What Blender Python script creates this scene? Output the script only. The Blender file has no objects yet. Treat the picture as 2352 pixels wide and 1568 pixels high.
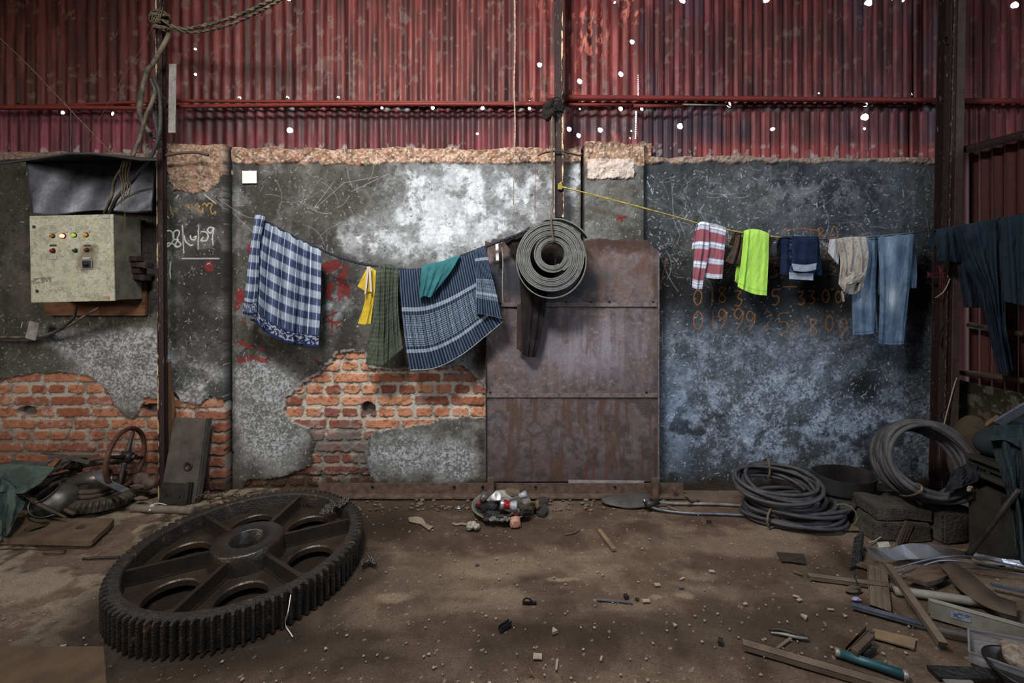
import bpy, bmesh, math, random
import numpy as np
from mathutils import Vector, Matrix, Euler

SC = bpy.context.scene
COL = SC.collection
# ---------------------------------------------------------------- camera, world, lights
HC = 1.48            # eye height
FPX = 1000.0         # focal length in pixels of the 2352 wide frame
WD = 3.125           # distance of the masonry face
cam_d = bpy.data.cameras.new('camera'); cam = bpy.data.objects.new('camera', cam_d); COL.objects.link(cam)
cam_d.sensor_width = 36; cam_d.sensor_fit = 'HORIZONTAL'; cam_d.lens = FPX/2352*36
cam_d.shift_y = -134/2352; cam_d.clip_start = 0.05
cam.location = (0, 0, HC); cam.rotation_euler = (math.radians(90), 0, 0)
SC.camera = cam
vs = SC.view_settings
vs.view_transform = 'Standard'; vs.look = 'None'; vs.gamma = 1; vs.use_curve_mapping = False; vs.exposure = 0.12

w = bpy.data.worlds.new('daylight'); SC.world = w; w.use_nodes = True
nt = w.node_tree; nt.nodes.clear()
wo = nt.nodes.new('ShaderNodeOutputWorld'); bg = nt.nodes.new('ShaderNodeBackground')
tc = nt.nodes.new('ShaderNodeTexCoord'); sp = nt.nodes.new('ShaderNodeSeparateXYZ')
rp = nt.nodes.new('ShaderNodeValToRGB')
nt.links.new(tc.outputs['Generated'], sp.inputs[0]); nt.links.new(sp.outputs['Y'], rp.inputs[0])
rp.color_ramp.elements[0].position = 0.0; rp.color_ramp.elements[0].color = (0.055, 0.062, 0.075, 1)
rp.color_ramp.elements[1].position = 0.35; rp.color_ramp.elements[1].color = (3.2, 3.4, 3.8, 1)
nt.links.new(rp.outputs[0], bg.inputs[0]); bg.inputs[1].default_value = 1.0
nt.links.new(bg.outputs[0], wo.inputs[0])

def area(name, loc, target, sx, sy, power, color, spread=180):
    l = bpy.data.lights.new(name, 'AREA'); l.shape = 'RECTANGLE'; l.size = sx; l.size_y = sy
    l.energy = power; l.color = color; l.spread = math.radians(spread)
    o = bpy.data.objects.new(name, l); COL.objects.link(o); o.location = loc
    o.rotation_euler = (Vector(target)-Vector(loc)).to_track_quat('-Z', 'Y').to_euler()
    return o
# daylight from the roof opening in front of the wall, and two added fill lamps behind the camera
area('roof_light', (-0.9, 0.75, 3.75), (0.15, 3.1, 1.75), 0.7, 0.5, 96, (1.0, 0.98, 0.95), 150)
area('fill_lamp_right', (4.2, -0.8, 3.0), (1.6, 3.1, 1.0), 1.8, 1.4, 30, (0.70, 0.84, 1.0), 120)
area('fill_lamp_left', (-4.4, -1.0, 2.6), (-2.4, 3.1, 1.0), 1.6, 1.4, 24, (1.0, 0.90, 0.80), 90)
area('roof_light_front', (0.6, 1.6, 3.6), (0.8, 2.5, 0.0), 1.0, 0.3, 9, (1.0, 0.94, 0.86), 90)

# ---------------------------------------------------------------- small helpers
rnd = random.Random(7)
def srgb(r, g=None, b=None):
    if g is None: r, g, b = r
    f = lambda c: (c/255/12.92) if c/255 <= 0.04045 else ((c/255+0.055)/1.055)**2.4
    return (f(r), f(g), f(b))
def lin(a):
    a = np.asarray(a, float)/255
    return np.where(a <= 0.04045, a/12.92, ((a+0.055)/1.055)**2.4)
def P(px, py, d):
    return Vector(((px-1176)/FPX*d, d, HC+(650-py)/FPX*d))
def F(px, py, h=0.0):
    d = FPX*(HC-h)/(py-650)
    return Vector(((px-1176)/FPX*d, d, h))
WORLD = {}
def tag(o, label=None, cat=None, group=None, kind=None):
    if label: o['label'] = label
    if cat: o['category'] = cat
    if group: o['group'] = group
    if kind: o['kind'] = kind
    return o
def thing(name, label, cat, loc, group=None):
    o = bpy.data.objects.new(name, None); COL.objects.link(o)
    o.location = loc; o.empty_display_size = 0.05
    WORLD[o.name] = Vector(loc)
    return tag(o, label, cat, group)
def mk(name, verts, faces, mat, parent=None, smooth=False, cols=None, thick=0):
    """link a mesh given in world coordinates; its origin goes to the middle of its base"""
    V = np.array([tuple(v) for v in verts], dtype=np.float64)
    lo, hi = V.min(0), V.max(0)
    org = Vector(((lo[0]+hi[0])/2, (lo[1]+hi[1])/2, lo[2]))
    V = V-np.array(org)
    me = bpy.data.meshes.new(name)
    if isinstance(faces, np.ndarray):
        n = len(faces)
        me.vertices.add(len(V)); me.vertices.foreach_set('co', V.ravel())
        me.loops.add(n*4); me.loops.foreach_set('vertex_index', faces.ravel())
        me.polygons.add(n); me.polygons.foreach_set('loop_start', np.arange(n, dtype=np.int32)*4)
        me.update(calc_edges=True)
    else:
        me.from_pydata([tuple(v) for v in V], [], faces)
        me.update()
    if cols is not None:
        at = me.color_attributes.new('Col', 'FLOAT_COLOR', 'POINT')
        c = np.ones((len(V), 4), dtype=np.float32); c[:, :3] = cols
        at.data.foreach_set('color', c.ravel())
    if smooth:
        me.polygons.foreach_set('use_smooth', np.ones(len(me.polygons), dtype=bool))
    me.materials.append(mat)
    o = bpy.data.objects.new(name, me); COL.objects.link(o)
    WORLD[o.name] = org
    if parent is not None:
        o.parent = parent; o.location = org-WORLD[parent.name]
    else:
        o.location = org
    if thick:
        s = o.modifiers.new('thickness', 'SOLIDIFY'); s.thickness = thick; s.offset = 0
    return o
def grid_faces(h, w):
    i = np.arange(h*w).reshape(h, w)
    return np.stack([i[:-1, :-1], i[:-1, 1:], i[1:, 1:], i[1:, :-1]], -1).reshape(-1, 4).astype(np.int32)
def grid(name, X, Y, Z, col, mat, parent=None, smooth=True, flip=False, thick=0):
    h, w_ = X.shape
    f = grid_faces(h, w_)
    if flip: f = f[:, ::-1].copy()
    return mk(name, np.stack([X, Y, Z], -1).reshape(-1, 3), f, mat, parent, smooth, None if col is None else np.asarray(col).reshape(-1, 3), thick)

def smooth_path(pts, k=6, closed=False):
    pts = [Vector(p) for p in pts]; n = len(pts); out = []
    if n < 3 or k < 2: return pts
    rng_ = range(n) if closed else range(n-1)
    for i in rng_:
        p0 = pts[(i-1) % n] if closed or i > 0 else pts[0]*2-pts[1]
        p1 = pts[i]; p2 = pts[(i+1) % n]; p3 = pts[(i+2) % n] if closed or i+2 < n else pts[-1]*2-pts[-2]
        for s in range(k):
            t = s/k
            out.append(.5*((2*p1)+(p2-p0)*t+(2*p0-5*p1+4*p2-p3)*t*t+(3*p1-p0-3*p2+p3)*t**3))
    if not closed: out.append(pts[-1])
    return out

# numpy noise
def vnoise(x, y, seed):
    r = np.random.RandomState(seed); T = r.rand(256, 256)
    xi = np.floor(x).astype(int); yi = np.floor(y).astype(int)
    fx = x-xi; fy = y-yi; fx = fx*fx*(3-2*fx); fy = fy*fy*(3-2*fy)
    a = T[yi & 255, xi & 255]; b = T[yi & 255, (xi+1) & 255]; c = T[(yi+1) & 255, xi & 255]; d = T[(yi+1) & 255, (xi+1) & 255]
    return (a*(1-fx)+b*fx)*(1-fy)+(c*(1-fx)+d*fx)*fy
def fbm(x, y, s, seed, oct=4, gain=0.55):
    o = 0; a = 1; t = 0
    for k in range(oct):
        o = o+a*vnoise(x/s+k*17.3, y/s+k*9.1, seed+k); t += a; a *= gain; s = s/2.03
    return o/t
def sst(a, b, x):
    t = np.clip((x-a)/(b-a), 0, 1); return t*t*(3-2*t)
def gs(x, y, cx, cy, sx, sy):
    return np.exp(-((x-cx)/sx)**2-((y-cy)/sy)**2)
def inpoly(x, y, poly):
    c = np.zeros(x.shape, bool); n = len(poly)
    for i in range(n):
        x1, y1 = poly[i]; x2, y2 = poly[(i+1) % n]
        if y1 == y2: continue
        c ^= ((y1 > y) != (y2 > y)) & (x < (x2-x1)*(y-y1)/(y2-y1)+x1)
    return c
def mix(c, rgb, m):
    m = np.clip(m, 0, 1)[..., None]
    return c*(1-m)+np.asarray(lin(rgb))*m
def stroke(c, x0, y0, st, pts, rgb, wd, a=1.0, jit=0, rr=None):
    """draw a polyline of width wd (pixels) into the colour grid c whose cell is st pixels from x0, y0"""
    H, W = c.shape[:2]; rgb = lin(rgb)
    for (ax, ay), (bx, by) in zip(pts[:-1], pts[1:]):
        i0 = max(0, int((min(ax, bx)-wd-x0)/st)); i1 = min(W, int((max(ax, bx)+wd-x0)/st)+2)
        j0 = max(0, int((min(ay, by)-wd-y0)/st)); j1 = min(H, int((max(ay, by)+wd-y0)/st)+2)
        if i1 <= i0 or j1 <= j0: continue
        X, Y = np.meshgrid(x0+st*np.arange(i0, i1), y0+st*np.arange(j0, j1))
        dx, dy = bx-ax, by-ay; L = dx*dx+dy*dy+1e-9
        t = np.clip(((X-ax)*dx+(Y-ay)*dy)/L, 0, 1)
        dd = np.hypot(X-ax-t*dx, Y-ay-t*dy)
        m = np.clip(1.2-dd/(wd*0.6), 0, 1)*a
        if jit: m = m*(0.35+0.65*np.random.RandomState(int(ax*7+ay*3) % 9999).rand(*m.shape) > jit*0.9)
        m = m[..., None]
        c[j0:j1, i0:i1] = c[j0:j1, i0:i1]*(1-m)+rgb*m

# ---------------------------------------------------------------- materials
def base_mat(name, rough=0.8, metal=0.0, spec=0.3):
    m = bpy.data.materials.new(name); m.use_nodes = True
    n = m.node_tree; b = n.nodes['Principled BSDF']
    b.inputs['Roughness'].default_value = rough; b.inputs['Metallic'].default_value = metal
    b.inputs['Specular IOR Level'].default_value = spec
    return m, n, b
def noise_node(n, scale, detail=4, rough=0.6, coord='Object', stretch=None):
    t = n.nodes.new('ShaderNodeTexCoord'); x = n.nodes.new('ShaderNodeTexNoise')
    x.inputs['Scale'].default_value = scale; x.inputs['Detail'].default_value = detail; x.inputs['Roughness'].default_value = rough
    if stretch:
        mp = n.nodes.new('ShaderNodeMapping'); mp.inputs['Scale'].default_value = stretch
        n.links.new(t.outputs[coord], mp.inputs[0]); n.links.new(mp.outputs[0], x.inputs['Vector'])
    else: n.links.new(t.outputs[coord], x.inputs['Vector'])
    return x
def bump(n, b, x, strength=0.3, dist=0.005):
    bp = n.nodes.new('ShaderNodeBump'); bp.inputs['Strength'].default_value = strength; bp.inputs['Distance'].default_value = dist
    n.links.new(x.outputs['Fac'], bp.inputs['Height']); n.links.new(bp.outputs[0], b.inputs['Normal'])
def mrange(n, src, a, b_, lo, hi):
    r = n.nodes.new('ShaderNodeMapRange'); r.inputs['From Min'].default_value = a; r.inputs['From Max'].default_value = b_
    r.inputs['To Min'].default_value = lo; r.inputs['To Max'].default_value = hi
    n.links.new(src, r.inputs['Value']); return r.outputs['Result']
def vmat(name, rough=0.85, metal=0.0, spec=0.25, scale=160, amt=0.35, bstr=0.35, bdist=0.004, stretch=None, rvar=0.0):
    """colour from the mesh's colour attribute, broken up by a fine noise"""
    m, n, b = base_mat(name, rough, metal, spec)
    a = n.nodes.new('ShaderNodeAttribute'); a.attribute_name = 'Col'
    x = noise_node(n, scale, 5, 0.7, 'Object', stretch)
    f = mrange(n, x.outputs['Fac'], 0.3, 0.7, 1-amt, 1+amt)
    mu = n.nodes.new('ShaderNodeVectorMath'); mu.operation = 'SCALE'
    n.links.new(a.outputs['Color'], mu.inputs[0]); n.links.new(f, mu.inputs['Scale'])
    n.links.new(mu.outputs[0], b.inputs['Base Color'])
    if bstr: bump(n, b, x, bstr, bdist)
    if rvar: n.links.new(mrange(n, noise_node(n, 9).outputs['Fac'], 0.3, 0.7, rough-rvar, rough+rvar), b.inputs['Roughness'])
    return m
def mat(name, c1, c2=None, rough=0.7, metal=0.0, spec=0.3, scale=12, bstr=0.3, bdist=0.003, lo=0.35, hi=0.65, stretch=None, c3=None):
    """two (or three) colours mixed by noise"""
    m, n, b = base_mat(name, rough, metal, spec)
    x = noise_node(n, scale, 6, 0.65, 'Object', stretch)
    r = n.nodes.new('ShaderNodeValToRGB'); e = r.color_ramp.elements
    e[0].position = lo; e[0].color = (*srgb(c1), 1); e[1].position = hi; e[1].color = (*srgb(c2 or c1), 1)
    if c3: k = e.new(min(hi+0.12, 0.98)); k.color = (*srgb(c3), 1)
    n.links.new(x.outputs['Fac'], r.inputs[0]); n.links.new(r.outputs[0], b.inputs['Base Color'])
    if bstr:
        y = noise_node(n, scale*6, 4, 0.6); bump(n, b, y, bstr, bdist)
    return m
# ================================================================ SETTING
M_wall = vmat('plaster', 0.9, 0, 0.15, 220, 0.42, 0.6, 0.004)
M_floor = vmat('dirt', 0.7, 0, 0.3, 150, 0.5, 0.8, 0.006)
M_rust = vmat('rusty_sheet', 0.55, 0.25, 0.4, 130, 0.28, 0.25, 0.002, rvar=0.12)

# ---------------- digits and marks drawn with chalk
def digit(ch, x, y, h):
    w_ = h*0.55
    D = {'0': [(.5, 0), (.1, .3), (.1, .75), (.5, 1), (.9, .7), (.9, .25), (.5, 0)], '1': [(.5, 0), (.5, 1)],
         '8': [(.9, .1), (.3, .05), (.15, .3), (.8, .65), (.7, .95), (.2, .95), (.2, .6), (.9, .1)],
         '9': [(.9, .2), (.4, 0), (.1, .3), (.5, .5), (.9, .15), (.75, .6), (.3, 1)],
         '5': [(1, 0), (.2, .05), (.15, .4), (.7, .45), (.9, .7), (.5, 1), (.1, .95)],
         '3': [(.1, .05), (.8, .1), (.4, .45), (.9, .65), (.6, 1), (.1, .95)],
         '2': [(.1, .2), (.5, 0), (.9, .3), (.5, .7), (.05, 1), (1, .95)],
         'T': [(.5, 1), (.5, 0)], '-': [(0, 0), (1, 0)], 'B': [(.1, 1), (.1, 0), (.7, .15), (.2, .45), (.9, .7), (.1, 1)],
         'A': [(.1, 1), (.3, .1), (.6, .0), (.8, .4), (.4, .5), (.9, 1)]}
    return [(x+a*w_, y+b*h) for a, b in D[ch]]

def build_wall():
    st = 1.4
    x0, x1, y0, y1 = -300, 2192, 326, 1132
    xs = np.arange(x0, x1, st); ys = np.arange(y0, y1, st)
    X, Y = np.meshgrid(xs, ys)
    n1 = fbm(X, Y, 150, 1, 5); n2 = fbm(X, Y, 50, 11, 5); n3 = fbm(X, Y, 16, 21, 4); n4 = fbm(X, Y, 6, 31, 3)
    nv = fbm(X*3, Y*0.35, 40, 41, 4)                          # vertical drips
    wx = X+(n2-.5)*36+(n3-.5)*16; wy = Y+(fbm(X, Y, 50, 61, 4)-.5)*36+(n4-.5)*10
    c = np.zeros(X.shape+(3,))+lin((92, 91, 86))
    c = mix(c, (56, 55, 52), sst(.42, .62, n1)*.8)
    c = mix(c, (132, 132, 130), sst(.5, .7, n2)*.55)
    c = mix(c, (48, 48, 46), sst(.52, .66, n3*.6+n2*.4)*.5)
    c = mix(c, (70, 67, 58), .6*gs(X, Y, 740, 470, 150, 90))
    # left wall: warm dark grey, paler lower down
    c = mix(c, (80, 77, 70), (X < 370)*.6)
    c = mix(c, (48, 46, 42), (X < 370)*sst(.46, .6, n2)*.6)
    # cool tone in the right bay
    c = mix(c, (66, 73, 80), sst(1474, 1480, X)*.7)
    c = mix(c, (40, 43, 46), sst(1474, 1480, X)*sst(.42, .58, n1)*.5)
    # whitewash that survives
    W = 1.3*gs(wx, wy, 1090, 470, 190, 105)+.95*gs(wx, wy, 960, 555, 120, 60)+.9*gs(wx, wy, 1010, 420, 60, 50)+.5*gs(wx, wy, 830, 545, 80, 45)
    W += .5*gs(wx, wy, 545, 450, 22, 130)+.75*gs(wx, wy, 1318, 430, 14, 60)+.5*gs(wx, wy, 770, 700, 60, 60)
    n5 = fbm(X, Y, 75, 51, 6, .68); n6 = fbm(X, Y, 26, 56, 5, .7)
    c = mix(c, (142, 146, 150), sst(.25, .8, W*(.4+1.2*n5))*.7)
    Wn = sst(.50, .66, n5*.62+n6*.38+.14*np.clip(W, 0, 1.2)-.06)
    c = mix(c, (214, 218, 223), Wn*sst(.12, .75, W)*.85)
    c = mix(c, (96, 97, 97), sst(.50, .60, fbm(X, Y, 40, 171, 6, .72))*sst(.2, .6, W)*(1-sst(.9, 1.3, W)*.5)*.75)
    c = mix(c, (176, 180, 184), sst(.5, .62, n6)*sst(.3, .9, W)*.5)
    L = 1.0*gs(wx, wy, 280, 860, 120, 90)+.8*gs(wx, wy, 330, 800, 60, 60)+.7*gs(wx, wy, 240, 800, 60, 30)+.5*gs(wx, wy, 120, 770, 60, 40)
    L += 1.0*gs(wx, wy, 625, 970, 90, 120)+.9*gs(wx, wy, 915, 1040, 90, 70)+.9*gs(wx, wy, 1055, 1060, 50, 50)+.8*gs(wx, wy, 600, 870, 70, 40)+.6*gs(wx, wy, 1060, 840, 50, 40)
    L += .8*gs(wx, wy, 450, 880, 60, 60)+.5*gs(wx, wy, 480, 780, 40, 50)
    L = L*(0.4+1.2*n2)
    gr = fbm(X, Y, 3.2, 58, 2)
    c = mix(c, (128, 129, 129), sst(.18, .6, L)*.85)
    c = mix(c, (178, 181, 185), sst(.3, .8, L)*sst(.48, .62, gr*.6+n6*.4)*.85)
    c = mix(c, (86, 86, 86), sst(.3, .8, L)*sst(.46, .36, gr*.6+n6*.4)*.6)
    # bluish worn limewash on the right bay
    B = sst(700, 800, wy+(n1-.5)*160)*sst(1500, 1540, X)
    B2 = B*(.25+sst(.36, .60, n5)*.5+sst(.40, .62, n6)*.5)*(1-sst(1040, 1120, wy+(n2-.5)*90))
    B2 = B2*(1-.8*gs(X, Y, 1985, 885, 48, 45))*(1-.55*gs(X, Y, 2100, 820, 90, 60))*(1-.6*gs(X, Y, 1560, 1050, 60, 60))
    c = mix(c, (108, 116, 128), B2*.85)
    c = mix(c, (150, 164, 186), sst(.5, .62, n5)*sst(.2, .8, gs(X, Y, 1850, 1010, 230, 70))*B*.8)
    c = mix(c, (152, 163, 182), B2*sst(.48, .62, gr*.45+n6*.55)*(.35+gs(X, Y, 1850, 970, 280, 110))*.85)
    c = mix(c, (60, 64, 70), B2*sst(.46, .36, gr*.5+n6*.5)*.6)
    c = mix(c, (128, 150, 178), .75*gs(wx, wy, 1560, 960, 34, 90)*(X > 1500))
    c = mix(c, (34, 36, 38), B*sst(.53, .62, n5*.4+n2*.6)*sst(820, 980, wy)*.85)
    # soot band and top band of the right bay
    c = mix(c, (24, 23, 23), .85*gs(wx, wy, 1850, 680, 400, 62)*(X > 1500)*(0.5+n2*.9))
    c = mix(c, (28, 26, 24), .8*gs(wx, wy, 1550, 660, 45, 90)*(X > 1500))
    c = mix(c, (120, 121, 124), .85*gs(wx, wy, 1840, 440, 190, 60)*sst(.42, .62, n6)*(X > 1500))
    c = mix(c, (98, 108, 118), .7*gs(wx, wy, 2110, 450, 60, 60)*sst(.42, .6, n5)*(X > 1500))
    c = mix(c, (90, 92, 94), .6*gs(wx, wy, 1600, 540, 70, 80)*sst(.45, .6, n6)*(X > 1500))
    c = mix(c, (20, 21, 22), .8*gs(wx, wy, 1985, 882, 34, 38))
    # pilasters
    pl = (X > 380) & (X < 530)
    c = mix(c, (48, 49, 48), pl*sst(450, 480, Y)*sst(.62, .38, n2)*.7)
    c = mix(c, (34, 34, 36), pl*gs(X, Y, 450, 690, 80, 80)*.6)
    pr = (X > 1342) & (X < 1475)
    c = mix(c, (112, 113, 113), pr*.55*sst(.35, .6, n2))
    # drips and grime
    c *= (0.78+.44*nv)[..., None]
    c *= (0.72+.56*n4)[..., None]
    H = (n2-.5)*.010+(n3-.5)*.006+(n4-.5)*.003
    # rubble edge along the top, broken heads of the pilasters
    top = np.where(xs < 372, 350, np.where(xs < 1340, 341, np.where(xs < 1495, 333, 362)))+(fbm(xs, xs*0+3, 45, 71, 4)-.5)*14
    top = top+sst(1470, 1510, xs)*0
    rub_b = np.where(xs < 372, 372, np.where(xs < 1340, 376, np.where(xs < 1475, 384, 374)))+(fbm(xs, xs*0+9, 30, 81, 4)-.5)*20
    R = sst(3, -3, Y-rub_b[None, :])
    R = np.maximum(R, inpoly(wx, wy, [(398, 345), (530, 345), (530, 400), (505, 436), (470, 440), (410, 438), (398, 400)])*1.0)
    R = np.maximum(R, inpoly(X+(n4-.5)*10, Y+(n4-.5)*10, [(1346, 335), (1452, 335), (1452, 414), (1346, 416)])*1.0)
    rc = np.zeros(c.shape)+lin((158, 130, 110))
    rc = mix(rc, (112, 92, 78), sst(.42, .62, n3)*.8)
    rc = mix(rc, (202, 182, 166), sst(.54, .66, fbm(X, Y, 4.2, 88, 2))*.7)
    rc = mix(rc, (168, 96, 68), (fbm(X, Y, 5, 91, 2) > .70)*.7)
    rc = mix(rc, (74, 62, 54), (fbm(X, Y, 6, 95, 2) > .72)*.7)
    rc = mix(rc, (105, 92, 84), (X < 372)*.6)
    rc = mix(rc, (232, 222, 214), inpoly(X, Y, [(1346, 370), (1450, 370), (1450, 414), (1346, 416)])*.45)
    rc = mix(rc, (140, 115, 95), pl*.35)
    rc = mix(rc, (150, 134, 122), (X > 1500)*.6)
    c = c*(1-R[..., None])+rc*R[..., None]
    H = H*(1-R)+R*(.012+(n3-.5)*.035+(n4-.5)*.012)
    # shadow line under the rubble: a real undercut
    # ---------- bricks
    A = [(-400, 880), (0, 872), (60, 858), (150, 857), (200, 862), (240, 888), (262, 925), (285, 958), (305, 962), (322, 945), (330, 915), (372, 915), (372, 1140), (-400, 1140)]
    Bp = [(374, 812), (392, 822), (402, 860), (415, 890), (430, 915), (470, 925), (498, 905), (532, 915), (532, 1140), (374, 1140)]
    Cp = [(652, 945), (660, 915), (700, 880), (730, 862), (752, 840), (775, 812), (835, 808), (846, 846), (900, 852), (1010, 845), (1060, 838), (1098, 870), (1118, 900), (1118, 960), (1010, 960),
          (985, 975), (900, 985), (845, 1000), (838, 1050), (850, 1090), (880, 1140), (560, 1140), (565, 1105), (640, 1100), (712, 1070), (722, 1010), (712, 985), (665, 965)]
    bx = X+(n3-.5)*14; by = Y+(n4-.5)*8+(n3-.5)*8
    K = inpoly(bx, by, A) | inpoly(bx, by, Bp) | inpoly(bx, by, Cp)
    Kd = K.copy()
    row = np.floor((Y-(855+(n1-.5)*3))/26.6).astype(int); fy = (Y-(855+(n1-.5)*3))/26.6-row
    left = X < 600
    header = (row % 2 == 1) & ~left
    header |= left & (row % 4 == 1)
    pitch = np.where(header, 42.5, 84.0)
    off = np.where(header, 20.0, 41.0*((row//2) % 2)+10.0*(row % 3))
    ux = (X+off+(vnoise(row*3.7+X*0, row*1.3+X*0, 5)-.5)*20)/pitch
    ci = np.floor(ux).astype(int); fx = ux-ci
    ex = np.minimum(fx, 1-fx)*pitch; ey = np.minimum(fy, 1-fy)*26.6
    q = 6.0
    ddx = np.maximum(q-(ex-3.4), 0); ddy = np.maximum(q-(ey-3.2), 0)
    dist = q-np.hypot(ddx, ddy)+(n4-.5)*5+(n3-.5)*3
    br = sst(-.5, 1.2, dist)
    hsh = vnoise(ci*12.9898+row*7.77+.5, row*78.2+ci*3.1+.5, 7); hs2 = vnoise(ci*5.3+row*2.7+.5, row*8.2+ci*9.1+.5, 8)
    bc = np.zeros(c.shape)+lin((190, 130, 100))
    bc = mix(bc, (138, 86, 70), sst(.52, .62, hsh))
    bc = mix(bc, (208, 152, 118), sst(.45, .3, hsh)*.8)
    bc = mix(bc, (140, 92, 88), (hs2 > .80)*.8)
    bc = mix(bc, (118, 60, 42), sst(.55, .7, n3)*.5)
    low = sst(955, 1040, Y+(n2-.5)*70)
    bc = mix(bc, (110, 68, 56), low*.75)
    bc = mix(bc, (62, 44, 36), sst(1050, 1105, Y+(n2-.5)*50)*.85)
    bc = mix(bc, (142, 92, 70), left*.55)
    bc = mix(bc, (176, 156, 148), sst(.56, .66, n6)*.5)
    bc = mix(bc, (84, 54, 44), sst(.62, .74, fbm(X, Y*1.6, 9, 59, 4))*.6)
    mc = np.zeros(c.shape)+lin((186, 178, 166))
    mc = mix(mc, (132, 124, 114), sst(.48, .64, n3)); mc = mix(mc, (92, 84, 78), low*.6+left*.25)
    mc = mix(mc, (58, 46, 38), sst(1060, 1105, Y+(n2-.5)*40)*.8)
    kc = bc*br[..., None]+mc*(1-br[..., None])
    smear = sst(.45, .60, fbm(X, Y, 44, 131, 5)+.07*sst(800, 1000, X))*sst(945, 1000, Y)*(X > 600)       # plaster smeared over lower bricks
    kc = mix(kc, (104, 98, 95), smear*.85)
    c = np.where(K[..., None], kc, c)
    Hb = -.024+br*.009+smear*.008+(n3-.5)*.008*br+(n4-.5)*.004
    miss = (gs(X, Y, 843, 940, 17, 16) > .35) | (gs(X, Y, 55, 946, 26, 12) > .4) | (gs(X, Y, 345, 940, 24, 12) > .4)
    Hb = np.where(miss, -.07, Hb); c = np.where((miss & K)[..., None], lin((96, 90, 86)), c)
    H = np.where(K, Hb, H)
    # pale broken lip of the plaster round the brick patches
    ring = inpoly(bx+5, by-4, A) | inpoly(bx+6, by-6, Bp) | inpoly(bx, by+7, Cp) | inpoly(bx+7, by, Cp) | inpoly(bx-7, by, Cp)
    c = mix(c, (168, 158, 152), (ring & ~K & (n4 > .36) & (Y < 985))*.7)
    c = mix(c, (60, 56, 54), (ring & ~K & (Y >= 985))*.5)
    # ---------- dirt close to the ground
    c = mix(c, (58, 47, 38), sst(1090, 1118, Y+(n3-.5)*46)*.8)
    # ---------- red paint
    red = (gs(X, Y, 768, 622, 36, 26) > .4) | (gs(X, Y, 775, 668, 34, 28) > .45)
    red |= ((np.abs(Y-795+8*np.sin(X/14)) < 5) | (np.abs(Y-824+4*np.sin(X/9)) < 6)) & (X > 545) & (X < 800) & (n2 > .45)
    red |= ((np.abs(Y-700) < 40) & (X > 540) & (X < 565) & (n3 > .55))
    red |= (gs(X, Y, 497, 612, 14, 14) > .5)
    c = mix(c, (122, 46, 44), (red & (n3 > .42) & ~K)*.85)
    rng = np.random.RandomState(3)
    def S(pts, rgb, wd, a=1.0, jit=0, sm=0):
        if sm and len(pts) > 2: pts = [(v.x, v.y) for v in smooth_path([Vector((p[0], p[1], 0)) for p in pts], 6)]
        stroke(c, x0, y0, st, pts, rgb, wd, a, jit)
    S([(746, 738), (780, 740)], (122, 44, 42), 4); S([(764, 712), (762, 768)], (122, 44, 42), 4); S([(775, 716), (748, 728), (778, 750), (785, 735)], (122, 44, 42), 4)
    S([(1412, 506), (1432, 500)], (130, 40, 40), 6); S([(1418, 498), (1424, 510)], (130, 40, 40), 5)
    S([(1230, 380), (1229, 500)], (110, 30, 30), 1.5, .8)
    # ---------- chips and knocks: thousands of short pale strokes
    def dens(x, y):
        if x > 1480: return 1.0 if y < 640 else (.35 if y < 760 else .9)
        if x < 372: return .25 if y < 720 else 1.0
        if x < 530: return .5 if y < 700 else .8
        return .45 if y < 600 else (.7 if y > 820 else .4)
    for _ in range(15000):
        x = rng.uniform(x0, x1); y = rng.uniform(385, 1100)
        if rng.rand() > dens(x, y): continue
        j, i = int((y-y0)/st), int((x-x0)/st)
        if K[j, i]: continue
        L_ = rng.exponential(2.6)+.4; th = rng.choice([rng.normal(2.2, .35), rng.normal(.6, .6), rng.uniform(0, 3.14)])
        v = rng.uniform(130, 225); a = rng.uniform(.3, .9)*(1.35 if x > 1480 else 1.0)
        S([(x, y), (x+L_*math.cos(th), y+L_*math.sin(th))], (v, v*1.005, v*1.02) if x < 1480 else (v*.93, v*.98, v*1.05), rng.uniform(.9, 2.0), min(.95, a*.85))
    for _ in range(1600):
        x = rng.uniform(x0, x1); y = rng.uniform(385, 1100)
        if K[int((y-y0)/st), int((x-x0)/st)]: continue
        r_ = rng.uniform(1.2, 3.6); v = rng.uniform(12, 40)
        S([(x, y), (x+rng.uniform(-3, 3), y+rng.uniform(-2, 2))], (v, v, v), r_, .8)
    # long scratches
    for _ in range(190):
        if rng.rand() < .62: x = rng.uniform(1500, 2140); y = rng.uniform(385, 640)
        else: x = rng.uniform(540, 1300); y = rng.uniform(385, 620)
        th = rng.normal(.5, .9); cv = rng.normal(0, .25); L_ = rng.uniform(20, 90); p = [(x, y)]
        for k in range(6):
            th += cv; p.append((p[-1][0]+L_/6*math.cos(th), p[-1][1]+L_/6*math.sin(th)))
        v = rng.uniform(110, 190); S(p, (v, v, v*1.03), 1.3, rng.uniform(.25, .6))
    for p in ([(1543, 420), (1547, 500)], [(1546, 500), (1562, 540), (1555, 560)], [(1560, 505), (1575, 545)], [(1096, 375), (1095, 600)], [(820, 490), (1000, 590)], [(722, 480), (790, 420), (870, 405)],
              [(768, 415), (718, 482)], [(806, 440), (890, 400)], [(800, 536), (880, 535)], [(906, 488), (912, 512)], [(538, 472), (562, 472)], [(500, 455), (610, 560)]):
        S(p, (180, 182, 184), 1.3, .5, .3)
    # chalked date on the pilaster
    k = 400/2091.0
    def q_(pts): return [(1176+(380+k*a-1176)*.9776, 650+(340+k*b-650)*.9776) for a, b in pts]
    wh = (205, 205, 205)
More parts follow.
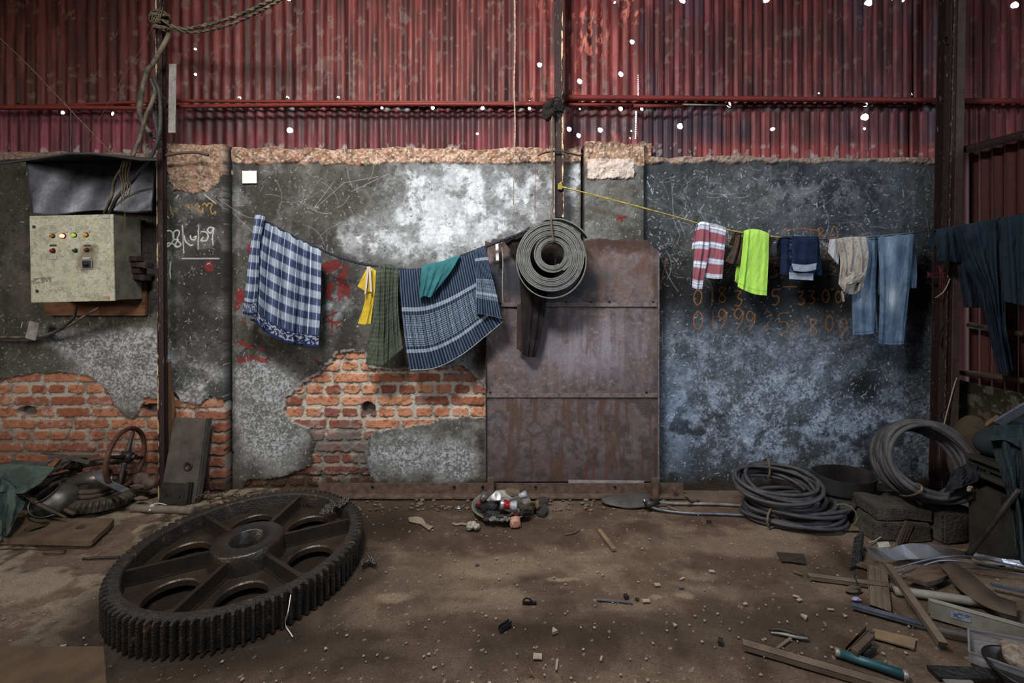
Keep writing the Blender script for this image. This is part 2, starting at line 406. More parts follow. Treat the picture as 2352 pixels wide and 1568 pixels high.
    for p in ([(0, 1000), (50, 990), (95, 1030), (90, 1110), (45, 1165), (10, 1180), (30, 1140), (90, 1150), (140, 1180)],
              [(150, 1100), (100, 1090), (90, 1030), (130, 985), (165, 1010), (140, 1100), (185, 1150), (150, 1185), (110, 1170), (150, 1100)], [(205, 925), (218, 1255)],
              [(225, 1050), (245, 1120), (300, 1165), (330, 1160)], [(300, 1050), (310, 1090), (350, 1100), (370, 1060), (340, 1070)], [(400, 930), (393, 1215)],
              [(430, 1000), (490, 1010), (515, 1060), (490, 1110), (430, 1110), (450, 1070)], [(575, 960), (530, 950), (505, 985), (545, 1020), (580, 960), (568, 1080), (570, 1165)],
              [(60, 1380), (55, 1480), (62, 1560)], [(200, 1325), (640, 1325)], [(470, 560), (600, 660)], [(130, 600), (160, 565)]):
        S(q_(p), wh, 2.6, .8, .35, 1)
    og = (176, 138, 72)
    for p in ([(55, 690), (70, 760), (95, 810)], [(120, 720), (150, 735)], [(320, 680), (315, 750)], [(240, 690), (290, 720), (270, 680)], [(380, 680), (410, 700), (385, 730), (430, 770), (450, 720), (450, 780)],
              [(440, 690), (470, 660), (500, 700)], [(500, 700), (520, 660), (560, 680), (540, 730), (560, 790), (600, 760), (600, 790)], [(560, 640), (610, 670)]):
        S(q_(p), og, 2.4, .7, .35, 1)
    # orange chalk figures on the right bay
    oc = (168, 112, 62)
    for s, X_, y_, h in (('0', 1593, 668, 42), ('1', 1626, 668, 42), ('8', 1650, 662, 42), ('3', 1686, 670, 42), ('5', 1772, 668, 42), ('3', 1832, 672, 36), ('3', 1856, 670, 36), ('0', 1888, 668, 36), ('0', 1918, 672, 32),
                         ('0', 1592, 712, 40), ('1', 1627, 712, 38), ('9', 1648, 708, 42), ('9', 1684, 706, 46), ('9', 1712, 712, 44), ('2', 1752, 712, 40), ('5', 1786, 716, 46), ('2', 1818, 738, 30), ('8', 1858, 730, 36), ('0', 1895, 722, 34), ('0', 1928, 728, 32),
                         ('T', 1800, 530, 40), ('T', 1852, 530, 40), ('B', 1880, 528, 34), ('A', 1902, 526, 60), ('5', 1672, 548, 26), ('3', 1756, 540, 30), ('2', 1668, 608, 26), ('3', 1768, 606, 40), ('5', 1796, 590, 46), ('3', 1900, 596, 44), ('2', 1888, 572, 28)):
        h_ = h*.86 if y_ < 700 else h*1.04; S(digit(s, X_, y_-(4 if y_ < 700 else -2), h_), oc if s != '2' else (150, 104, 66), 2.4, .62, .45, s not in 'T1-')
    S([(1796, 529), (1845, 524), (1882, 530)], oc, 2.6, .75, .3); S([(1765, 594), (1795, 591)], oc, 2.6, .7, .3); S([(1798, 658), (1830, 658)], oc, 2.4, .6, .3)
    S([(1530, 592), (1518, 660)], (170, 100, 50), 2.2, .6, .3)
    for p in ([(730, 571), (738, 564), (745, 575), (735, 580)], [(752, 562), (750, 578), (765, 580), (762, 570)], [(776, 562), (790, 566)], [(815, 545), (830, 552)], [(808, 556), (812, 568)]):
        S(p, (170, 170, 168), 2, .7)
    # pencil lines ruled down the lower right bay
    # ---------- relief of the pilasters and the groove beside the middle post
    Hp = np.where((X > 384) & (X < 530), .07, 0)+np.where((X > 1342) & (X < 1475), .05, 0)
    H = H+Hp
    H = np.where((X > 1334) & (X < 1341), -.03, H)
    c = np.where(((X > 529) & (X < 533))[..., None] | ((X > 1334) & (X < 1341))[..., None], lin((34, 32, 32)), c)  # shade of the pilaster's side face and the groove put into the colour
    # ---------- to world
    Xw = (X-1176)/320.0; Zw = HC+(650-Y)/320.0; Yw = WD-H
    tp = HC+(650-top)/320.0
    over = Zw > tp[None, :]
    d_over = np.clip((Zw-tp[None, :])/.05, 0, 1)
    Yw = np.where(over, Yw+d_over*.14, Yw); Zw = np.where(over, tp[None, :]+(n3-.5)*.012, Zw)
    Zw[-1] = -.02
    o = grid('wall_back', Xw, Yw, Zw, c, M_wall, flip=True)
    tag(o, 'soot-blackened masonry wall with chalk figures and broken plaster over orange brick', 'wall', kind='structure')
build_wall()

# ---------------- corrugated iron cladding above the masonry
HOLES = [(666, 2, 4), (452, 115, 2.6), (452, 173, 2.8), (48, 240, 2.6), (142, 258, 4), (256, 260, 4.4), (552, 226, 3.4), (664, 227, 3.2), (664, 298, 6.5), (780, 227, 3), (876, 246, 3), (993, 246, 4.2), (1108, 247, 4.6),
         (1216, 230, 2.4), (1216, 247, 3.6), (1096, 305, 3), (1239, 151, 5.5), (1331, 188, 5.8), (1425, 172, 6), (1451, 98, 5.5), (1411, 8, 2.4), (1308, 294, 5.6), (1330, 309, 5.4), (1380, 296, 6), (1427, 247, 5), (1333, 247, 2.2),
         (1475, 249, 4), (1563, 289, 7), (1565, 5, 7.5), (1758, 3, 6), (1677, 239, 6), (1789, 237, 2.2), (1778, 294, 4), (1876, 217, 2), (1989, 239, 5.5), (1989, 268, 8), (1987, 295, 3), (1990, 11, 8), (2043, 2, 3), (2069, 3, 4),
         (2089, 219, 3), (2089, 237, 1.8), (2326, 15, 7), (1452, 298, 2), (1449, 315, 1.6)]
HOLES += [(1463.5+.06*k, 176+4.5*k, .8+.07*k) for k in range(11)]+[(1462-.12*k, 256+5*k, 2.0-.05*k) for k in range(13)]
def cladding_mat(holes, d):
    m = vmat('painted_iron', 0.55, 0.1, 0.35, 90, 0.22, 0.2, 0.002, (3, 3, 0.6), 0.1)
    n = m.node_tree; b = n.nodes['Principled BSDF']; out = n.nodes['Material Output']
    g = n.nodes.new('ShaderNodeNewGeometry'); s = n.nodes.new('ShaderNodeSeparateXYZ'); n.links.new(g.outputs['Position'], s.inputs[0])
    cb = n.nodes.new('ShaderNodeCombineXYZ'); n.links.new(s.outputs['X'], cb.inputs[0]); n.links.new(s.outputs['Z'], cb.inputs[2])
    nz = n.nodes.new('ShaderNodeTexNoise'); nz.inputs['Scale'].default_value = 60; n.links.new(g.outputs['Position'], nz.inputs['Vector'])
    last = None
    for px, py, r in holes:
        v = P(px, py, d)
        di = n.nodes.new('ShaderNodeVectorMath'); di.operation = 'DISTANCE'; n.links.new(cb.outputs[0], di.inputs[0]); di.inputs[1].default_value = (v.x, 0, v.z)
        a = n.nodes.new('ShaderNodeMath'); a.operation = 'SUBTRACT'; n.links.new(di.outputs['Value'], a.inputs[0]); a.inputs[1].default_value = r/FPX*d
        if last is None: last = a
        else:
            mi = n.nodes.new('ShaderNodeMath'); mi.operation = 'MINIMUM'; n.links.new(last.outputs[0], mi.inputs[0]); n.links.new(a.outputs[0], mi.inputs[1]); last = mi
    ad = n.nodes.new('ShaderNodeMath'); ad.operation = 'MULTIPLY_ADD'; n.links.new(nz.outputs['Fac'], ad.inputs[0]); ad.inputs[1].default_value = 0.006; ad.inputs[2].default_value = -0.003
    a2 = n.nodes.new('ShaderNodeMath'); a2.operation = 'ADD'; n.links.new(last.outputs[0], a2.inputs[0]); n.links.new(ad.outputs[0], a2.inputs[1])
    gt = n.nodes.new('ShaderNodeMath'); gt.operation = 'LESS_THAN'; n.links.new(a2.outputs[0], gt.inputs[0]); gt.inputs[1].default_value = 0
    tr = n.nodes.new('ShaderNodeBsdfTransparent'); ms = n.nodes.new('ShaderNodeMixShader')
    n.links.new(gt.outputs[0], ms.inputs[0]); n.links.new(b.outputs[0], ms.inputs[1]); n.links.new(tr.outputs[0], ms.inputs[2]); n.links.new(ms.outputs[0], out.inputs['Surface'])
    return m
CD = 3.21
M_clad = cladding_mat(HOLES, CD-.02)
# sheets: x range in pixels, tone, corrugation pitch, flat-ribbed?
def build_cladding():
    sheets_u = [(-420, -160, 0), (-160, 158, 0), (158, 362, 1), (362, 566, 2), (566, 800, 1), (800, 1020, 2), (1020, 1196, 1), (1196, 1285, 3), (1285, 1466, 4), (1466, 1655, 5), (1655, 1900, 6), (1900, 2165, 7), (2165, 2420, 8), (2420, 2700, 6)]
    sheets_l = [(-420, -160, 9), (-160, 160, 9), (160, 372, 9), (372, 572, 10), (572, 820, 11), (820, 1040, 10), (1040, 1280, 11), (1280, 1466, 12), (1466, 1655, 13), (1655, 1900, 14), (1900, 2165, 13), (2165, 2420, 8), (2420, 2700, 8)]
    tone = {0: (80, 35, 28), 1: (75, 30, 27), 2: (84, 34, 30), 3: (95, 39, 36), 4: (99, 39, 37), 5: (88, 37, 42), 6: (90, 36, 36), 7: (81, 35, 37), 8: (99, 41, 42), 9: (93, 39, 48), 10: (78, 30, 34), 11: (89, 35, 39), 12: (99, 41, 41), 13: (81, 36, 41), 14: (99, 42, 42)}
    for course, sheets, py0, py1, dep in (('u', sheets_u, -90, 252, CD-.03), ('l', sheets_l, 226, 380, CD)):
        V, Fc, C = [], [], []; base = 0
        for a, b, t in sheets:
            xs = np.arange(a, b+6, 1.5); ys = np.arange(py0, py1, 4.0)
            X, Y = np.meshgrid(xs, ys)
            ribbed = t in (5, 6, 7, 8, 13, 14)
            ph = X/(22.5 if ribbed else 23.5)
            if ribbed: hh = .0075*np.tanh(3*(np.sin(2*np.pi*ph)+.5))
            else: hh = .007*np.sin(2*np.pi*ph)
            edge = py1-4+2.5*np.sin(2*np.pi*ph)+(fbm(X, X*0, 30, 5)-.5)*12
            if course == 'u': Y = np.minimum(Y, edge)
            n1 = fbm(X, Y, 90, 200+t, 4); n2 = fbm(X*1.0, Y*.08, 9, 210+t, 4); n3 = fbm(X, Y*.3, 6, 220+t, 3)
            c = np.zeros(X.shape+(3,))+lin(tone[t])
            c = mix(c, tuple(v*.55 for v in tone[t]), sst(.48, .75, n2)*.8)
            c = mix(c, tuple(min(255, v*1.3+14) for v in tone[t]), sst(.52, .3, n2)*.55)
            c = mix(c, (60, 36, 32), sst(.55, .75, n1)*.5)
            if t in (3, 4, 12): c = mix(c, (188, 104, 88), (n3 > .6)*sst(.4, .6, n1)*.75)
            if t in (5, 13, 7): c = mix(c, (66, 50, 62), sst(.5, .62, fbm(X*1.2, Y*.3, 40, 260+t, 3))*.65)
            if t in (9,): c = mix(c, (132, 62, 84), sst(.5, .3, n2)*.5)
            if course == 'l':
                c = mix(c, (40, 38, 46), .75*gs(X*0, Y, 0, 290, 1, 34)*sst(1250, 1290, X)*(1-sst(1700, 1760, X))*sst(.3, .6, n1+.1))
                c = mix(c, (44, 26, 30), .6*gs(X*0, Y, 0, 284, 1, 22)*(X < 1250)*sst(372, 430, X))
                c = mix(c, (150, 62, 54), sst(315, 350, Y)*(X > 1600)*.6)
                c = mix(c, (140, 150, 150), (fbm(X, Y, 12, 300, 3) > .64)*sst(262, 245, Y)*.8)
                c = mix(c, (150, 150, 148), (fbm(X, Y, 12, 305, 3) > .66)*sst(325, 340, Y)*.6)
            else:
                c = mix(c, (104, 84, 76), (fbm(X, Y, 16, 310, 3) > .70)*.5)
            hue = fbm(X, X*0+t, 200, 320)
            dd = dep-hh-(.006 if (t % 2) else 0)-.004*((X-a)/(b-a))
            sc_ = CD
            Xw = (X-1176)/FPX*sc_; Zw = HC+(650-Y)/FPX*sc_
            h, w_ = X.shape; f = grid_faces(h, w_)[:, ::-1]
            V.append(np.stack([Xw, dd+0*X, Zw], -1).reshape(-1, 3)); Fc.append(f+base); base += h*w_; C.append(c.reshape(-1, 3))
        V = np.concatenate(V)
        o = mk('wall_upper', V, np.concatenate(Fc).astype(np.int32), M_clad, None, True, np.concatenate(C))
        tag(o, 'upper course of red painted corrugated iron sheets pierced by rust holes' if course == 'u' else 'lower course of red corrugated iron sheets between the bamboo rail and the masonry', 'wall', kind='structure')
build_cladding()

# ---------------- floor
def build_floor():
    ys = np.concatenate([np.arange(-2.5, 1.3, .12), np.arange(1.3, 3.3, .0075)]); xs = np.concatenate([np.arange(-6, -3.8, .1), np.arange(-3.8, 3.6, .0075), np.arange(3.6, 6, .1)])
    X, Y = np.meshgrid(xs, ys)
    a, b = X*100, Y*100
    n1 = fbm(a, b, 60, 401, 5); n2 = fbm(a, b, 18, 411, 5); n3 = fbm(a, b, 5, 421, 4); n4 = fbm(a, b, 2, 431, 2); n5 = fbm(a*.5, b*1.6, 26, 441, 5)
    c = np.zeros(X.shape+(3,))+lin((112, 95, 80))
    c = mix(c, (74, 58, 46), sst(.42, .62, n2)*.7)
    c = mix(c, (88, 72, 58), sst(.45, .6, n3)*.6)
    c = mix(c, (132, 116, 98), sst(.54, .68, n5)*.55)
    c = mix(c, (52, 38, 27), sst(.5, .62, n1)*.55)
    def FP(px, py): v = F(px, py); return v.x, v.y
    # broken cement skin on the left
    cem = sst(.44, .50, n2*.6+n5*.4)*(X < -1.5-.2*n1)
    c = mix(c, (142, 131, 112), cem*.8*sst(.35, .55, n3*.5+n5*.5)); 
    # oily dark dirt round the gear; falloff of light painted dark in the foreground
    for px, py, sx, sy, s in ((900, 1200, .32, .2, .9), (900, 1330, .3, .13, .5), (560, 1500, 1.1, .16, .85), (1050, 1250, .25, .10, .5), (1400, 1440, .9, .11, .7), (1750, 1500, .7, .1, .5), (1980, 1290, .1, .1, .7), (1950, 1410, .4, .1, .5), (240, 1400, .2, .25, .5)):
        x, y = FP(px, py); c = mix(c, (42, 31, 23), s*gs(X+(n2-.5)*.3, Y+(n2-.5)*.2, x, y, sx, sy))
    for px, py, sx, sy, s in ((1290, 1328, .10, .02, .8), (900, 1370, .1, .04, .6), (1510, 1365, .035, .015, .7), (1570, 1365, .06, .02, .7), (1720, 1250, .5, .12, .45), (1150, 1300, .35, .1, .35)):
        x, y = FP(px, py); c = mix(c, (142, 122, 104), s*sst(.3, .7, gs(X+(n3-.5)*.05, Y+(n3-.5)*.05, x, y, sx, sy)))
    n7 = fbm(a, b, .9, 451, 1)
    c = mix(c, (168, 154, 138), (n7 > .95)*.6)
    c = mix(c, (34, 26, 20), (n7 < .05)*.5)
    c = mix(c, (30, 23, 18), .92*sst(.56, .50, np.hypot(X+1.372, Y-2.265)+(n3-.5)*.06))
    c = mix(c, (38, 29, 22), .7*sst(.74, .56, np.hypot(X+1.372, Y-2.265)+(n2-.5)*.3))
    c = mix(c, (90, 82, 76), sst(2.95, 3.1, Y)*sst(-1, -.5, X)*.6)
    c *= (0.8+.4*n3)[..., None]
    # square paving slab edge at the lower left
    Z = (n2-.5)*.010+(n3-.5)*.007+(n4-.5)*.003+cem*.006-.006
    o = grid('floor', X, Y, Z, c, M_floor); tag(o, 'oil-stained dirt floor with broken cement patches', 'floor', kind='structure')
build_floor()
def box(name, lo, hi, m, parent=None, bev=0.0, rot=None, cols=None):
    bm = bmesh.new(); bmesh.ops.create_cube(bm, size=1)
    lo, hi = Vector(lo), Vector(hi); s = hi-lo; c = (lo+hi)/2
    bmesh.ops.scale(bm, vec=s, verts=bm.verts)
    if bev: bmesh.ops.bevel(bm, geom=bm.edges[:], offset=bev, segments=2, affect='EDGES')
    if rot: bmesh.ops.rotate(bm, verts=bm.verts, cent=(0, 0, 0), matrix=Euler(rot).to_matrix())
    vs_ = [v.co+c for v in bm.verts]; bm.verts.index_update(); fs = [[v.index for v in f.verts] for f in bm.faces]; bm.free()
    return mk(name, vs_, fs, m, parent)
M_dark = mat('sooty_board', (52, 46, 42), (36, 32, 30), 0.9)
for nm, lo, hi in (('ceiling', (-6, -2.6, 4.1), (6, 3.5, 4.2)), ('wall_left', (-6.1, -2.6, -.05), (-6, 3.5, 4.1)), ('wall_outer_right', (6, -2.6, -.05), (6.1, 3.5, 4.1))):
    tag(box(nm, lo, hi, M_dark), 'dark roof boarding high above the floor' if nm == 'ceiling' else 'dark far side wall of the shed', 'ceiling' if nm == 'ceiling' else 'wall', kind='structure')

# ---------------- side wall on the right
def build_side():
    xw = 3.19
    # masonry base: y from 3.12 down to 1.9
    ys = np.arange(1.9, 3.115, .008); zs = np.arange(-.02, .80, .008)
    Yg, Zg = np.meshgrid(ys, zs); a, b = Yg*100, Zg*100
    n1 = fbm(a, b, 30, 501, 5); n3 = fbm(a, b, 5, 511, 4); n4 = fbm(a, b, 1.6, 515, 2)
    c = np.zeros(Yg.shape+(3,))+lin((58, 52, 40)); c = mix(c, (30, 28, 24), sst(.42, .6, n1)*.8); c = mix(c, (104, 98, 88), (n3 > .6)*.5); c = mix(c, (140, 136, 130), (n4 > .8)*.5)
    Xg = xw-.02-(n1-.5)*.03-(n3-.5)*.012
    o = grid('wall_right', Xg, Yg, Zg, c, M_wall); tag(o, 'grimy masonry foot of the right side wall', 'wall', kind='structure')
    ys = np.arange(1.9, 3.18, .006); zs = np.arange(.66, 2.42, .03)
    Yg, Zg = np.meshgrid(ys, zs); t = (3.12-Yg)/.4
    n2 = fbm(Yg*300, Zg*8, 9, 521, 4); n1 = fbm(Yg*100, Zg*100, 40, 525, 3)
    c = np.zeros(Yg.shape+(3,))+lin((72, 32, 31)); c = mix(c, (42, 23, 23), sst(.45, .7, n2)*.8); c = mix(c, (60, 34, 30), sst(.5, .7, n1)*.5)
    Xg = xw+.03-.010*np.sin(Yg*2*np.pi/.076)
    o = grid('wall_right', Xg, Yg, Zg, c, M_rust2); tag(o, 'dark red corrugated sheet closing the right side above the masonry foot', 'wall', kind='structure')
M_rust2 = vmat('dull_iron', 0.7, 0.0, 0.25, 60, 0.25, 0.2, 0.002, (2, 2, 0.6))
build_side()
# ================================================================ SHAPE HELPERS
def tube_data(pts, r, n=8, closed=False, prof=None):
    """sweep a round (or given 2-D) profile along a path"""
    pts = [Vector(p) for p in pts]; m = len(pts)
    V, Fc = [], []
    T = []
    for i in range(m):
        a = pts[i-1] if (i or closed) else pts[0]; b = pts[(i+1) % m] if (i < m-1 or closed) else pts[-1]
        t = (b-a); T.append(t.normalized() if t.length > 1e-9 else Vector((0, 0, 1)))
    up = Vector((0, 0, 1)) if abs(T[0].z) < .9 else Vector((0, 1, 0))
    N = (up-T[0]*up.dot(T[0])).normalized()
    for i in range(m):
        N = (N-T[i]*N.dot(T[i])).normalized(); B = T[i].cross(N)
        rr = r[i] if isinstance(r, (list, tuple)) else r
        pr = prof or [(math.cos(2*math.pi*j/n), math.sin(2*math.pi*j/n)) for j in range(n)]
        for (a, b) in pr: V.append(pts[i]+N*(a*rr)+B*(b*rr))
    k = len(prof) if prof else n
    for i in range(m if closed else m-1):
        for j in range(k):
            a = i*k+j; b = i*k+(j+1) % k; c = ((i+1) % m)*k+(j+1) % k; d = ((i+1) % m)*k+j
            Fc.append([a, b, c, d])
    if not closed:
        Fc.append(list(range(k))[::-1]); Fc.append([(m-1)*k+j for j in range(k)])
    return V, Fc
def join(parts):
    V, Fc = [], []
    for v, f in parts:
        b = len(V); V += list(v); Fc += [[i+b for i in x] for x in f]
    return V, Fc
def tube(name, pts, r, m, parent=None, n=8, closed=False, k=6, prof=None):
    sp_ = smooth_path(pts, k, closed) if k > 1 else [Vector(p) for p in pts]
    if isinstance(r, (list, tuple)):
        L = len(sp_); r = [float(np.interp(i/(L-1), np.linspace(0, 1, len(r)), r)) for i in range(L)]
    V, Fc = tube_data(sp_, r, n, closed, prof)
    return mk(name, V, Fc, m, parent, prof is None)
def rope_data(pts, r, twist=40, n=8, strands=3, k=8):
    """a laid rope: the section is lobed and turns along the path"""
    sp_ = smooth_path(pts, k); V, Fc = [], []
    m = len(sp_)
    acc = 0; T0 = None
    L = 0
    parts = []
    for s in range(strands):
        q = []; L = 0; N = None
        for i in range(m):
            t = ((sp_[min(i+1, m-1)]-sp_[max(i-1, 0)]) or Vector((0, 0, 1))).normalized()
            if N is None:
                up = Vector((0, 0, 1)) if abs(t.z) < .9 else Vector((0, 1, 0)); N = up
            N = (N-t*N.dot(t)).normalized(); B = t.cross(N)
            if i: L += (sp_[i]-sp_[i-1]).length
            a = L*twist+2*math.pi*s/strands
            q.append(sp_[i]+(N*math.cos(a)+B*math.sin(a))*r*.5)
        parts.append(tube_data(q, r*.62, 6))
    return join(parts)
def rope(name, pts, r, m, parent=None, twist=40, strands=3, k=8):
    V, Fc = rope_data(pts, r, twist, 8, strands, k); return mk(name, V, Fc, m, parent, True)
def prism_data(poly, up, h):
    """poly: list of Vectors (a planar outline); extruded by h along up"""
    up = Vector(up); n = len(poly); V = [Vector(p) for p in poly]+[Vector(p)+up*h for p in poly]
    nrm = Vector((0, 0, 0))
    for i in range(n): nrm += Vector(poly[i]).cross(Vector(poly[(i+1) % n]))
    Fc = [list(range(n)), [i+n for i in range(n)][::-1]]+[[i, i+n, (i+1) % n+n, (i+1) % n] for i in range(n)]
    if nrm.dot(up)*h > 0: Fc = [f[::-1] for f in Fc]
    return V, Fc
def prism(name, poly, up, h, m, parent=None): return mk(name, *prism_data(poly, up, h), m, parent)
def box_data(c, s, rot=None, bev=0):
    bm = bmesh.new(); bmesh.ops.create_cube(bm, size=1); bmesh.ops.scale(bm, vec=Vector(s), verts=bm.verts)
    if bev: bmesh.ops.bevel(bm, geom=bm.edges[:], offset=bev, segments=2, affect='EDGES')
    R = rot if isinstance(rot, Matrix) else (Euler(rot).to_matrix() if rot else Matrix.Identity(3))
    V = [R @ v.co+Vector(c) for v in bm.verts]; bm.verts.index_update(); Fc = [[v.index for v in f.verts] for f in bm.faces]; bm.free()
    return V, Fc
def bx(name, c, s, m, parent=None, rot=None, bev=0): return mk(name, *box_data(c, s, rot, bev), m, parent)
def lathe_data(prof, c=(0, 0, 0), R=None, n=32, jit=0, seed=1):
    """prof: (radius, height) pairs turned about z, then rotated by R and moved to c"""
    V, Fc = [], []; R = R or Matrix.Identity(3); c = Vector(c); m = len(prof); rr = random.Random(seed)
    for i in range(n):
        a = 2*math.pi*i/n
        j = 1+jit*(rr.random()-.5)
        for (r, z) in prof: V.append(R @ Vector((r*j*math.cos(a), r*j*math.sin(a), z))+c)
    for i in range(n):
        for j in range(m-1):
            a = i*m+j; b = ((i+1) % n)*m+j
            Fc.append([a, b, b+1, a+1])
    return V, Fc
def lathe(name, prof, m, parent=None, c=(0, 0, 0), R=None, n=32, smooth=True, jit=0, seed=1): return mk(name, *lathe_data(prof, c, R, n, jit, seed), m, parent, smooth)
def frame_between(a, b, up=(0, 0, 1)):
    a, b = Vector(a), Vector(b); x = (b-a).normalized(); u = Vector(up); y = u.cross(x)
    if y.length < 1e-4: y = Vector((0, 1, 0)).cross(x)
    y.normalize(); z = x.cross(y); return Matrix((x, y, z)).transposed(), (b-a).length
def bar_data(a, b, w_, h, prof='box', up=(0, 0, 1), t=.002):
    R, L = frame_between(a, b, up); c = (Vector(a)+Vector(b))/2
    def B(cy, cz, sy, sz): return box_data(c+R @ Vector((0, cy, cz)), (L, sy, sz), R)
    if prof == 'box': return B(0, h/2, w_, h)
    if prof == 'channel': return join([B(0, t/2, w_, t), B(-w_/2+t/2, h/2, t, h), B(w_/2-t/2, h/2, t, h)])
    if prof == 'hat': return join([B(0, h-t/2, w_, t), B(-w_/2+t/2, h/2, t, h), B(w_/2-t/2, h/2, t, h)])
    if prof == 'angle': return join([B(0, t/2, w_, t), B(-w_/2+t/2, h/2, t, h)])
    if prof == 'ribs': return join([B(0, t/2, w_, t), B(-w_/2+t/2, h/2, t, h), B(w_/2-t/2, h/2, t, h), B(-w_*.15, h*.3, t, h*.6), B(w_*.15, h*.3, t, h*.6)])
def bar(name, a, b, w_, h, m, parent=None, prof='box', up=(0, 0, 1), t=.002): return mk(name, *bar_data(a, b, w_, h, prof, up, t), m, parent)
def blob_data(c, s, seed=1, amp=.25, sub=3, flat=True):
    bm = bmesh.new(); bmesh.ops.create_icosphere(bm, subdivisions=sub, radius=1); rr = np.random.RandomState(seed)
    K_ = rr.randn(7, 3)*1.6; ph = rr.rand(7)*6.28
    V = []
    for v in bm.verts:
        p = v.co; d = 1+amp*sum(math.sin(float(K_[i][0]*p.x+K_[i][1]*p.y+K_[i][2]*p.z+ph[i])) for i in range(7))/3.0
        q = Vector((p.x*s[0]*d, p.y*s[1]*d, p.z*s[2]*d))
        V.append(q+Vector(c))
    bm.verts.index_update(); Fc = [[v.index for v in f.verts] for f in bm.faces]; bm.free()
    return V, Fc
def blob(name, c, s, m, parent=None, seed=1, amp=.25, sub=3, smooth=True): return mk(name, *blob_data(c, s, seed, amp, sub), m, parent, smooth)
def solo(o, label, cat, group=None): return tag(o, label, cat, group)

# ================================================================ MATERIALS OF THE THINGS
m_bamboo = mat('painted_bamboo', (118, 44, 36), (92, 34, 30), .6, scale=14, stretch=(1, 6, 6), c3=(176, 150, 116))
m_bamboo2 = mat('bare_bamboo', (70, 54, 42), (48, 38, 30), .75, scale=12, stretch=(1, 6, 6), c3=(98, 80, 62))
m_post = mat('maroon_post', (54, 36, 35), (34, 25, 25), .7, scale=22, stretch=(3, 3, .6), c3=(120, 112, 110), lo=.4, hi=.6)
m_post_cream = mat('flaking_cream', (52, 36, 34), (196, 172, 132), .7, scale=9, stretch=(4, 4, .8), lo=.5, hi=.54)
m_rope = mat('dusty_rope', (122, 108, 88), (74, 64, 54), .95, scale=40, bstr=.8)
m_rope_pale = mat('pale_rope', (176, 160, 146), (126, 112, 100), .95, scale=60)
m_cable = mat('dusty_cable', (112, 102, 84), (58, 54, 48), .7, scale=12, lo=.4, hi=.6)
m_cable_dk = mat('black_cable', (46, 46, 46), (74, 72, 68), .6, scale=10, lo=.45, hi=.7)
m_rag = mat('oily_rag', (40, 35, 31), (24, 21, 20), .95, scale=20, bstr=.9, bdist=.01)
m_steel = mat('old_steel', (62, 56, 52), (40, 36, 34), .5, .4, .5, scale=14)
m_steel_lt = mat('galvanised', (150, 156, 164), (108, 114, 122), .38, .7, .5, scale=16)
m_rusty = mat('rusty_iron', (104, 86, 74), (70, 56, 50), .8, .1, .3, scale=22, c3=(124, 104, 90))
m_board = mat('brown_board', (124, 86, 58), (84, 56, 40), .8, scale=8, stretch=(1, 1, 4))
m_ply = mat('plywood', (122, 92, 66), (84, 62, 46), .85, scale=10, stretch=(3, 3, .6))
m_grey_paint = mat('pale_strip', (150, 146, 144), (110, 106, 104), .8, scale=24, lo=.4, hi=.7)
m_white = mat('white', (232, 232, 230), (214, 214, 212), .7, bstr=0)
m_label = mat('label_plate', (176, 178, 170), (140, 142, 134), .5, scale=60, bstr=0)
m_black = mat('black', (22, 22, 23), (34, 34, 34), .5, scale=20, bstr=0)

def corr(px, py): return (px-1176)/FPX, (650-py)/FPX
# ---------------- posts (leaning very slightly like in the photo)
def post(name, label, px0, px1, py0, py1, d, wpx, m, dep=.05, cat='post', flange=True):
    """an H-shaped stanchion from (px0, py0) down to (px1, py1)"""
    a = P(px1, py1, d); b = P(px0, py0, d); wd_ = wpx/FPX*d
    t = thing(name, label, cat, (a.x, a.y, a.z))
    R, L = frame_between(a, b, (0, -1, 0)); c = (a+b)/2
    if flange:
        mk('flange', *box_data(c+R @ Vector((0, 0, dep/2)), (L, wd_, .006), R), m, t)
        mk('flange', *box_data(c+R @ Vector((0, 0, -dep/2)), (L, wd_, .006), R), m, t)
        mk('web', *box_data(c, (L, .008, dep-.012), R), m, t)
    else:
        mk('shaft', *box_data(c, (L, wd_, dep), R, .003), m, t)
    return t, R, a, b
zf = 0.0
d_lp = 3.0
base_py = 650+FPX*HC/d_lp
# left post: angle section, outer strip flaking
tl, R_, a_, b_ = post('steel_post', 'slender maroon post with peeling white paint beside the control box', 370, 377, -60, base_py, d_lp, 11, m_post, .03)
R2 = R_
mk('paint_strip', *box_data((a_+b_)/2+Vector((-.021, -.004, 0)), ((b_-a_).length, .006, .036), R2), m_post_cream, tl)
d_cp = 3.0
tc_, R_, a_, b_ = post('steel_post', 'middle post with flaking cream paint from which the belt roll hangs', 1281, 1284, -60, 500, d_cp, 17, m_post, .045)
mk('paint_strip', *box_data((a_+b_)/2+Vector((.024, -.026, 0)), ((b_-a_).length, .012, .006), R_), m_post_cream, tc_)
mk('lower_stub', *box_data(P(1286, 485, 3.02), (.045, .03, .14), None, .003), m_post, tc_)
d_rp = 2.985
base_r = 650+FPX*HC/d_rp
tr_, R_, a_, b_ = post('steel_post', 'thick dark corner post at the right with rags tied round it', 2188, 2164, -60, base_r-2, d_rp, 34, m_post, .09)
bar('angle_strip', P(2210, -60, d_rp-.05), P(2188, base_r-10, d_rp-.05), .050, .006, mat('brown_angle', (84, 66, 62), (64, 50, 48), .7, scale=20), tr_, 'box', (0, -1, 0))
mk('paint_strip', *bar_data(P(2194, -60, d_rp-.052), P(2168, 1000, d_rp-.052), .010, .003, 'box', (0, -1, 0)), mat('flaked_strip', (50, 34, 33), (120, 100, 84), .7, scale=26, stretch=(4, 4, 1.2), lo=.52, hi=.60), tr_)
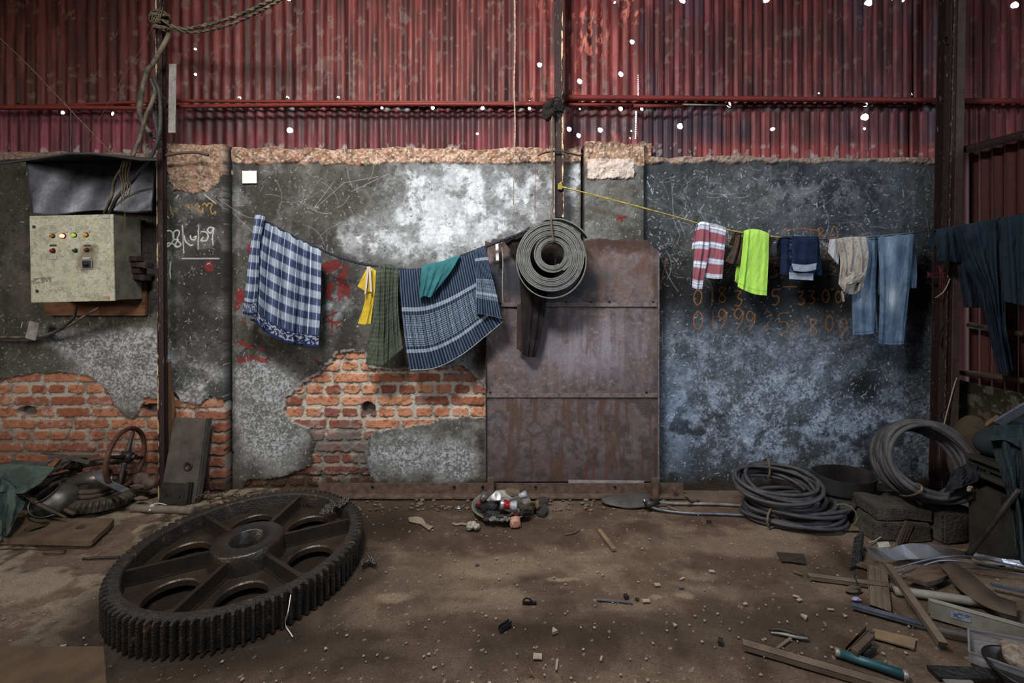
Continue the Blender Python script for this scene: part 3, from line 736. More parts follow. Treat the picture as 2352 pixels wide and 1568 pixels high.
lathe('iron_ring', [(.028, -.004), (.034, 0), (.028, .004), (.022, 0), (.028, -.004)], m_steel, tr_, P(2177, 94, 3.0), Euler((math.radians(80), .3, 0)).to_matrix(), 24)
# red plastic twine tied round the corner post
m_twine = mat('maroon_twine', (92, 34, 40), (60, 24, 28), .7, scale=40)
p0 = P(2130, 632, 2.97)
pts = [P(2130, 630, 2.96), P(2150, 634, 2.95), P(2175, 630, 2.95), P(2198, 640, 2.96)]
V1 = [tube_data(smooth_path([p+Vector((0, 0, rnd.uniform(-.02, .02))) for p in pts], 5), .004, 5) for _ in range(6)]
V1 += [tube_data(smooth_path([P(2160+rnd.uniform(-6, 6), 610, 2.96), P(2168+rnd.uniform(-9, 9), 640, 2.94), P(2165+rnd.uniform(-12, 12), 680+rnd.uniform(-20, 20), 2.96)], 5), .003, 5) for _ in range(6)]
solo(mk('twine_tie', *join(V1), m_twine, None, True), 'tangle of maroon plastic twine knotted round the dark corner post', 'twine')
V1 = [tube_data(smooth_path([P(2170, 560, 2.98), P(2176+rnd.uniform(-8, 8), 700, 2.97), P(2158+rnd.uniform(-10, 20), 780, 2.97), P(2182+rnd.uniform(-8, 8), 840, 2.97), P(2166+rnd.uniform(-8, 8), 960, 2.97)], 6), .004, 5) for _ in range(4)]
solo(mk('rag_strip', *join(V1), m_rag, None, True), 'dark frayed strands hanging down the front of the corner post', 'rag')
V1 = tube_data(smooth_path([P(2182, 640, 2.93), P(2176, 655, 2.92), P(2165, 672, 2.92), P(2149, 684, 2.93)], 6), .0035, 6)
solo(mk('string', *V1, m_rope_pale, None, True), 'short pale string dangling from the maroon twine on the corner post', 'string')
solo(tube('string', [P(2198, 866, 2.93), P(2186, 905, 2.92), P(2164, 990, 2.9), P(2160, 1004, 2.9)], .0032, m_rope_pale), 'long pale string slanting down from the lower bamboo of the side wall', 'string')

# ---------------- rails across the cladding
def pole(name, label, pts, r, m, cat='pole', nodes=5, seed=1):
    rr = random.Random(seed)
    sp_ = smooth_path(pts, 14); n = len(sp_); rad = []
    nn = [rr.uniform(i, i+.8)/nodes for i in range(nodes)]
    for i in range(n):
        t = i/(n-1); k = 1+.16*sum(math.exp(-((t-q)/.008)**2) for q in nn); rad.append(r*k*(1-.12*t))
    return solo(mk(name, *tube_data(sp_, rad, 12), m, None, True), label, cat)
dp = 3.12
pole('bamboo_pole', 'upper red-painted bamboo pole running from the left edge to the left post', [P(-40, 250, dp), P(170, 240, dp), P(345, 234, dp)], .011, m_bamboo)
pole('bamboo_pole', 'thicker red-painted bamboo pole below it, left edge to the left post', [P(-60, 246, dp-.03), P(150, 247, dp-.03), P(356, 249, dp-.03)], .017, m_bamboo, seed=2)
pole('bamboo_pole', 'thin upper one of the paired red poles between the left and middle posts', [P(402, 232, dp), P(800, 234, dp), P(1272, 237, dp)], .011, m_bamboo, seed=3, nodes=8)
pole('bamboo_pole', 'thicker lower one of the paired red poles between the left and middle posts', [P(402, 245, dp-.025), P(800, 240, dp-.025), P(1268, 240, dp-.025)], .014, m_bamboo, seed=4, nodes=8)
pole('bamboo_pole', 'long red pole with a bare patch between the middle and corner posts', [P(1258, 224, dp), P(1700, 227, dp), P(2172, 231, dp)], .0195, mat('painted_pole', (122, 48, 42), (98, 38, 36), .55, scale=6, stretch=(1, 5, 5), c3=(176, 152, 124), lo=.4, hi=.66), seed=5, nodes=7)
pole('bamboo_pole', 'short cracked red pole under the long one, right of the middle post', [P(1292, 240, dp-.01), P(1458, 241, dp-.01)], .011, m_bamboo, seed=6, nodes=3)
pole('bamboo_pole', 'stub of bright red pole ending in bare wood near the tall bright gap', [P(1455, 243, dp-.02), P(1570, 244, dp-.02)], .013, m_bamboo, seed=7, nodes=2)
pole('split_cane', 'pale split cane continuing the red stub to the right', [P(1568, 240, dp-.01), P(1666, 242, dp-.01)], .006, mat('cane', (150, 134, 108), (110, 96, 78), .8), 'cane', seed=8, nodes=2)
pole('bamboo_pole', 'red pole carrying on to the right beyond the corner post', [P(2206, 232, dp), P(2430, 232, dp)], .019, m_bamboo, seed=9, nodes=3)
# poles of the side wall
XS = 3.15
def S_(y, py): return Vector((XS, y, HC+(650-py)*y/FPX))
pole('bamboo_pole', 'dark slanting rail on top of the right side wall', [S_(3.1, 356)-Vector((.06, 0, 0)), S_(2.68, 312)-Vector((.03, 0, 0)), S_(2.1, 230)], .028, m_post, seed=10)
pole('bamboo_pole', 'dull bamboo pole across the side wall behind the navy trousers', [S_(3.0, 746), S_(2.68, 768)], .02, m_bamboo2, seed=11, nodes=2)
pole('bamboo_pole', 'lower dull bamboo pole resting along the masonry foot of the side wall', [S_(3.06, 854)-Vector((.02, 0, 0)), S_(2.66, 875)-Vector((.02, 0, 0))], .022, m_bamboo2, seed=12, nodes=2)
# galvanised pipe upright beside the corner post
solo(tube('pipe', [P(2191, 655, 3.0), P(2190, 760, 3.0), P(2192, 868, 3.0)], .009, m_steel_lt, None, 10, k=3), 'thin galvanised pipe standing upright beside the corner post', 'pipe')

# ---------------- door of rusty sheets
def build_door():
    dd = 3.06; st = 1.6
    t = thing('door_1', None, None, (P(1313, 1105, dd).x, dd, P(1313, 1105, dd).z)); t['kind'] = 'structure'; t['label'] = 'rusty sheet-metal door of three panels with a torn top edge'
    def panel(nm, x0, x1, y0, y1, dy, fn, topfn=None):
        xs = np.arange(x0, x1+st, st); ys = np.arange(y0, y1+st, st); X, Y = np.meshgrid(xs, ys)
        c = fn(X, Y); Yc = Y
        if topfn is not None: Yc = np.maximum(Y, topfn(X))
        D = dd+dy-.003*np.sin(X/60)*np.sin(Y/70)
        H, W = X.shape
        Vx = (X-1176)/FPX*(dd+dy); Vz = HC+(650-Yc)/FPX*(dd+dy)
        return grid(nm, Vx, D, Vz, c, M_rust, t, flip=True, thick=.004)
    def base(X, Y, sd):
        n1 = fbm(X, Y, 90, 600+sd, 5); n2 = fbm(X, Y, 26, 610+sd, 5); n3 = fbm(X, Y, 7, 620+sd, 3); nv = fbm(X*2.2, Y*.25, 24, 630+sd, 4)
        c = np.zeros(X.shape+(3,))+lin((104, 92, 91)); c = mix(c, (68, 61, 63), sst(.42, .62, n2)*.7); c = mix(c, (118, 92, 80), sst(.5, .66, nv)*.45); c = mix(c, (124, 116, 124), sst(.52, .68, fbm(X, Y, 12, 645+sd, 4))*.35)
        c *= (.75+.5*n3)[..., None]; return c, n1, n2, n3, nv
    def top(X, Y):
        c, n1, n2, n3, nv = base(X, Y, 1)
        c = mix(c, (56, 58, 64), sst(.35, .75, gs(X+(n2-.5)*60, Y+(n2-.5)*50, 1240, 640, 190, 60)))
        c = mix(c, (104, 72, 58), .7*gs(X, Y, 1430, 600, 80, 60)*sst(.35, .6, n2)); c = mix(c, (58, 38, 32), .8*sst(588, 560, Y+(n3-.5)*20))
        return c
    def mid(X, Y):
        c, n1, n2, n3, nv = base(X, Y, 2)
        c = mix(c, (136, 130, 140), sst(.40, .62, n1*.5+n2*.5)*gs(X, Y, 1330, 820, 170, 90)*.85)
        c = mix(c, (144, 138, 150), sst(.45, .65, nv)*gs(X, Y, 1350, 790, 110, 70)*.7); c = mix(c, (150, 150, 150), (n3 > .72)*.3)
        return c
    def low(X, Y):
        c, n1, n2, n3, nv = base(X, Y, 3)
        c = mix(c, (48, 38, 34), sst(1010, 1100, Y)*.4); c = mix(c, (40, 32, 28), sst(.52, .64, nv)*.45); c = mix(c, (118, 116, 122), sst(.56, .7, n2)*gs(X, Y, 1200, 970, 110, 60)*.6)
        c = mix(c, (104, 78, 68), sst(.55, .7, nv)*.4); c = mix(c, (110, 60, 48), ((np.abs(X-1346) < 2) | (np.abs(X-1362) < 1.5))*(Y > 1060)*.8)
        return c
    tp = lambda X: np.where(X < 1130, 556, 551)+(fbm(X, X*0, 22, 640, 4)-.5)*12+sst(1478, 1512, X)*26
    panel('upper_sheet', 1114, 1512, 540, 695, .008, top, tp); panel('middle_sheet', 1115, 1510, 700, 902, .004, mid); panel('lower_sheet', 1115, 1511, 903, 1106, 0, low)
    for y, x0, x1 in ((693, 1152, 1508), (901, 1116, 1510)):
        a, b = P(x0, y+6, dd-.004), P(x1, y+6, dd-.004); r_ = bar('angle_rail', a, b, .03, .008, m_rail, t, 'box', (0, -1, 0))
        WORLD[r_.name] = WORLD[r_.name]
        for xx in ((1300, 1358, 1400, 1500) if y == 693 else (1126, 1485)):
            bx('bolt_hole', P(xx, y, dd-.014), (.016, .004, .012), m_black, r_, None, 0)
    bar('edge_strip', P(1511, 578, dd-.01), P(1511, 1108, dd-.01), .008, .02, m_rail, t, 'box', (0, -1, 0))
    bar('edge_strip', P(1116, 560, dd-.004), P(1117, 1104, dd-.004), .006, .012, m_steel, t, 'box', (0, -1, 0))
m_rail = mat('rail_iron', (124, 112, 112), (82, 74, 74), .5, .1, .5, scale=30)
build_door()
# sill: long angle iron on the ground in front of the wall
d_s = 3.02
def sz(py): return HC+(650-py)/FPX*d_s
ts = thing('trim_1', None, None, (P(1150, 1130, d_s).x, d_s, 0)); ts['kind'] = 'structure'; ts['label'] = 'long rusty channel iron lying along the foot of the wall'
mk('web_plate', *box_data(((P(730, 0, d_s).x+P(1570, 0, d_s).x)/2, d_s+.012, .045), (P(1570, 0, d_s).x-P(730, 0, d_s).x, .008, .085)), m_rusty, ts)
mk('flange_plate', *box_data(((P(730, 0, d_s).x+P(1570, 0, d_s).x)/2, d_s-.02, .012), (P(1570, 0, d_s).x-P(730, 0, d_s).x, .06, .010)), m_rusty, ts)
for xx in (855, 1043, 1108, 1230, 1412): lathe('bolt_hole', [(0, .003), (.010, .003), (.010, 0)], m_black, ts, P(xx, 1117, d_s-.001), Euler((math.radians(90), 0, 0)).to_matrix(), 14)
for xx, y0, y1, l in ((1127, 1097, 1132, 'short upright iron bracket at the left foot of the door'), (1504, 1098, 1140, 'upright iron bracket at the right foot of the door')):
    a = P(xx, y1, 2.985); a.z = .0; b = P(xx, y0, 2.985); solo(mk('iron_bracket', *box_data((a+b)/2, (.045, .03, b.z), None, .002), m_rusty), l, 'bracket')
bx0 = P(1548, 1121, 2.98)
solo(lathe('hex_bolt', [(0, .02), (.014, .02), (.014, 0), (.022, 0), (.022, -.006), (0, -.006)], m_rusty, None, bx0, Euler((math.radians(90), 0, 0)).to_matrix(), 6, False), 'rusty hexagon bolt in the channel iron right of the door', 'bolt')
solo(mk('plank', *bar_data(P(1305, 1107, 3.07), P(1478, 1109, 3.07), .03, .022, 'box'), m_grey_paint), 'pale plank lying in the gap under the door', 'plank')
solo(lathe('metal_dish', [(0, 0), (.03, 0), (.042, .012), (.040, .014), (.03, .004), (0, .004)], m_steel_lt, None, P(1186, 1113, 3.07), None, 24), 'small shiny dish in the gap under the left end of the door', 'dish')

# ---------------- control box
def build_box():
    d = 2.86; bd = .20
    # front face corners in the picture
    A, B, C, D = P(67, 497, d), P(260, 490, d), P(266, 692, d), P(77, 693, d)
    ex = ((B-A)+(C-D)).normalized(); ez = ((A-D)+(B-C)).normalized(); ey = ez.cross(ex).normalized(); ez = ex.cross(ey).normalized()
    R = Matrix((ex, ey, ez)).transposed(); c = (A+B+C+D)/4; W = ((B-A).length+(C-D).length)/2; Hh = ((A-D).length+(B-C).length)/2
    t = thing('control_box', 'cream metal electrical control box with push buttons and one lit red lamp', 'control box', (c.x, c.y+bd/2, c.z-Hh/2))
    at = lambda u, v, o=0: c+ex*u+ez*v+ey*o
    def u_(px, py): # front face coordinates of a picture point
        p = P(px, py, d)-c; return p.dot(ex), p.dot(ez)
    m_body = mat('grey_green_body', (118, 116, 102), (84, 82, 72), .6, .1, scale=14)
    # door with numpy grime
    mk('cabinet', *box_data(at(.004, 0, bd/2+.008), (W-.006, bd, Hh-.006), R, .004), m_body, t)
    st = .0022; us = np.arange(-W/2, W/2, st); vs2 = np.arange(-Hh/2, Hh/2, st); U, Vv = np.meshgrid(us, vs2)
    a, b = U*1000, Vv*1000
    n1 = fbm(a, b, 120, 700, 5); n2 = fbm(a, b, 40, 710, 5); n3 = fbm(a, b, 12, 720, 4); n4 = fbm(a, b, 5, 730, 2)
    cc = np.zeros(U.shape+(3,))+lin((172, 172, 150)); cc = mix(cc, (138, 138, 118), sst(.42, .66, n2)*.6); cc = mix(cc, (186, 188, 172), sst(.5, .66, n1)*.5)
    cc = mix(cc, (104, 98, 80), sst(.60, .70, n3)*.4); cc = mix(cc, (58, 54, 44), (n4 > .80)*.7); cc = mix(cc, (205, 205, 190), (n3 < .3)*.4)
    sm = gs(a+(n2-.5)*70, b+(n2-.5)*70, u_(188, 0)[0]*1000, u_(0, 606)[1]*1000+0, 75, 70)*1.0+.9*gs(a+(n2-.5)*40, b+(n2-.5)*40, u_(198, 0)[0]*1000, u_(0, 578)[1]*1000, 50, 34)
    cc = mix(cc, (108, 98, 74), sst(.2, .7, sm)*.8); cc = mix(cc, (42, 38, 30), sst(.75, 1.3, sm)*.9)
    ux, uz = u_(97, 638); cc = mix(cc, (96, 96, 84), ((np.abs(a-ux*1000) < 66) & (np.abs(b-uz*1000-a*.08) < 19) & (n3 > .35))*.75)
    rng = np.random.RandomState(5)
    Hc_, Wc_ = U.shape
    for _ in range(260):
        x = rng.uniform(-W/2, W/2)*1000; y = rng.uniform(-Hh/2, Hh/2)*1000; L_ = rng.exponential(9); th = rng.uniform(.2, 1.2)
        stroke(cc, -W/2*1000, -Hh/2*1000, st*1000, [(x, y), (x+L_*math.cos(th), y+L_*math.sin(th))], (70, 66, 54) if rng.rand() < .8 else (206, 206, 196), 2.4, .7)
    for s_ in ([(112, 671), (124, 664)], [(116, 664), (121, 672)], [(126, 672), (128, 664), (133, 671)], [(135, 663), (136, 671)], [(138, 664), (142, 668), (146, 662), (147, 670)], [(150, 669), (153, 661)], [(148, 661), (158, 661)]):
        stroke(cc, -W/2*1000, -Hh/2*1000, st*1000, [(u_(*q)[0]*1000, u_(*q)[1]*1000) for q in s_], (50, 48, 40), 3, .8)
    Pw = c[None, None, :] if False else None
    X = c.x+ex.x*U+ez.x*Vv; Y = c.y+ex.y*U+ez.y*Vv+0*U; Z = c.z+ex.z*U+ez.z*Vv
    dr = grid('box_door', X, Y, Z, cc, vmat('cream_enamel', .5, .05, .4, 200, .12, .1, .001), t, smooth=False, thick=.012)
    def knob(px, py, nm, mt, r=.0105, l=.016, sub=None):
        u, v = u_(px, py); pt = at(u, v, -.006); Rr = R @ Matrix.Rotation(math.radians(90), 3, 'X')
        bz = lathe('bezel', [(0, .004), (r*1.35, .004), (r*1.5, 0), (r*1.5, -.004)], m_black, t, pt, Rr, 20)
        k_ = lathe(nm, [(r, 0), (r, l*.7), (r*.85, l), (0, l*1.05)], mt, bz, pt, Rr, 20)
        return k_
    def lit(nm, col, e):
        m, n, b_ = base_mat(nm, .3); b_.inputs['Base Color'].default_value = (*srgb(col), 1)
        if e: b_.inputs['Emission Color'].default_value = (*e[0], 1); b_.inputs['Emission Strength'].default_value = e[1]
        return m
    am = lit('amber_lens', (150, 104, 20), None)
    tag(knob(124, 542, 'indicator_lamp', am), 'dull amber lamp')
    tag(knob(148, 542, 'indicator_lamp', lit('red_lit_lens', (255, 90, 70), ((1, .16, .10), 5.0)), .0125), 'glowing red lamp')
    tag(knob(174, 540.5, 'indicator_lamp', lit('green_lens', (150, 190, 30), ((.5, .75, .08), .35))), 'yellow-green lamp')
    tag(knob(200.5, 540, 'indicator_lamp', lit('orange_lens', (190, 120, 20), ((.9, .4, .03), .2))), 'orange lamp')
    tag(knob(124.5, 576, 'push_button', lit('red_plastic', (120, 24, 26), None), .0115), 'dark red button'); tag(knob(176, 575.5, 'push_button', lit('green_plastic', (24, 74, 44), None), .010), 'green button')
    tag(knob(202, 574, 'push_button', lit('red2_plastic', (120, 34, 26), None), .010), 'small red button')
    def plate(nm, px, py, w_, h_, mt, o=.008, z=.004):
        u, v = u_(px, py); return mk(nm, *box_data(at(u, v, -o), (w_/FPX*d, z, h_/FPX*d), R), mt, t)
    for px, py in ((124, 533), (149.5, 532.5), (175, 532), (201, 531.5)): plate('name_plate', px, py, 16, 4, m_label)
    for px, py in ((125, 563.5), (202.5, 564)): plate('name_plate', px, py, 15, 3.6, m_steel)
    plate('name_plate', 202, 592.5, 18, 4.5, m_label); plate('name_plate', 121.5, 590.5, 7.5, 9, m_label); plate('name_plate', 129.5, 590.5, 7.5, 9, m_label)
    plate('name_plate', 246, 497, 16, 8, m_label); plate('sticker', 247.5, 683, 12, 6, mat('red_white_sticker', (184, 150, 130), (150, 80, 60), .6, scale=120, bstr=0), .0075, .002)
    sw = plate('rotary_switch', 203.5, 607, 23, 21, m_steel_lt, .009, .008)
    u, v = u_(203.5, 607); mk('dial_plate', *box_data(at(u, v, -.014), (.052, .004, .050), R), m_black, sw)
    lathe('switch_knob', [(.014, 0), (.013, .012), (.006, .013), (.006, .020), (0, .020)], m_black, sw, at(u, v, -.016), R @ Matrix.Rotation(math.radians(90), 3, 'X'), 20)
    for px, py in ((81, 521), (88, 668)):
        u, v = u_(px, py); lathe('lock', [(.010, 0), (.010, .004), (.005, .006), (0, .004)], m_steel, t, at(u, v, -.006), R @ Matrix.Rotation(math.radians(90), 3, 'X'), 16)
build_box()
# wooden mounting board behind it
bk = 3.09
solo(mk('mounting_board', *box_data((P(221, 0, bk).x, bk, P(0, 686, bk).z), (P(336, 0, bk).x-P(106, 0, bk).x, .02, P(0, 647, bk).z-P(0, 724, bk).z), None, .002), m_board), 'brown wooden board on the wall behind and below the control box', 'board')
solo(mk('mounting_board', *box_data(P(300, 528, bk+.005), (.14, .018, .16), None, .002), m_board), 'brown board end showing at the upper right corner of the control box', 'board')
# bundle of dark timber offcuts pushed behind the box
for i, (x0, x1, y0, y1, l) in enumerate(((306, 323, 588, 601, 'short brown block at the top of the blocks right of the control box'), (306, 345, 602, 614, 'long dark wooden block, second from the top beside the control box'), (306, 329, 614, 628, 'pale-ended dark block in the middle beside the control box'), (306, 340, 628, 642, 'lowest dark wooden block sticking out beside the control box'))):
    dd_ = 3.0+.01*i; a, b = P(x0-10, y0, dd_), P(x1, y1, dd_); solo(mk('wooden_block', *box_data((a+b)/2, (b.x-a.x, .07, a.z-b.z-.002), (0, .05*i, 0), .004), mat('dark_timber', (66, 52, 50), (44, 34, 34), .8, scale=20, stretch=(.6, 3, 3))), l, 'block')
# ---------------- bent sheet canopy over the box
def build_canopy():
    t = thing('sheet_canopy', 'bent galvanised sheet hood over the control box', 'canopy', P(205, 500, 3.05))
    us = np.linspace(0, 1, 60)
    m_gal = mat('galvanised_sheet', (128, 134, 146), (88, 92, 102), .42, .55, .5, scale=7, lo=.4, hi=.62)
    m_gal_dk = mat('dark_grey_sheet', (60, 60, 58), (42, 42, 42), .6, .2, .4, scale=7)  # darker grey than the back sheet, for the hood and its lip
    # back sheet: from y 375 down to 500
    X = []; U, Vv = np.meshgrid(us, np.linspace(0, 1, 30))
    lx = 60+Vv*14; rx = 357-Vv*6; px = lx+(rx-lx)*U
    py = 372+Vv*(118-8*U)+np.where(Vv > .9, (8*np.sin(U*9)+3)*(Vv-.9)*5, 0)
    dd_ = 3.07-.05*Vv+.004*np.sin(U*20+Vv*6)
    xb = (px-1176)/FPX*dd_; zb = HC+(650-py)/FPX*dd_
    mk_ = grid('back_sheet', xb, dd_, zb, None, m_gal, t, flip=True, thick=.002)
    # hood: slopes from the wall down and out toward the viewer, front edge arched
    U, Vv = np.meshgrid(us, np.linspace(0, 1, 16))
    ft = np.interp(us, [0, .12, .3, .45, .6, .75, .9, 1], [376, 371, 360, 350, 350, 357, 365, 366])
    pxf = -15+us*375
    df = 2.62
    xf = (pxf-1176)/FPX*df; zf_ = HC+(650-ft)/FPX*df
    xk = (35+us*325-1176)/FPX*3.08; zk = np.full(60, HC+(650-372)/FPX*3.08)
    Xh = xf[None]*Vv+xk[None]*(1-Vv); Yh = df*Vv+3.08*(1-Vv); Zh = zf_[None]*Vv+zk[None]*(1-Vv)+.02*np.sin(Vv*math.pi)
    grid('hood', Xh, Yh, Zh, None, m_gal_dk, t, thick=.002)
    X2 = np.stack([xf, xf]); Y2 = np.stack([np.full(60, df), np.full(60, df+.006)]); dz = np.interp(us, [0, .1, .5, .9, 1], [.004, .008, .014, .012, .01])
    Z2 = np.stack([zf_, zf_-dz]); grid('front_lip', X2, Y2, Z2, None, m_gal_dk, t, thick=.002)
build_canopy()

# ---------------- cables and ropes round the left post
m_knot = m_rope
dk = 2.88
tcab = [P(392, 60, dk), P(430, 66, dk), P(520, 45, dk-.1), P(600, 12, dk-.2), P(660, -22, dk-.3)]
solo(rope('cable', tcab, .013, m_cable, None, 60, 2), 'upper thick wrapped cable rising from the knot to the top edge', 'cable')
tcab = [P(392, 66, dk+.02), P(450, 74, dk+.0), P(530, 56, dk-.1), P(600, 24, dk-.2), P(668, -14, dk-.3)]
solo(rope('cable', tcab, .010, m_cable, None, 60, 2), 'lower thick wrapped cable rising from the knot to the top edge', 'cable')
V1 = []
for i in range(16):
    a0 = rnd.uniform(0, 6.28); r1 = rnd.uniform(.032, .055); c0 = P(368+rnd.uniform(-5, 8), 52+rnd.uniform(-14, 18), 2.97); tl_ = rnd.uniform(-.5, .5)
    pp = [c0+Vector((r1*math.cos(a0+k*.9), r1*.9*math.sin(a0+k*.9), tl_*r1*math.sin(k*.9)+.002*k)) for k in range(7)]
    V1.append(tube_data(smooth_path(pp, 4), rnd.uniform(.004, .010), 6))
for i in range(7):
    p_ = P(362, 52, 2.93); V1.append(tube_data(smooth_path([p_, p_+Vector((rnd.uniform(-.05, .03), -.01, rnd.uniform(-.02, .08))), p_+Vector((rnd.uniform(-.07, .05), -.01, rnd.uniform(.0, .1)))], 4), .0025, 5))
solo(mk('rope_knot', *join(V1), m_knot, None, True), 'fat rope knot wound round the left post near the top edge', 'rope')
# looping cables
def cab(label, px, r, m=m_cable, d=2.86, name='cable', cat='cable'):
    return solo(tube(name, [P(x, y, (q[0] if q else d)) for x, y, *q in px], r, m, None, 10, k=7), label, cat)
cab('thick dusty cable dropping from the knot to the coil on the left post', [(388, 78, 2.9), (378, 100), (352, 145), (338, 165), (326, 215), (322, 260), (335, 292), (345, 305)], .014)
cab('dark cable loop down the left post to the box, outermost', [(334, 168), (318, 230), (322, 275), (340, 305), (360, 312), (352, 250), (350, 190)], .011, m_cable_dk, 2.9)
cab('brown cable curving from the coil towards the canopy', [(348, 182), (356, 205), (350, 232), (336, 265), (320, 320), (305, 360)], .011, m_cable, 2.84)
cab('long dark cable running behind the post bottom into the box top', [(352, 178), (366, 215), (368, 290), (356, 340), (338, 372), (300, 420), (268, 455), (252, 490, 2.88)], .011, m_cable_dk, 2.83)
cab('cable from the canopy lip curving into the top of the control box', [(300, 362), (276, 392), (262, 420), (256, 452), (240, 489, 2.9)], .009, m_cable, 2.83)
cab('pale cable bending from the post into the top of the control box', [(352, 432, 2.98), (318, 440), (285, 455), (258, 478), (250, 490, 2.9)], .008, m_grey_paint, 2.9)
V1 = []
for x0 in (278, 284, 290, 296):
    V1.append(tube_data(smooth_path([P(298, 352, 2.78), P(x0+4, 372, 2.77), P(x0-2, 400, 2.77), P(x0+3, 425, 2.77), P(x0, 440+rnd.uniform(0, 30), 2.77)], 5), .0035, 6))
V1.append(tube_data(smooth_path([P(286, 375, 2.775), P(284, 430, 2.775), P(287, 500, 2.775), P(287, 530, 2.775)], 5), .002, 5))
for i in range(6):
    V1.append(tube_data(smooth_path([P(270+6*i, 350+rnd.uniform(-8, 8), 2.78), P(285, 362+rnd.uniform(-6, 6), 2.77), P(300-3*i, 372+rnd.uniform(-8, 8), 2.77)], 4), .004, 6))
solo(mk('cord_tangle', *join(V1), m_rope, None, True), 'tangle of frayed cords hanging in front of the canopy', 'cord')
cab('thin cord slanting from the left edge down to the canopy', [(-10, 78, 2.75), (60, 145), (150, 240), (250, 345), (268, 362)], .0028, m_rope, 2.75, 'cord', 'cord')
cab('hair-thin thread slanting from the post down to the wall top', [(352, 60, 2.9), (325, 110), (270, 200), (225, 280), (200, 340)], .0012, m_rope, 2.95, 'thread', 'thread')
V1 = []
for i in range(10):
    yy = 180+i*16; V1.append(tube_data(smooth_path([P(352+rnd.uniform(-8, 4), yy, 2.9), P(368, yy+rnd.uniform(-6, 14), 2.93), P(386+rnd.uniform(-4, 4), yy+rnd.uniform(0, 20), 2.95)], 4), .003, 5))
solo(mk('binding_cord', *join(V1), m_rag, None, True), 'dark cord lashing the cable coil to the left post', 'cord')
solo(mk('metal_strip', *box_data(P(396, 226, 2.94), (.048, .006, .465), (0, .012, 0), .001), m_grey_paint), 'pale weathered flat strip tied to the right of the left post', 'strip')
# lower cables, clip
cab('upper grey cable leaving the box bottom toward the left edge', [(228, 706, 2.94), (195, 725, 2.95), (150, 752, 2.98), (100, 770, 3.03), (60, 774, 3.05), (-30, 774, 3.06)], .0085, m_cable, 2.98)
cab('lower dark cable leaving the box bottom toward the left edge', [(175, 705, 2.94), (168, 730, 2.95), (140, 755, 2.98), (100, 775, 3.03), (60, 781, 3.05), (-30, 781, 3.06)], .0085, m_cable_dk, 2.98)
solo(mk('cable_clip', *box_data(P(75, 759, 3.03), (.075, .006, .125), (0, .25, 0), .002), m_grey_paint), 'bent grey metal strap holding the cables left below the control box', 'clip')
# paper square
m_paper = mat('paper', (240, 240, 238), (232, 232, 230), .9, bstr=0)
solo(mk('paper_notice', *box_data(P(573, 406.5, 3.112), (.103, .002, .089), (0, -.01, 0)), m_paper), 'blank white square of paper stuck high on the wall', 'paper')
# hanging thin rope
solo(rope('hanging_rope', [P(1182, -40, 2.95), P(1183, 100, 2.95), P(1181, 200, 2.95), P(1183, 280, 2.95), P(1182, 352, 2.95)], .0062, m_rope_pale, None, 90), 'thin pale rope hanging in front of the red iron left of the middle post', 'rope')
solo(tube('hanging_rope', [P(1182, 352, 2.95), P(1180, 420, 3.0), P(1180, 470, 3.05)], .003, m_rope_pale, None, 6), 'thin grey tail of the hanging rope trailing down the masonry', 'rope')
# knot of rag and rope on the middle post
V1 = [blob_data(P(1263+rnd.uniform(-8, 8), 252+rnd.uniform(-14, 22), 2.93), (.022, .018, .028), 3+k, .6, 2) for k in range(9)]
for i in range(10):
    V1.append(tube_data(smooth_path([P(1255+rnd.uniform(-10, 10), 240, 2.93), P(1280, 235+rnd.uniform(-15, 25), 2.92), P(1296, 225+rnd.uniform(-20, 40), 2.93)], 4), .004, 5))
solo(mk('rag_knot', *join(V1), m_rag, None, True), 'dark rag knotted round the middle post at the red pole', 'rag')
cab('dark rope running down the middle post from the rag knot to the belt roll', [(1268, 262, 2.93), (1268, 350, 2.93), (1270, 430, 2.93), (1268, 485, 2.93)], .007, m_rope, 2.93, 'rope', 'rope')
cab('bent iron rod hooked round the middle post at the wall top', [(1236, 357), (1250, 351), (1280, 347), (1310, 352), (1330, 357), (1338, 352)], .006, m_steel, 2.95, 'iron_rod', 'rod')
cab('dark iron rod jutting from the left post above the broken pilaster', [(382, 357), (410, 352), (450, 350), (478, 356)], .010, m_rusty, 2.96, 'iron_rod', 'rod')
# ply strip behind left post, leaning plate
pa = F(392, 1128); V1 = []
pts_ = [(384, 835), (398, 832), (399, 900), (396, 960), (392, 1090), (386, 1118)]
prl = [P(x, y, 3.03) for x, y in [(382, 832), (390, 830), (393, 880), (400, 935), (397, 1000), (394, 1060), (390, 1126), (382, 1126)]]
solo(prism('plywood_strip', prl, (0, 1, 0), .012, m_ply), 'narrow plywood strip standing behind the foot of the left post', 'plywood')
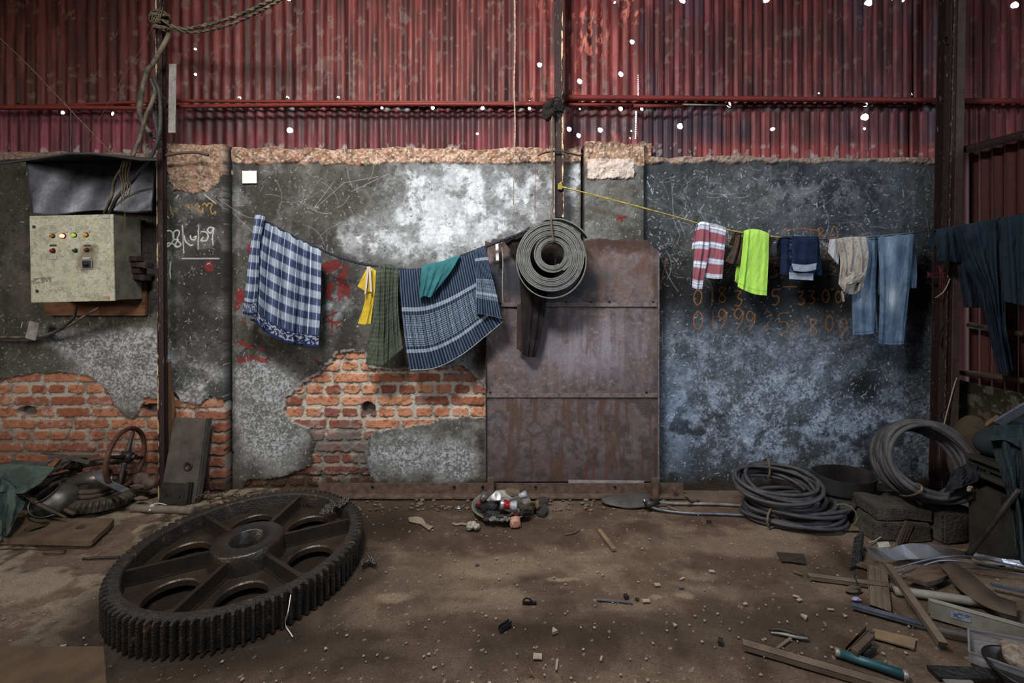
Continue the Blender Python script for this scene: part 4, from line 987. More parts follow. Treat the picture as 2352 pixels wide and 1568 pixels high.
# ================================================================ WASHING
M_cloth = vmat('woven_cotton', 0.92, 0, 0.1, 420, 0.16, 0.5, 0.0015)
def curve(pts, n):
    p = [np.array(q, float) for q in pts]
    if len(p) == 2: s = [Vector((*p[0], 0)), Vector((*p[1], 0))]
    else: s = smooth_path([Vector((*q, 0)) for q in p], 8)
    a = np.array([(v.x, v.y) for v in s]); L = np.r_[0, np.cumsum(np.hypot(*np.diff(a, axis=0).T))]; t = np.linspace(0, L[-1], n)
    return np.stack([np.interp(t, L, a[:, 0]), np.interp(t, L, a[:, 1])], -1)
def patch(T, B, L=None, R=None, d=2.93, d2=None, cf=None, nu=90, nv=110, folds=(), back=.0, amp=.012, seed=1, roll=.012, tilt=0, dR=0, hang=True):
    """a hanging cloth bounded by four picture curves; returns vertices, faces, colours.
    folds: (u centre, width, depth, lean); back: share of the length falling behind the line"""
    T = curve(T, nu); B = curve(B, nu)
    L = curve(L, nv) if L is not None else curve([T[0], B[0]], nv)
    R = curve(R, nv) if R is not None else curve([T[-1], B[-1]], nv)
    u = np.linspace(0, 1, nu)[None, :, None]; v = np.linspace(0, 1, nv)[:, None, None]
    S = (1-v)*T[None]+v*B[None]+(1-u)*L[:, None]+u*R[:, None]-((1-u)*(1-v)*T[0]+u*(1-v)*T[-1]+(1-u)*v*B[0]+u*v*B[-1])
    U = np.broadcast_to(u[..., 0], (nv, nu)); V = np.broadcast_to(v[..., 0], (nv, nu))
    dd = d if d2 is None else d+(d2-d)*V
    dd = dd+dR*U
    g = .25+.75*np.sqrt(V)
    D = np.zeros_like(U)+dd
    for (uc, wd_, dp_, ln) in folds:
        D = D-dp_*g*np.exp(-((U-uc-ln*V)/wd_)**2)
    D = D-amp*g*(fbm(U*5+V*1.6, V*2.0, 1.0, 800+seed, 4)-.5)*2.2-amp*.30*(fbm(U*9+V*5, V*7-U*2, 1.0, 850+seed, 4)-.5)*2
    c = cf(U, V, S[..., 0], S[..., 1])
    if hang: D = D+roll*np.exp(-V*nv/5.0)
    X = (S[..., 0]-1176)/FPX*D; Z = HC+(650-S[..., 1])/FPX*D
    Y = D
    if back:
        nb = int(nv*back); k = np.linspace(0, 1, nb)[::-1]   # behind the line, falling down
        idx = np.clip((k*nb).astype(int), 0, nv-1)
        Xb = X[idx]*1.0; Zb = Z[idx]; Yb = 2*D[:1]-D[idx]+.012+.022*(k[:, None]**.4)
        xm = Xb.mean(1, keepdims=True); Xb = xm+(Xb-xm)*.96
        X = np.r_[Xb[:-1], X]; Y = np.r_[Yb[:-1], Y]; Z = np.r_[Zb[:-1], Z]; c = np.r_[c[idx][:-1], c]
    h, w_ = X.shape
    return np.stack([X, Y, Z], -1).reshape(-1, 3), grid_faces(h, w_)[:, ::-1].copy(), c.reshape(-1, 3)
def cloth(name, pt, parent=None, m=None, thick=.0025): return mk(name, pt[0], pt[1], m or M_cloth, parent, True, pt[2], thick)
def flat(rgb, rgb2=None, amt=.5, sd=1, sx=40):
    def f(U, V, X, Y):
        c = np.zeros(U.shape+(3,))+lin(rgb)
        n = fbm(X, Y, sx, 900+sd, 4)
        return mix(c, rgb2 or tuple(v*.75 for v in rgb), sst(.4, .65, n)*amt)
    return f
def garment(name, label, cat, loc, parts, m=None):
    t = thing(name, label, cat, loc)
    for nm, pt in parts: cloth(nm, pt, t, m)
    return t
# --- chequered lungi
def check(nu_, per, off=0, vert=227.0):
    def f(U, V, X, Y):
        n = fbm(U*200, V*260, 14, 950, 3)
        s = (V*vert+off)/per; row = np.clip((np.sin(2*np.pi*s))*6, -1, 1)*.5+.5
        t = U*nu_; colm = np.clip(np.sin(2*np.pi*t)*5, -1, 1)*.5+.5
        c = np.zeros(U.shape+(3,))+lin((44, 54, 80))
        c = mix(c, (78, 92, 124), colm*.55)
        lightc = np.zeros(U.shape+(3,))+lin((112, 122, 138)); lightc = mix(lightc, (156, 166, 182), colm*.8)
        c = c*(1-row[..., None])+lightc*row[..., None]
        line = (np.abs((t*2) % 1-.5) < .035)
        c = mix(c, (205, 215, 235), line*(.55+.3*row))
        # ikat band towards the hem
        e = sst(.86, .88, V)
        c = c*(1-e[..., None])+lin((36, 46, 80))*e[..., None]
        z = (vnoise(U*40+np.floor(V*90)*.37, np.floor(V*90)*1.0, 960) > .60)*(V > .885)*(V < .975)
        c = mix(c, (165, 168, 182), z*.8)
        return c*(.85+.3*n)[..., None]
    return f
g = thing('checked_lungi', 'blue and white checked cloth hanging at the left end of the washing line', 'cloth', P(650, 798, 2.92))
cloth('main_fall', patch([(604, 505), (625, 516), (660, 533), (700, 556), (738, 572)], [(588, 737), (606, 760), (650, 785), (695, 795), (731, 798)], [(604, 505), (594, 600), (588, 737)], [(738, 572), (737, 690), (731, 798)],
      2.93, None, check(4.5, 33), 130, 170, ((.10, .03, .03, .05), (.22, .03, .03, .30), (.45, .06, .030, .15), (.66, .03, .045, -.03), (.76, .03, .035, -.02), (.95, .06, .014, 0)), .0, .014, 3), g)
cloth('folded_edge', patch([(586, 494), (598, 494), (609, 498)], [(558, 720), (572, 724), (588, 722)], [(586, 494), (572, 590), (558, 720)], [(609, 498), (597, 560), (594, 640), (588, 722)],
      2.895, None, check(1, 33, 8, 227), 50, 150, ((.3, .2, .012, 0), (.8, .15, .012, 0)), .0, .006, 4), g)
cloth('back_fall', patch([(606, 512), (660, 537), (736, 576)], [(575, 735), (650, 765), (728, 780)], None, None, 2.99, None, check(3, 33, 4), 60, 80, (), 0, .010, 5, hang=False), g)
cloth('red_corner', patch([(574, 560), (580, 560)], [(567, 575), (575, 580)], None, None, 2.985, None, flat((150, 30, 45)), 10, 10, (), 0, .002, 5, hang=False), g)
# --- lines
dl = 2.94
lp = [P(600, 502, dl), P(660, 535, dl), P(738, 573, dl), P(790, 594, dl), P(845, 608, dl), P(916, 618, dl), P(970, 617, dl), P(1055, 589, dl), P(1113, 567, dl), P(1150, 553, dl), P(1190, 538, dl), P(1262, 505, 2.96)]
m_line = mat('twisted_rag_line', (58, 60, 72), (34, 34, 40), .95, scale=60, c3=(130, 130, 132))
solo(rope('washing_line', lp, .0095, m_line, None, 70, 3, 10), 'dark twisted line sagging from the post, holding the lungis and cloths', 'rope')
solo(tube('string', [P(500, 455, 3.0), P(560, 495, 2.97), P(600, 502, 2.94)], .0015, m_rope_pale, None, 5), 'fine pale string running up left from the checked cloth', 'string')
solo(rope('washing_line', [P(1286, 428, 2.96), P(1420, 462, 2.95), P(1560, 500, 2.95), P(1606, 513, 2.95), P(1700, 533, 2.95), P(1795, 545, 2.95)], .0048, mat('yellow_rope', (190, 172, 84), (140, 124, 58), .8, scale=40), None, 120), 'yellow rope stretched from the middle post to the pink towel and lime shirt', 'rope')
V1 = [tube_data(smooth_path([P(1286+rnd.uniform(-6, 6), 422+rnd.uniform(-5, 12), 2.955) for _ in range(5)], 4), .004, 5) for _ in range(3)]
solo(mk('rope_knot', *join(V1), mat('yellow_knot', (176, 160, 80), (130, 116, 56), .85), None, True), 'yellow knot tying the right washing line to the middle post', 'knot')
solo(tube('washing_line', [P(1795, 545, 2.95), P(1900, 550, 2.94), P(2000, 545, 2.93), P(2100, 535, 2.92), P(2150, 527, 2.88), P(2250, 510, 2.72), P(2352, 490, 2.56), P(2440, 476, 2.4)], .003, m_black, None, 6), 'thin black line carrying the jeans and the navy trousers to the right', 'cord')
# --- yellow garment with drawstring
g = thing('yellow_shorts', 'bright yellow garment with a white drawstring beside the olive cloth', 'shorts', P(845, 744, 2.92))
ye = flat((206, 178, 62), (168, 140, 44), .6, 3)
cloth('leg', patch([(843, 616), (852, 615), (864, 622)], [(822, 743), (836, 746), (851, 744)], [(843, 616), (838, 690), (822, 743)], [(864, 622), (860, 680), (851, 744)], 2.93, None, ye, 40, 70, ((.5, .15, .015, .1),), .5, .008, 7), g)
cloth('leg', patch([(840, 620), (856, 620)], [(821, 658), (838, 668), (852, 672)], None, None, 2.915, None, ye, 30, 30, ((.6, .2, .01, 0),), 0, .005, 8), g)
dsv = flat((206, 200, 192), (170, 160, 150), .4, 4)
cloth('drawstring', patch([(843, 612), (848, 612)], [(837, 677), (841, 675)], None, None, 2.895, None, dsv, 6, 30, (), 0, .002, 9, hang=False), g)
cloth('drawstring', patch([(846, 612), (851, 612)], [(850, 670), (855, 672)], None, None, 2.893, None, dsv, 6, 30, (), 0, .002, 10, hang=False), g)
# --- olive cloth
ol0 = flat((74, 82, 70), (50, 58, 50), .5, 5)
def ol(U, V, X, Y): c = ol0(U, V, X, Y); return mix(c, (104, 112, 96), (np.abs(np.sin(V*70)) > .93)*.35)
g = thing('olive_scarf', 'crumpled olive green cloth between the yellow garment and the striped lungi', 'cloth', P(880, 838, 2.92))
cloth('front_fall', patch([(865, 609), (890, 606), (917, 614)], [(839, 836), (860, 839), (881, 839), (903, 820), (926, 800)], [(865, 609), (860, 690), (852, 770), (839, 836)], [(917, 614), (914, 680), (918, 750), (926, 800)],
      2.93, None, ol, 90, 130, ((.14, .04, .02, .10), (.34, .05, .030, .04), (.58, .035, .034, -.08), (.70, .03, .03, .06), (.9, .05, .02, -.05)), .6, .018, 11), g)
# --- striped lungi
def stripes(nu_, bands, grd=None):
    def f(U, V, X, Y):
        n = fbm(U*300, V*200, 12, 970, 3)
        s = np.clip(np.sin(2*np.pi*U*nu_)*3, -1, 1)*.5+.5
        c = np.zeros(U.shape+(3,))+lin((24, 30, 40)); c = mix(c, (72, 88, 112), s*.85)
        mid = (V > .46)*(V < .76)
        fine = (np.sin(2*np.pi*U*nu_*2) > 0)*(np.sin(2*np.pi*V*52) > 0)
        c = mix(c, (150, 168, 186), mid*fine*.8)
        for b, h in bands: c = mix(c, (150, 160, 176), (np.abs(V-b) < h)*(.55+.3*s))
        c = mix(c, (190, 196, 204), (V > .993)*.8)
        return c*(.85+.3*n)[..., None]
    return f
g = thing('striped_lungi', 'large dark blue striped lungi with pale bands sagging at the centre of the line', 'cloth', P(1040, 851, 2.92))
st1 = stripes(34, ((.40, .020), (.81, .018)))
cloth('main_fall', patch([(916, 616), (965, 616), (1010, 606), (1055, 589), (1100, 571)], [(942, 851), (1001, 845), (1061, 815), (1111, 776), (1156, 738)], [(916, 616), (922, 700), (930, 780), (942, 851)], [(1100, 571), (1112, 620), (1130, 690), (1156, 738)],
      2.93, None, st1, 220, 200, ((.10, .03, .014, .02), (.22, .03, .020, .02), (.33, .03, .022, .02), (.45, .03, .018, .03), (.60, .04, .016, .03), (.75, .05, .020, .05), (.9, .04, .026, .02)), .55, .012, 13), g)
cloth('folded_edge', patch([(1090, 574), (1102, 570), (1115, 567)], [(1092, 718), (1120, 724), (1155, 732)], [(1090, 574), (1094, 650), (1092, 718)], [(1115, 567), (1135, 650), (1155, 732)],
      2.885, None, stripes(10, ((.16, .022), (.68, .022))), 90, 120, ((.25, .06, .016, .0), (.6, .08, .010, .05)), .0, .008, 14), g)
# --- teal cloth
g = thing('teal_cloth', 'small teal cloth thrown over the striped lungi', 'cloth', P(990, 685, 2.88))
cloth('front_fall', patch([(968, 612), (990, 605), (1015, 600), (1035, 592), (1057, 586)], [(963, 686), (975, 680), (988, 683), (1000, 668)], [(968, 612), (966, 650), (963, 686)], [(1057, 586), (1035, 625), (1000, 668)],
      2.885, None, flat((54, 108, 114), (40, 86, 92), .5, 6), 70, 60, ((.15, .06, .012, 0), (.35, .06, .014, 0), (.6, .07, .012, 0)), .5, .008, 15), g)
# --- dark trousers behind the belt roll
dkc = flat((44, 38, 38), (28, 24, 26), .7, 7)
g = thing('dark_trousers', 'blackish brown trousers hanging behind the belt roll with one leg below it', 'trousers', P(1215, 818, 2.98))
cloth('leg', patch([(1190, 600), (1262, 600)], [(1200, 812), (1212, 819), (1231, 819)], [(1190, 600), (1197, 700), (1200, 812)], [(1262, 600), (1252, 720), (1231, 819)], 2.99, None, dkc, 50, 100, ((.4, .08, .02, 0), (.7, .08, .02, 0)), 0, .012, 16), g)
cloth('waist', patch([(1156, 552), (1170, 545), (1190, 540), (1215, 520)], [(1186, 592), (1200, 612), (1225, 625)], None, None, 2.97, None, dkc, 40, 40, ((.3, .1, .016, 0),), 0, .016, 17), g)
cloth('leg', patch([(1188, 700), (1206, 690)], [(1187, 800), (1203, 812)], None, None, 3.0, None, flat((58, 48, 46), (40, 34, 34), .6, 8), 20, 60, (), 0, .006, 18), g)
# --- pink striped towel
def towel(off):
    def f(U, V, X, Y):
        n = fbm(U*40, V*200, 12, 980, 3); s = (V*128+off)
        c = np.zeros(U.shape+(3,))+lin((142, 84, 94))
        c = mix(c, (176, 186, 206), (np.sin(s/6.2)+.35*np.sin(s/2.7+1) > .25)*.9)
        c = mix(c, (222, 226, 236), (np.sin(s/6.2+.2) > .86)*.8)
        c = mix(c, (96, 100, 122), (np.sin(s/1.5) > .7)*(np.sin(s/6.2) > .1)*.6)
        return c*(.88+.24*n)[..., None]
    return f
g = thing('striped_towel', 'pink, white and grey striped towel at the left of the right washing line', 'towel', P(1625, 664, 2.93))
cloth('left_fall', patch([(1604, 513), (1612, 509), (1628, 512)], [(1590, 660), (1600, 664), (1612, 664)], [(1604, 513), (1594, 590), (1590, 660)], [(1628, 512), (1627, 580), (1612, 664)], 2.925, None, towel(6), 50, 110, ((.55, .12, .022, -.1),), .4, .008, 20), g)
cloth('right_fall', patch([(1624, 512), (1645, 515), (1668, 523)], [(1621, 637), (1640, 640), (1659, 640)], None, None, 2.945, None, towel(0), 50, 100, ((.8, .1, .010, 0),), .85, .008, 21), g)
# --- brown shorts, lime shirt
brn = flat((74, 62, 56), (54, 46, 42), .5, 9)
g = thing('brown_shorts', 'faded brown shorts mostly hidden behind the lime green shirt', 'shorts', P(1720, 608, 2.95))
cloth('leg', patch([(1692, 531), (1711, 530)], [(1666, 600), (1680, 606), (1699, 608)], [(1692, 531), (1684, 565), (1666, 600)], None, 2.965, None, brn, 30, 50, ((.5, .15, .02, 0),), .4, .008, 22), g)
cloth('leg', patch([(1755, 542), (1783, 548)], [(1752, 590), (1765, 588)], None, [(1783, 548), (1772, 565), (1765, 588)], 2.965, None, brn, 30, 40, ((.6, .2, .012, 0),), .4, .006, 23), g)
def lime(U, V, X, Y):
    c = flat((172, 218, 96), (150, 196, 82), .4, 10)(U, V, X, Y)
    c = mix(c, (128, 182, 48), (np.abs(U-.22-.03*np.sin(V*30)*.4) < .012)*.6); return mix(c, (128, 182, 48), (np.abs(V-.93) < .006)*.5)
g = thing('lime_shirt', 'fluorescent lime green shirt hanging folded over the line', 'shirt', P(1730, 679, 2.92))
cloth('front_fall', patch([(1709, 530), (1725, 526), (1745, 528), (1766, 536)], [(1694, 658), (1710, 667), (1735, 676), (1761, 679)], [(1709, 530), (1702, 600), (1694, 658)], [(1766, 536), (1765, 600), (1761, 679)], 2.925, None, lime, 70, 110, ((.2, .04, .014, 0), (.55, .12, .010, .1), (.85, .08, .008, 0)), .9, .007, 24), g)
# --- navy jeans folded
nv_ = flat((30, 42, 68), (19, 28, 48), .6, 11, 14)
def navy(U, V, X, Y):
    c = nv_(U, V, X, Y); c = mix(c, (86, 110, 160), (np.abs(U-.26) < .05)*(fbm(U*40, V*60, 2, 990, 3) > .55)*.8); return mix(c, (120, 110, 90), (np.abs(U-.30) < .006)*.5)
cuff = flat((150, 158, 174), (126, 134, 152), .5, 12, 6)
g = thing('navy_jeans', 'dark navy jeans folded double on the line with pale turned-up cuffs', 'jeans', P(1840, 644, 2.93))
cloth('back_leg', patch([(1794, 543), (1881, 544)], [(1791, 630), (1840, 634), (1888, 632)], [(1794, 543), (1794, 590), (1791, 630)], [(1881, 544), (1884, 590), (1889, 632)], 2.955, None, navy, 70, 70, ((.15, .08, .012, 0), (.9, .06, .012, 0)), .5, .006, 25), g)
cloth('front_leg', patch([(1818, 542), (1878, 543)], [(1819, 607), (1850, 610), (1877, 606)], None, None, 2.925, None, nv_, 50, 60, ((.1, .1, .01, 0), (.5, .12, .008, 0)), 0, .005, 26), g)
cloth('cuff', patch([(1818, 605), (1850, 608), (1876, 604)], [(1823, 622), (1850, 624), (1874, 619)], None, None, 2.905, None, cuff, 40, 20, (), 0, .003, 27, hang=False), g)
cloth('cuff', patch([(1812, 625), (1868, 628)], [(1813, 641), (1868, 644)], None, None, 2.935, None, cuff, 40, 20, (), 0, .003, 28, hang=False), g)
cloth('pocket', patch([(1785, 570), (1797, 568)], [(1786, 585), (1796, 590)], None, None, 2.975, None, flat((26, 26, 30)), 10, 10, (), 0, .003, 28, hang=False), g)
# --- stained shirt
bs = flat((172, 164, 156), (136, 126, 118), .7, 13, 26)
def stained(U, V, X, Y): c = bs(U, V, X, Y); return mix(c, (92, 84, 80), (fbm(X, Y, 4, 995, 3) > .70)*.5)
g = thing('stained_shirt', 'stained beige shirt with a rounded hem in front of the pale blue jeans', 'shirt', P(1950, 678, 2.89))
cloth('body', patch([(1922, 548), (1950, 544), (1989, 543)], [(1926, 652), (1940, 670), (1960, 676), (1982, 662)], [(1922, 548), (1930, 600), (1926, 652)], [(1989, 543), (1995, 590), (1982, 662)], 2.895, None, stained, 80, 100, ((.15, .05, .020, .16), (.50, .06, .024, -.18), (.72, .05, .022, .12)), .5, .010, 30), g)
cloth('sleeve', patch([(1905, 550), (1930, 547)], [(1902, 580), (1926, 608)], None, None, 2.91, None, flat((186, 186, 190), (150, 150, 156), .5, 14), 30, 40, ((.5, .2, .012, 0),), .4, .006, 31), g)
cloth('hem_fold', patch([(1947, 624), (1986, 626)], [(1936, 655), (1974, 648)], None, None, 2.865, None, stained, 40, 30, ((.4, .1, .01, .1),), 0, .010, 32, hang=False), g)
cloth('tie_end', patch([(1932, 668), (1938, 668)], [(1936, 694), (1940, 692)], None, None, 2.90, None, bs, 6, 16, (), 0, .003, 33, hang=False), g)
# --- pale blue jeans
def denim(k):
    def f(U, V, X, Y):
        n = fbm(U*60, V*200, 6, 1000, 3); n2 = fbm(X, Y, 30, 1010, 4)
        c = np.zeros(U.shape+(3,))+lin((98, 118, 140)); c = mix(c, (66, 84, 108), sst(.4, .65, n2)*.6)
        c = mix(c, (172, 186, 196), k*np.exp(-((U-.45)/.2)**2-((V-.58)/.10)**2)*.9); c = mix(c, (160, 178, 198), np.exp(-((U-.3)/.16)**2-((V-.12)/.14)**2)*.5)
        c = mix(c, (60, 82, 112), (np.abs(V-.975) < .005)*.7); c = mix(c, (62, 84, 114), (U > .95)*.5)
        return c*(.82+.36*n)[..., None]
    return f
g = thing('blue_jeans', 'pale blue worn jeans with a bleached knee, hanging by the waist', 'jeans', P(2030, 792, 2.9))
cloth('leg', patch([(1985, 544), (2017, 541)], [(1959, 769), (1990, 768), (2016, 764)], [(1985, 544), (1958, 660), (1959, 769)], [(2017, 541), (2012, 660), (2016, 764)], 2.945, None, denim(.55), 60, 140, ((.4, .12, .014, 0), (.8, .1, .012, 0)), 0, .008, 35), g)
cloth('leg', patch([(2016, 541), (2060, 537), (2099, 533)], [(2018, 788), (2045, 792), (2075, 791)], [(2016, 541), (2021, 660), (2018, 788)], [(2099, 533), (2090, 650), (2075, 791)], 2.92, None, denim(1.0), 80, 150, ((.12, .06, .014, 0), (.5, .12, .010, 0), (.88, .06, .014, 0)), 0, .008, 36), g)
cloth('seat', patch([(2075, 536), (2099, 533)], [(2086, 661), (2105, 662)], None, [(2099, 533), (2106, 610), (2105, 662)], 2.95, None, denim(0), 30, 70, ((.5, .2, .012, 0),), 0, .006, 37), g)
cloth('waist', patch([(2006, 545), (2025, 543)], [(2010, 680), (2026, 676)], None, None, 2.97, None, denim(0), 30, 60, (), 0, .006, 38), g)
# --- navy trousers at the right
nt_ = flat((38, 48, 58), (20, 28, 40), .6, 15)
g = thing('navy_trousers', 'big dark navy trousers hanging on the line at the right edge', 'trousers', P(2290, 858, 2.6))
cloth('waist', patch([(2150, 527), (2175, 524), (2200, 520)], [(2152, 601), (2175, 600), (2206, 604)], None, None, 2.84, None, nt_, 40, 50, ((.4, .15, .016, 0), (.7, .1, .012, .1)), .5, .010, 40, dR=-.04), g)
cloth('leg', patch([(2190, 521), (2240, 512), (2302, 500)], [(2292, 857), (2310, 858), (2327, 851)], [(2190, 521), (2213, 604), (2248, 668), (2266, 743), (2292, 857)], [(2302, 500), (2307, 640), (2310, 743), (2327, 851)], 2.72, None, nt_, 70, 160, ((.15, .05, .03, .45), (.45, .06, .03, .2), (.85, .06, .035, -.25)), 0, .020, 41, dR=-.10), g)
cloth('leg', patch([(2298, 501), (2352, 490), (2430, 477)], [(2306, 692), (2352, 702), (2430, 710)], None, None, 2.60, None, nt_, 70, 100, ((.15, .05, .024, .05), (.4, .06, .024, -.05), (.7, .07, .02, .05)), .5, .012, 42, dR=-.15), g)
cloth('back_leg', patch([(2198, 600), (2235, 600)], [(2213, 706), (2256, 706)], None, None, 2.80, None, flat((38, 46, 56), (28, 34, 42), .5, 16), 30, 60, ((.4, .15, .015, .1),), 0, .006, 43), g)
# --- hook and string left of the belt roll
g = thing('white_hook', 'white strip with a dark hooked end hanging beside the belt roll', 'hook', P(1142, 604, 3.0))
mk('strip', *box_data(P(1142, 578, 3.0), (.020, .005, .12), (0, -.03, 0), .001), m_white, g)
tube('hook', [P(1136, 592, 2.99), P(1136, 599, 2.98), P(1140, 603, 2.975), P(1146, 602, 2.98)], .005, m_black, g, 8)
solo(rope('string', [P(1152, 556, 2.97), P(1155, 600, 2.97), P(1154, 650, 2.97), P(1155, 699, 2.98)], .0035, mat('grey_string', (168, 158, 148), (126, 116, 106), .9, scale=50), None, 150), 'pale string hanging straight down the left of the door', 'string')

# ================================================================ ROLL OF CONVEYOR BELT
def belt_roll():
    m_belt = mat('grey_rubber', (112, 114, 112), (80, 81, 80), .7, 0, .35, scale=26, bstr=.35, bdist=.002, lo=.3, hi=.7)
    t = thing('belt_roll', 'tight roll of grey rubber belting hung from the middle post', 'belt roll', P(1266, 672, 2.86))
    d = 2.84; px = d/FPX
    def turns(cx, cy, r0, r1, n, th, wob, seed, y0, y1, sx=1.0, sy=1.0, a0=0.0):
        rr = random.Random(seed); N = int(n*72); pth = []
        ph = [rr.uniform(0, 6.28) for _ in range(4)]
        for i in range(N+1):
            a = a0+2*math.pi*n*i/N; r = r0+(r1-r0)*i/N+wob*math.sin(2*a*.5+ph[0]+i*.004)*.5+wob*.5*math.sin(3.1*a*.33+ph[1])
            pth.append(((cx+r*sx*math.cos(a)-1176)*px, HC+(650-(cy+r*sy*math.sin(a)))*px))
        V, Fc = [], []
        for i, (x, z) in enumerate(pth):
            x2, z2 = pth[min(i+1, N)]; x1, z1 = pth[max(i-1, 0)]; tx, tz = x2-x1, z2-z1; L = math.hypot(tx, tz) or 1; nx, nz = -tz/L*th/2, tx/L*th/2
            jy = .0025*math.sin(i*.08+ph[2])+.004*math.sin(i/72*2.2+ph[3])
            V += [Vector((x+nx, y0+jy, z+nz)), Vector((x-nx, y0+jy, z-nz)), Vector((x-nx, y1+jy, z-nz)), Vector((x+nx, y1+jy, z+nz))]
        for i in range(N):
            for j in range(4): a = i*4+j; b = i*4+(j+1) % 4; Fc.append([a, b, b+4, a+4])
        Fc += [[3, 2, 1, 0], [N*4, N*4+1, N*4+2, N*4+3]]
        return V, Fc
    th = 3.1*px
    mk('belt', *turns(1265, 590, 47, 78, 8.0, th*1.02, 1.0, 1, d-.02, d+.085, 1.0, 1.03), m_belt, t)
    mk('inner_turns', *turns(1269, 583, 27, 44, 5.0, th*.95, .8, 2, d-.012, d+.08, 1.0, 1.0, 1.0), m_belt, t)
    mk('loose_turn', *turns(1266, 598, 81, 83, 1.0, th*.8, 0.5, 3, d-.01, d+.09, .97, 1.05, -2.0), m_belt, t)
    # free end sticking out at the upper right
    pth = smooth_path([P(1252, 505, d), P(1285, 503, d), P(1312, 512, d), P(1334, 527, d), P(1350, 545, d)], 6)
    mk('free_end', *join([tube_data([p+Vector((0, .03, 0)) for p in pth], 1, prof=[(th*.45, -.045), (th*.45, .045), (-th*.45, .045), (-th*.45, -.045)])]), m_belt, t)
    solo(tube('hanging_rope', [P(1270, 470, 2.93), P(1266, 492, 2.83), P(1266, 515, 2.80), P(1269, 540, 2.80), P(1271, 556, 2.81), P(1272, 560, 2.88), P(1270, 540, 2.97)], .0065, m_rope, None, 8), 'short rope looped through the belt roll holding it up', 'rope')
    solo(tube('hanging_rope', [P(1277, 570, 2.99), P(1276, 590, 2.99), P(1275, 608, 2.99)], .006, m_rope_pale, None, 8), 'frayed rope end seen through the hole of the belt roll', 'rope')
belt_roll()
# ================================================================ BIG GEAR WHEEL
from mathutils.geometry import tessellate_polygon
def plate_data(outer, holes, z0, z1):
    """flat plate with holes: lists of (x, y)"""
    loops = [[Vector((x, y, 0)) for x, y in outer]]+[[Vector((x, y, 0)) for x, y in h] for h in holes]
    tris = tessellate_polygon(loops); flat_ = [p for l in loops for p in l]; n = len(flat_)
    V = [Vector((p.x, p.y, z1)) for p in flat_]+[Vector((p.x, p.y, z0)) for p in flat_]
    Fc = []
    for a, b, c in tris:
        nz = (flat_[b]-flat_[a]).cross(flat_[c]-flat_[a]).z
        t = [a, b, c] if nz > 0 else [a, c, b]
        Fc.append(t); Fc.append([i+n for i in t[::-1]])
    o = 0
    for k, l in enumerate(loops):
        m_ = len(l); area = sum(l[i].x*l[(i+1) % m_].y-l[(i+1) % m_].x*l[i].y for i in range(m_))
        for i in range(m_):
            a, b = o+i, o+(i+1) % m_
            q = [a, a+n, b+n, b]
            if (area > 0) == (k == 0): pass
            else: q = q[::-1]
            Fc.append(q)
        o += m_
    return V, Fc
def circ(cx, cy, r, n=32): return [(cx+r*math.cos(2*math.pi*i/n), cy+r*math.sin(2*math.pi*i/n)) for i in range(n)]
def xf(data, M, c): return [M @ Vector(v)+Vector(c) for v in data[0]], data[1]
m_gear = mat('greasy_iron', (34, 31, 29), (50, 42, 35), .34, .15, .7, scale=9, bstr=.6, bdist=.006, c3=(66, 52, 38))
m_gear_web = mat('muddy_iron', (60, 49, 38), (38, 32, 28), .38, .1, .6, scale=7, bstr=.6, bdist=.006, c3=(72, 57, 42))
m_teeth = mat('gear_teeth', (32, 30, 28), (48, 41, 35), .42, .1, .6, scale=20, bstr=.9, bdist=.008, lo=.42, hi=.6, c3=(122, 92, 66))
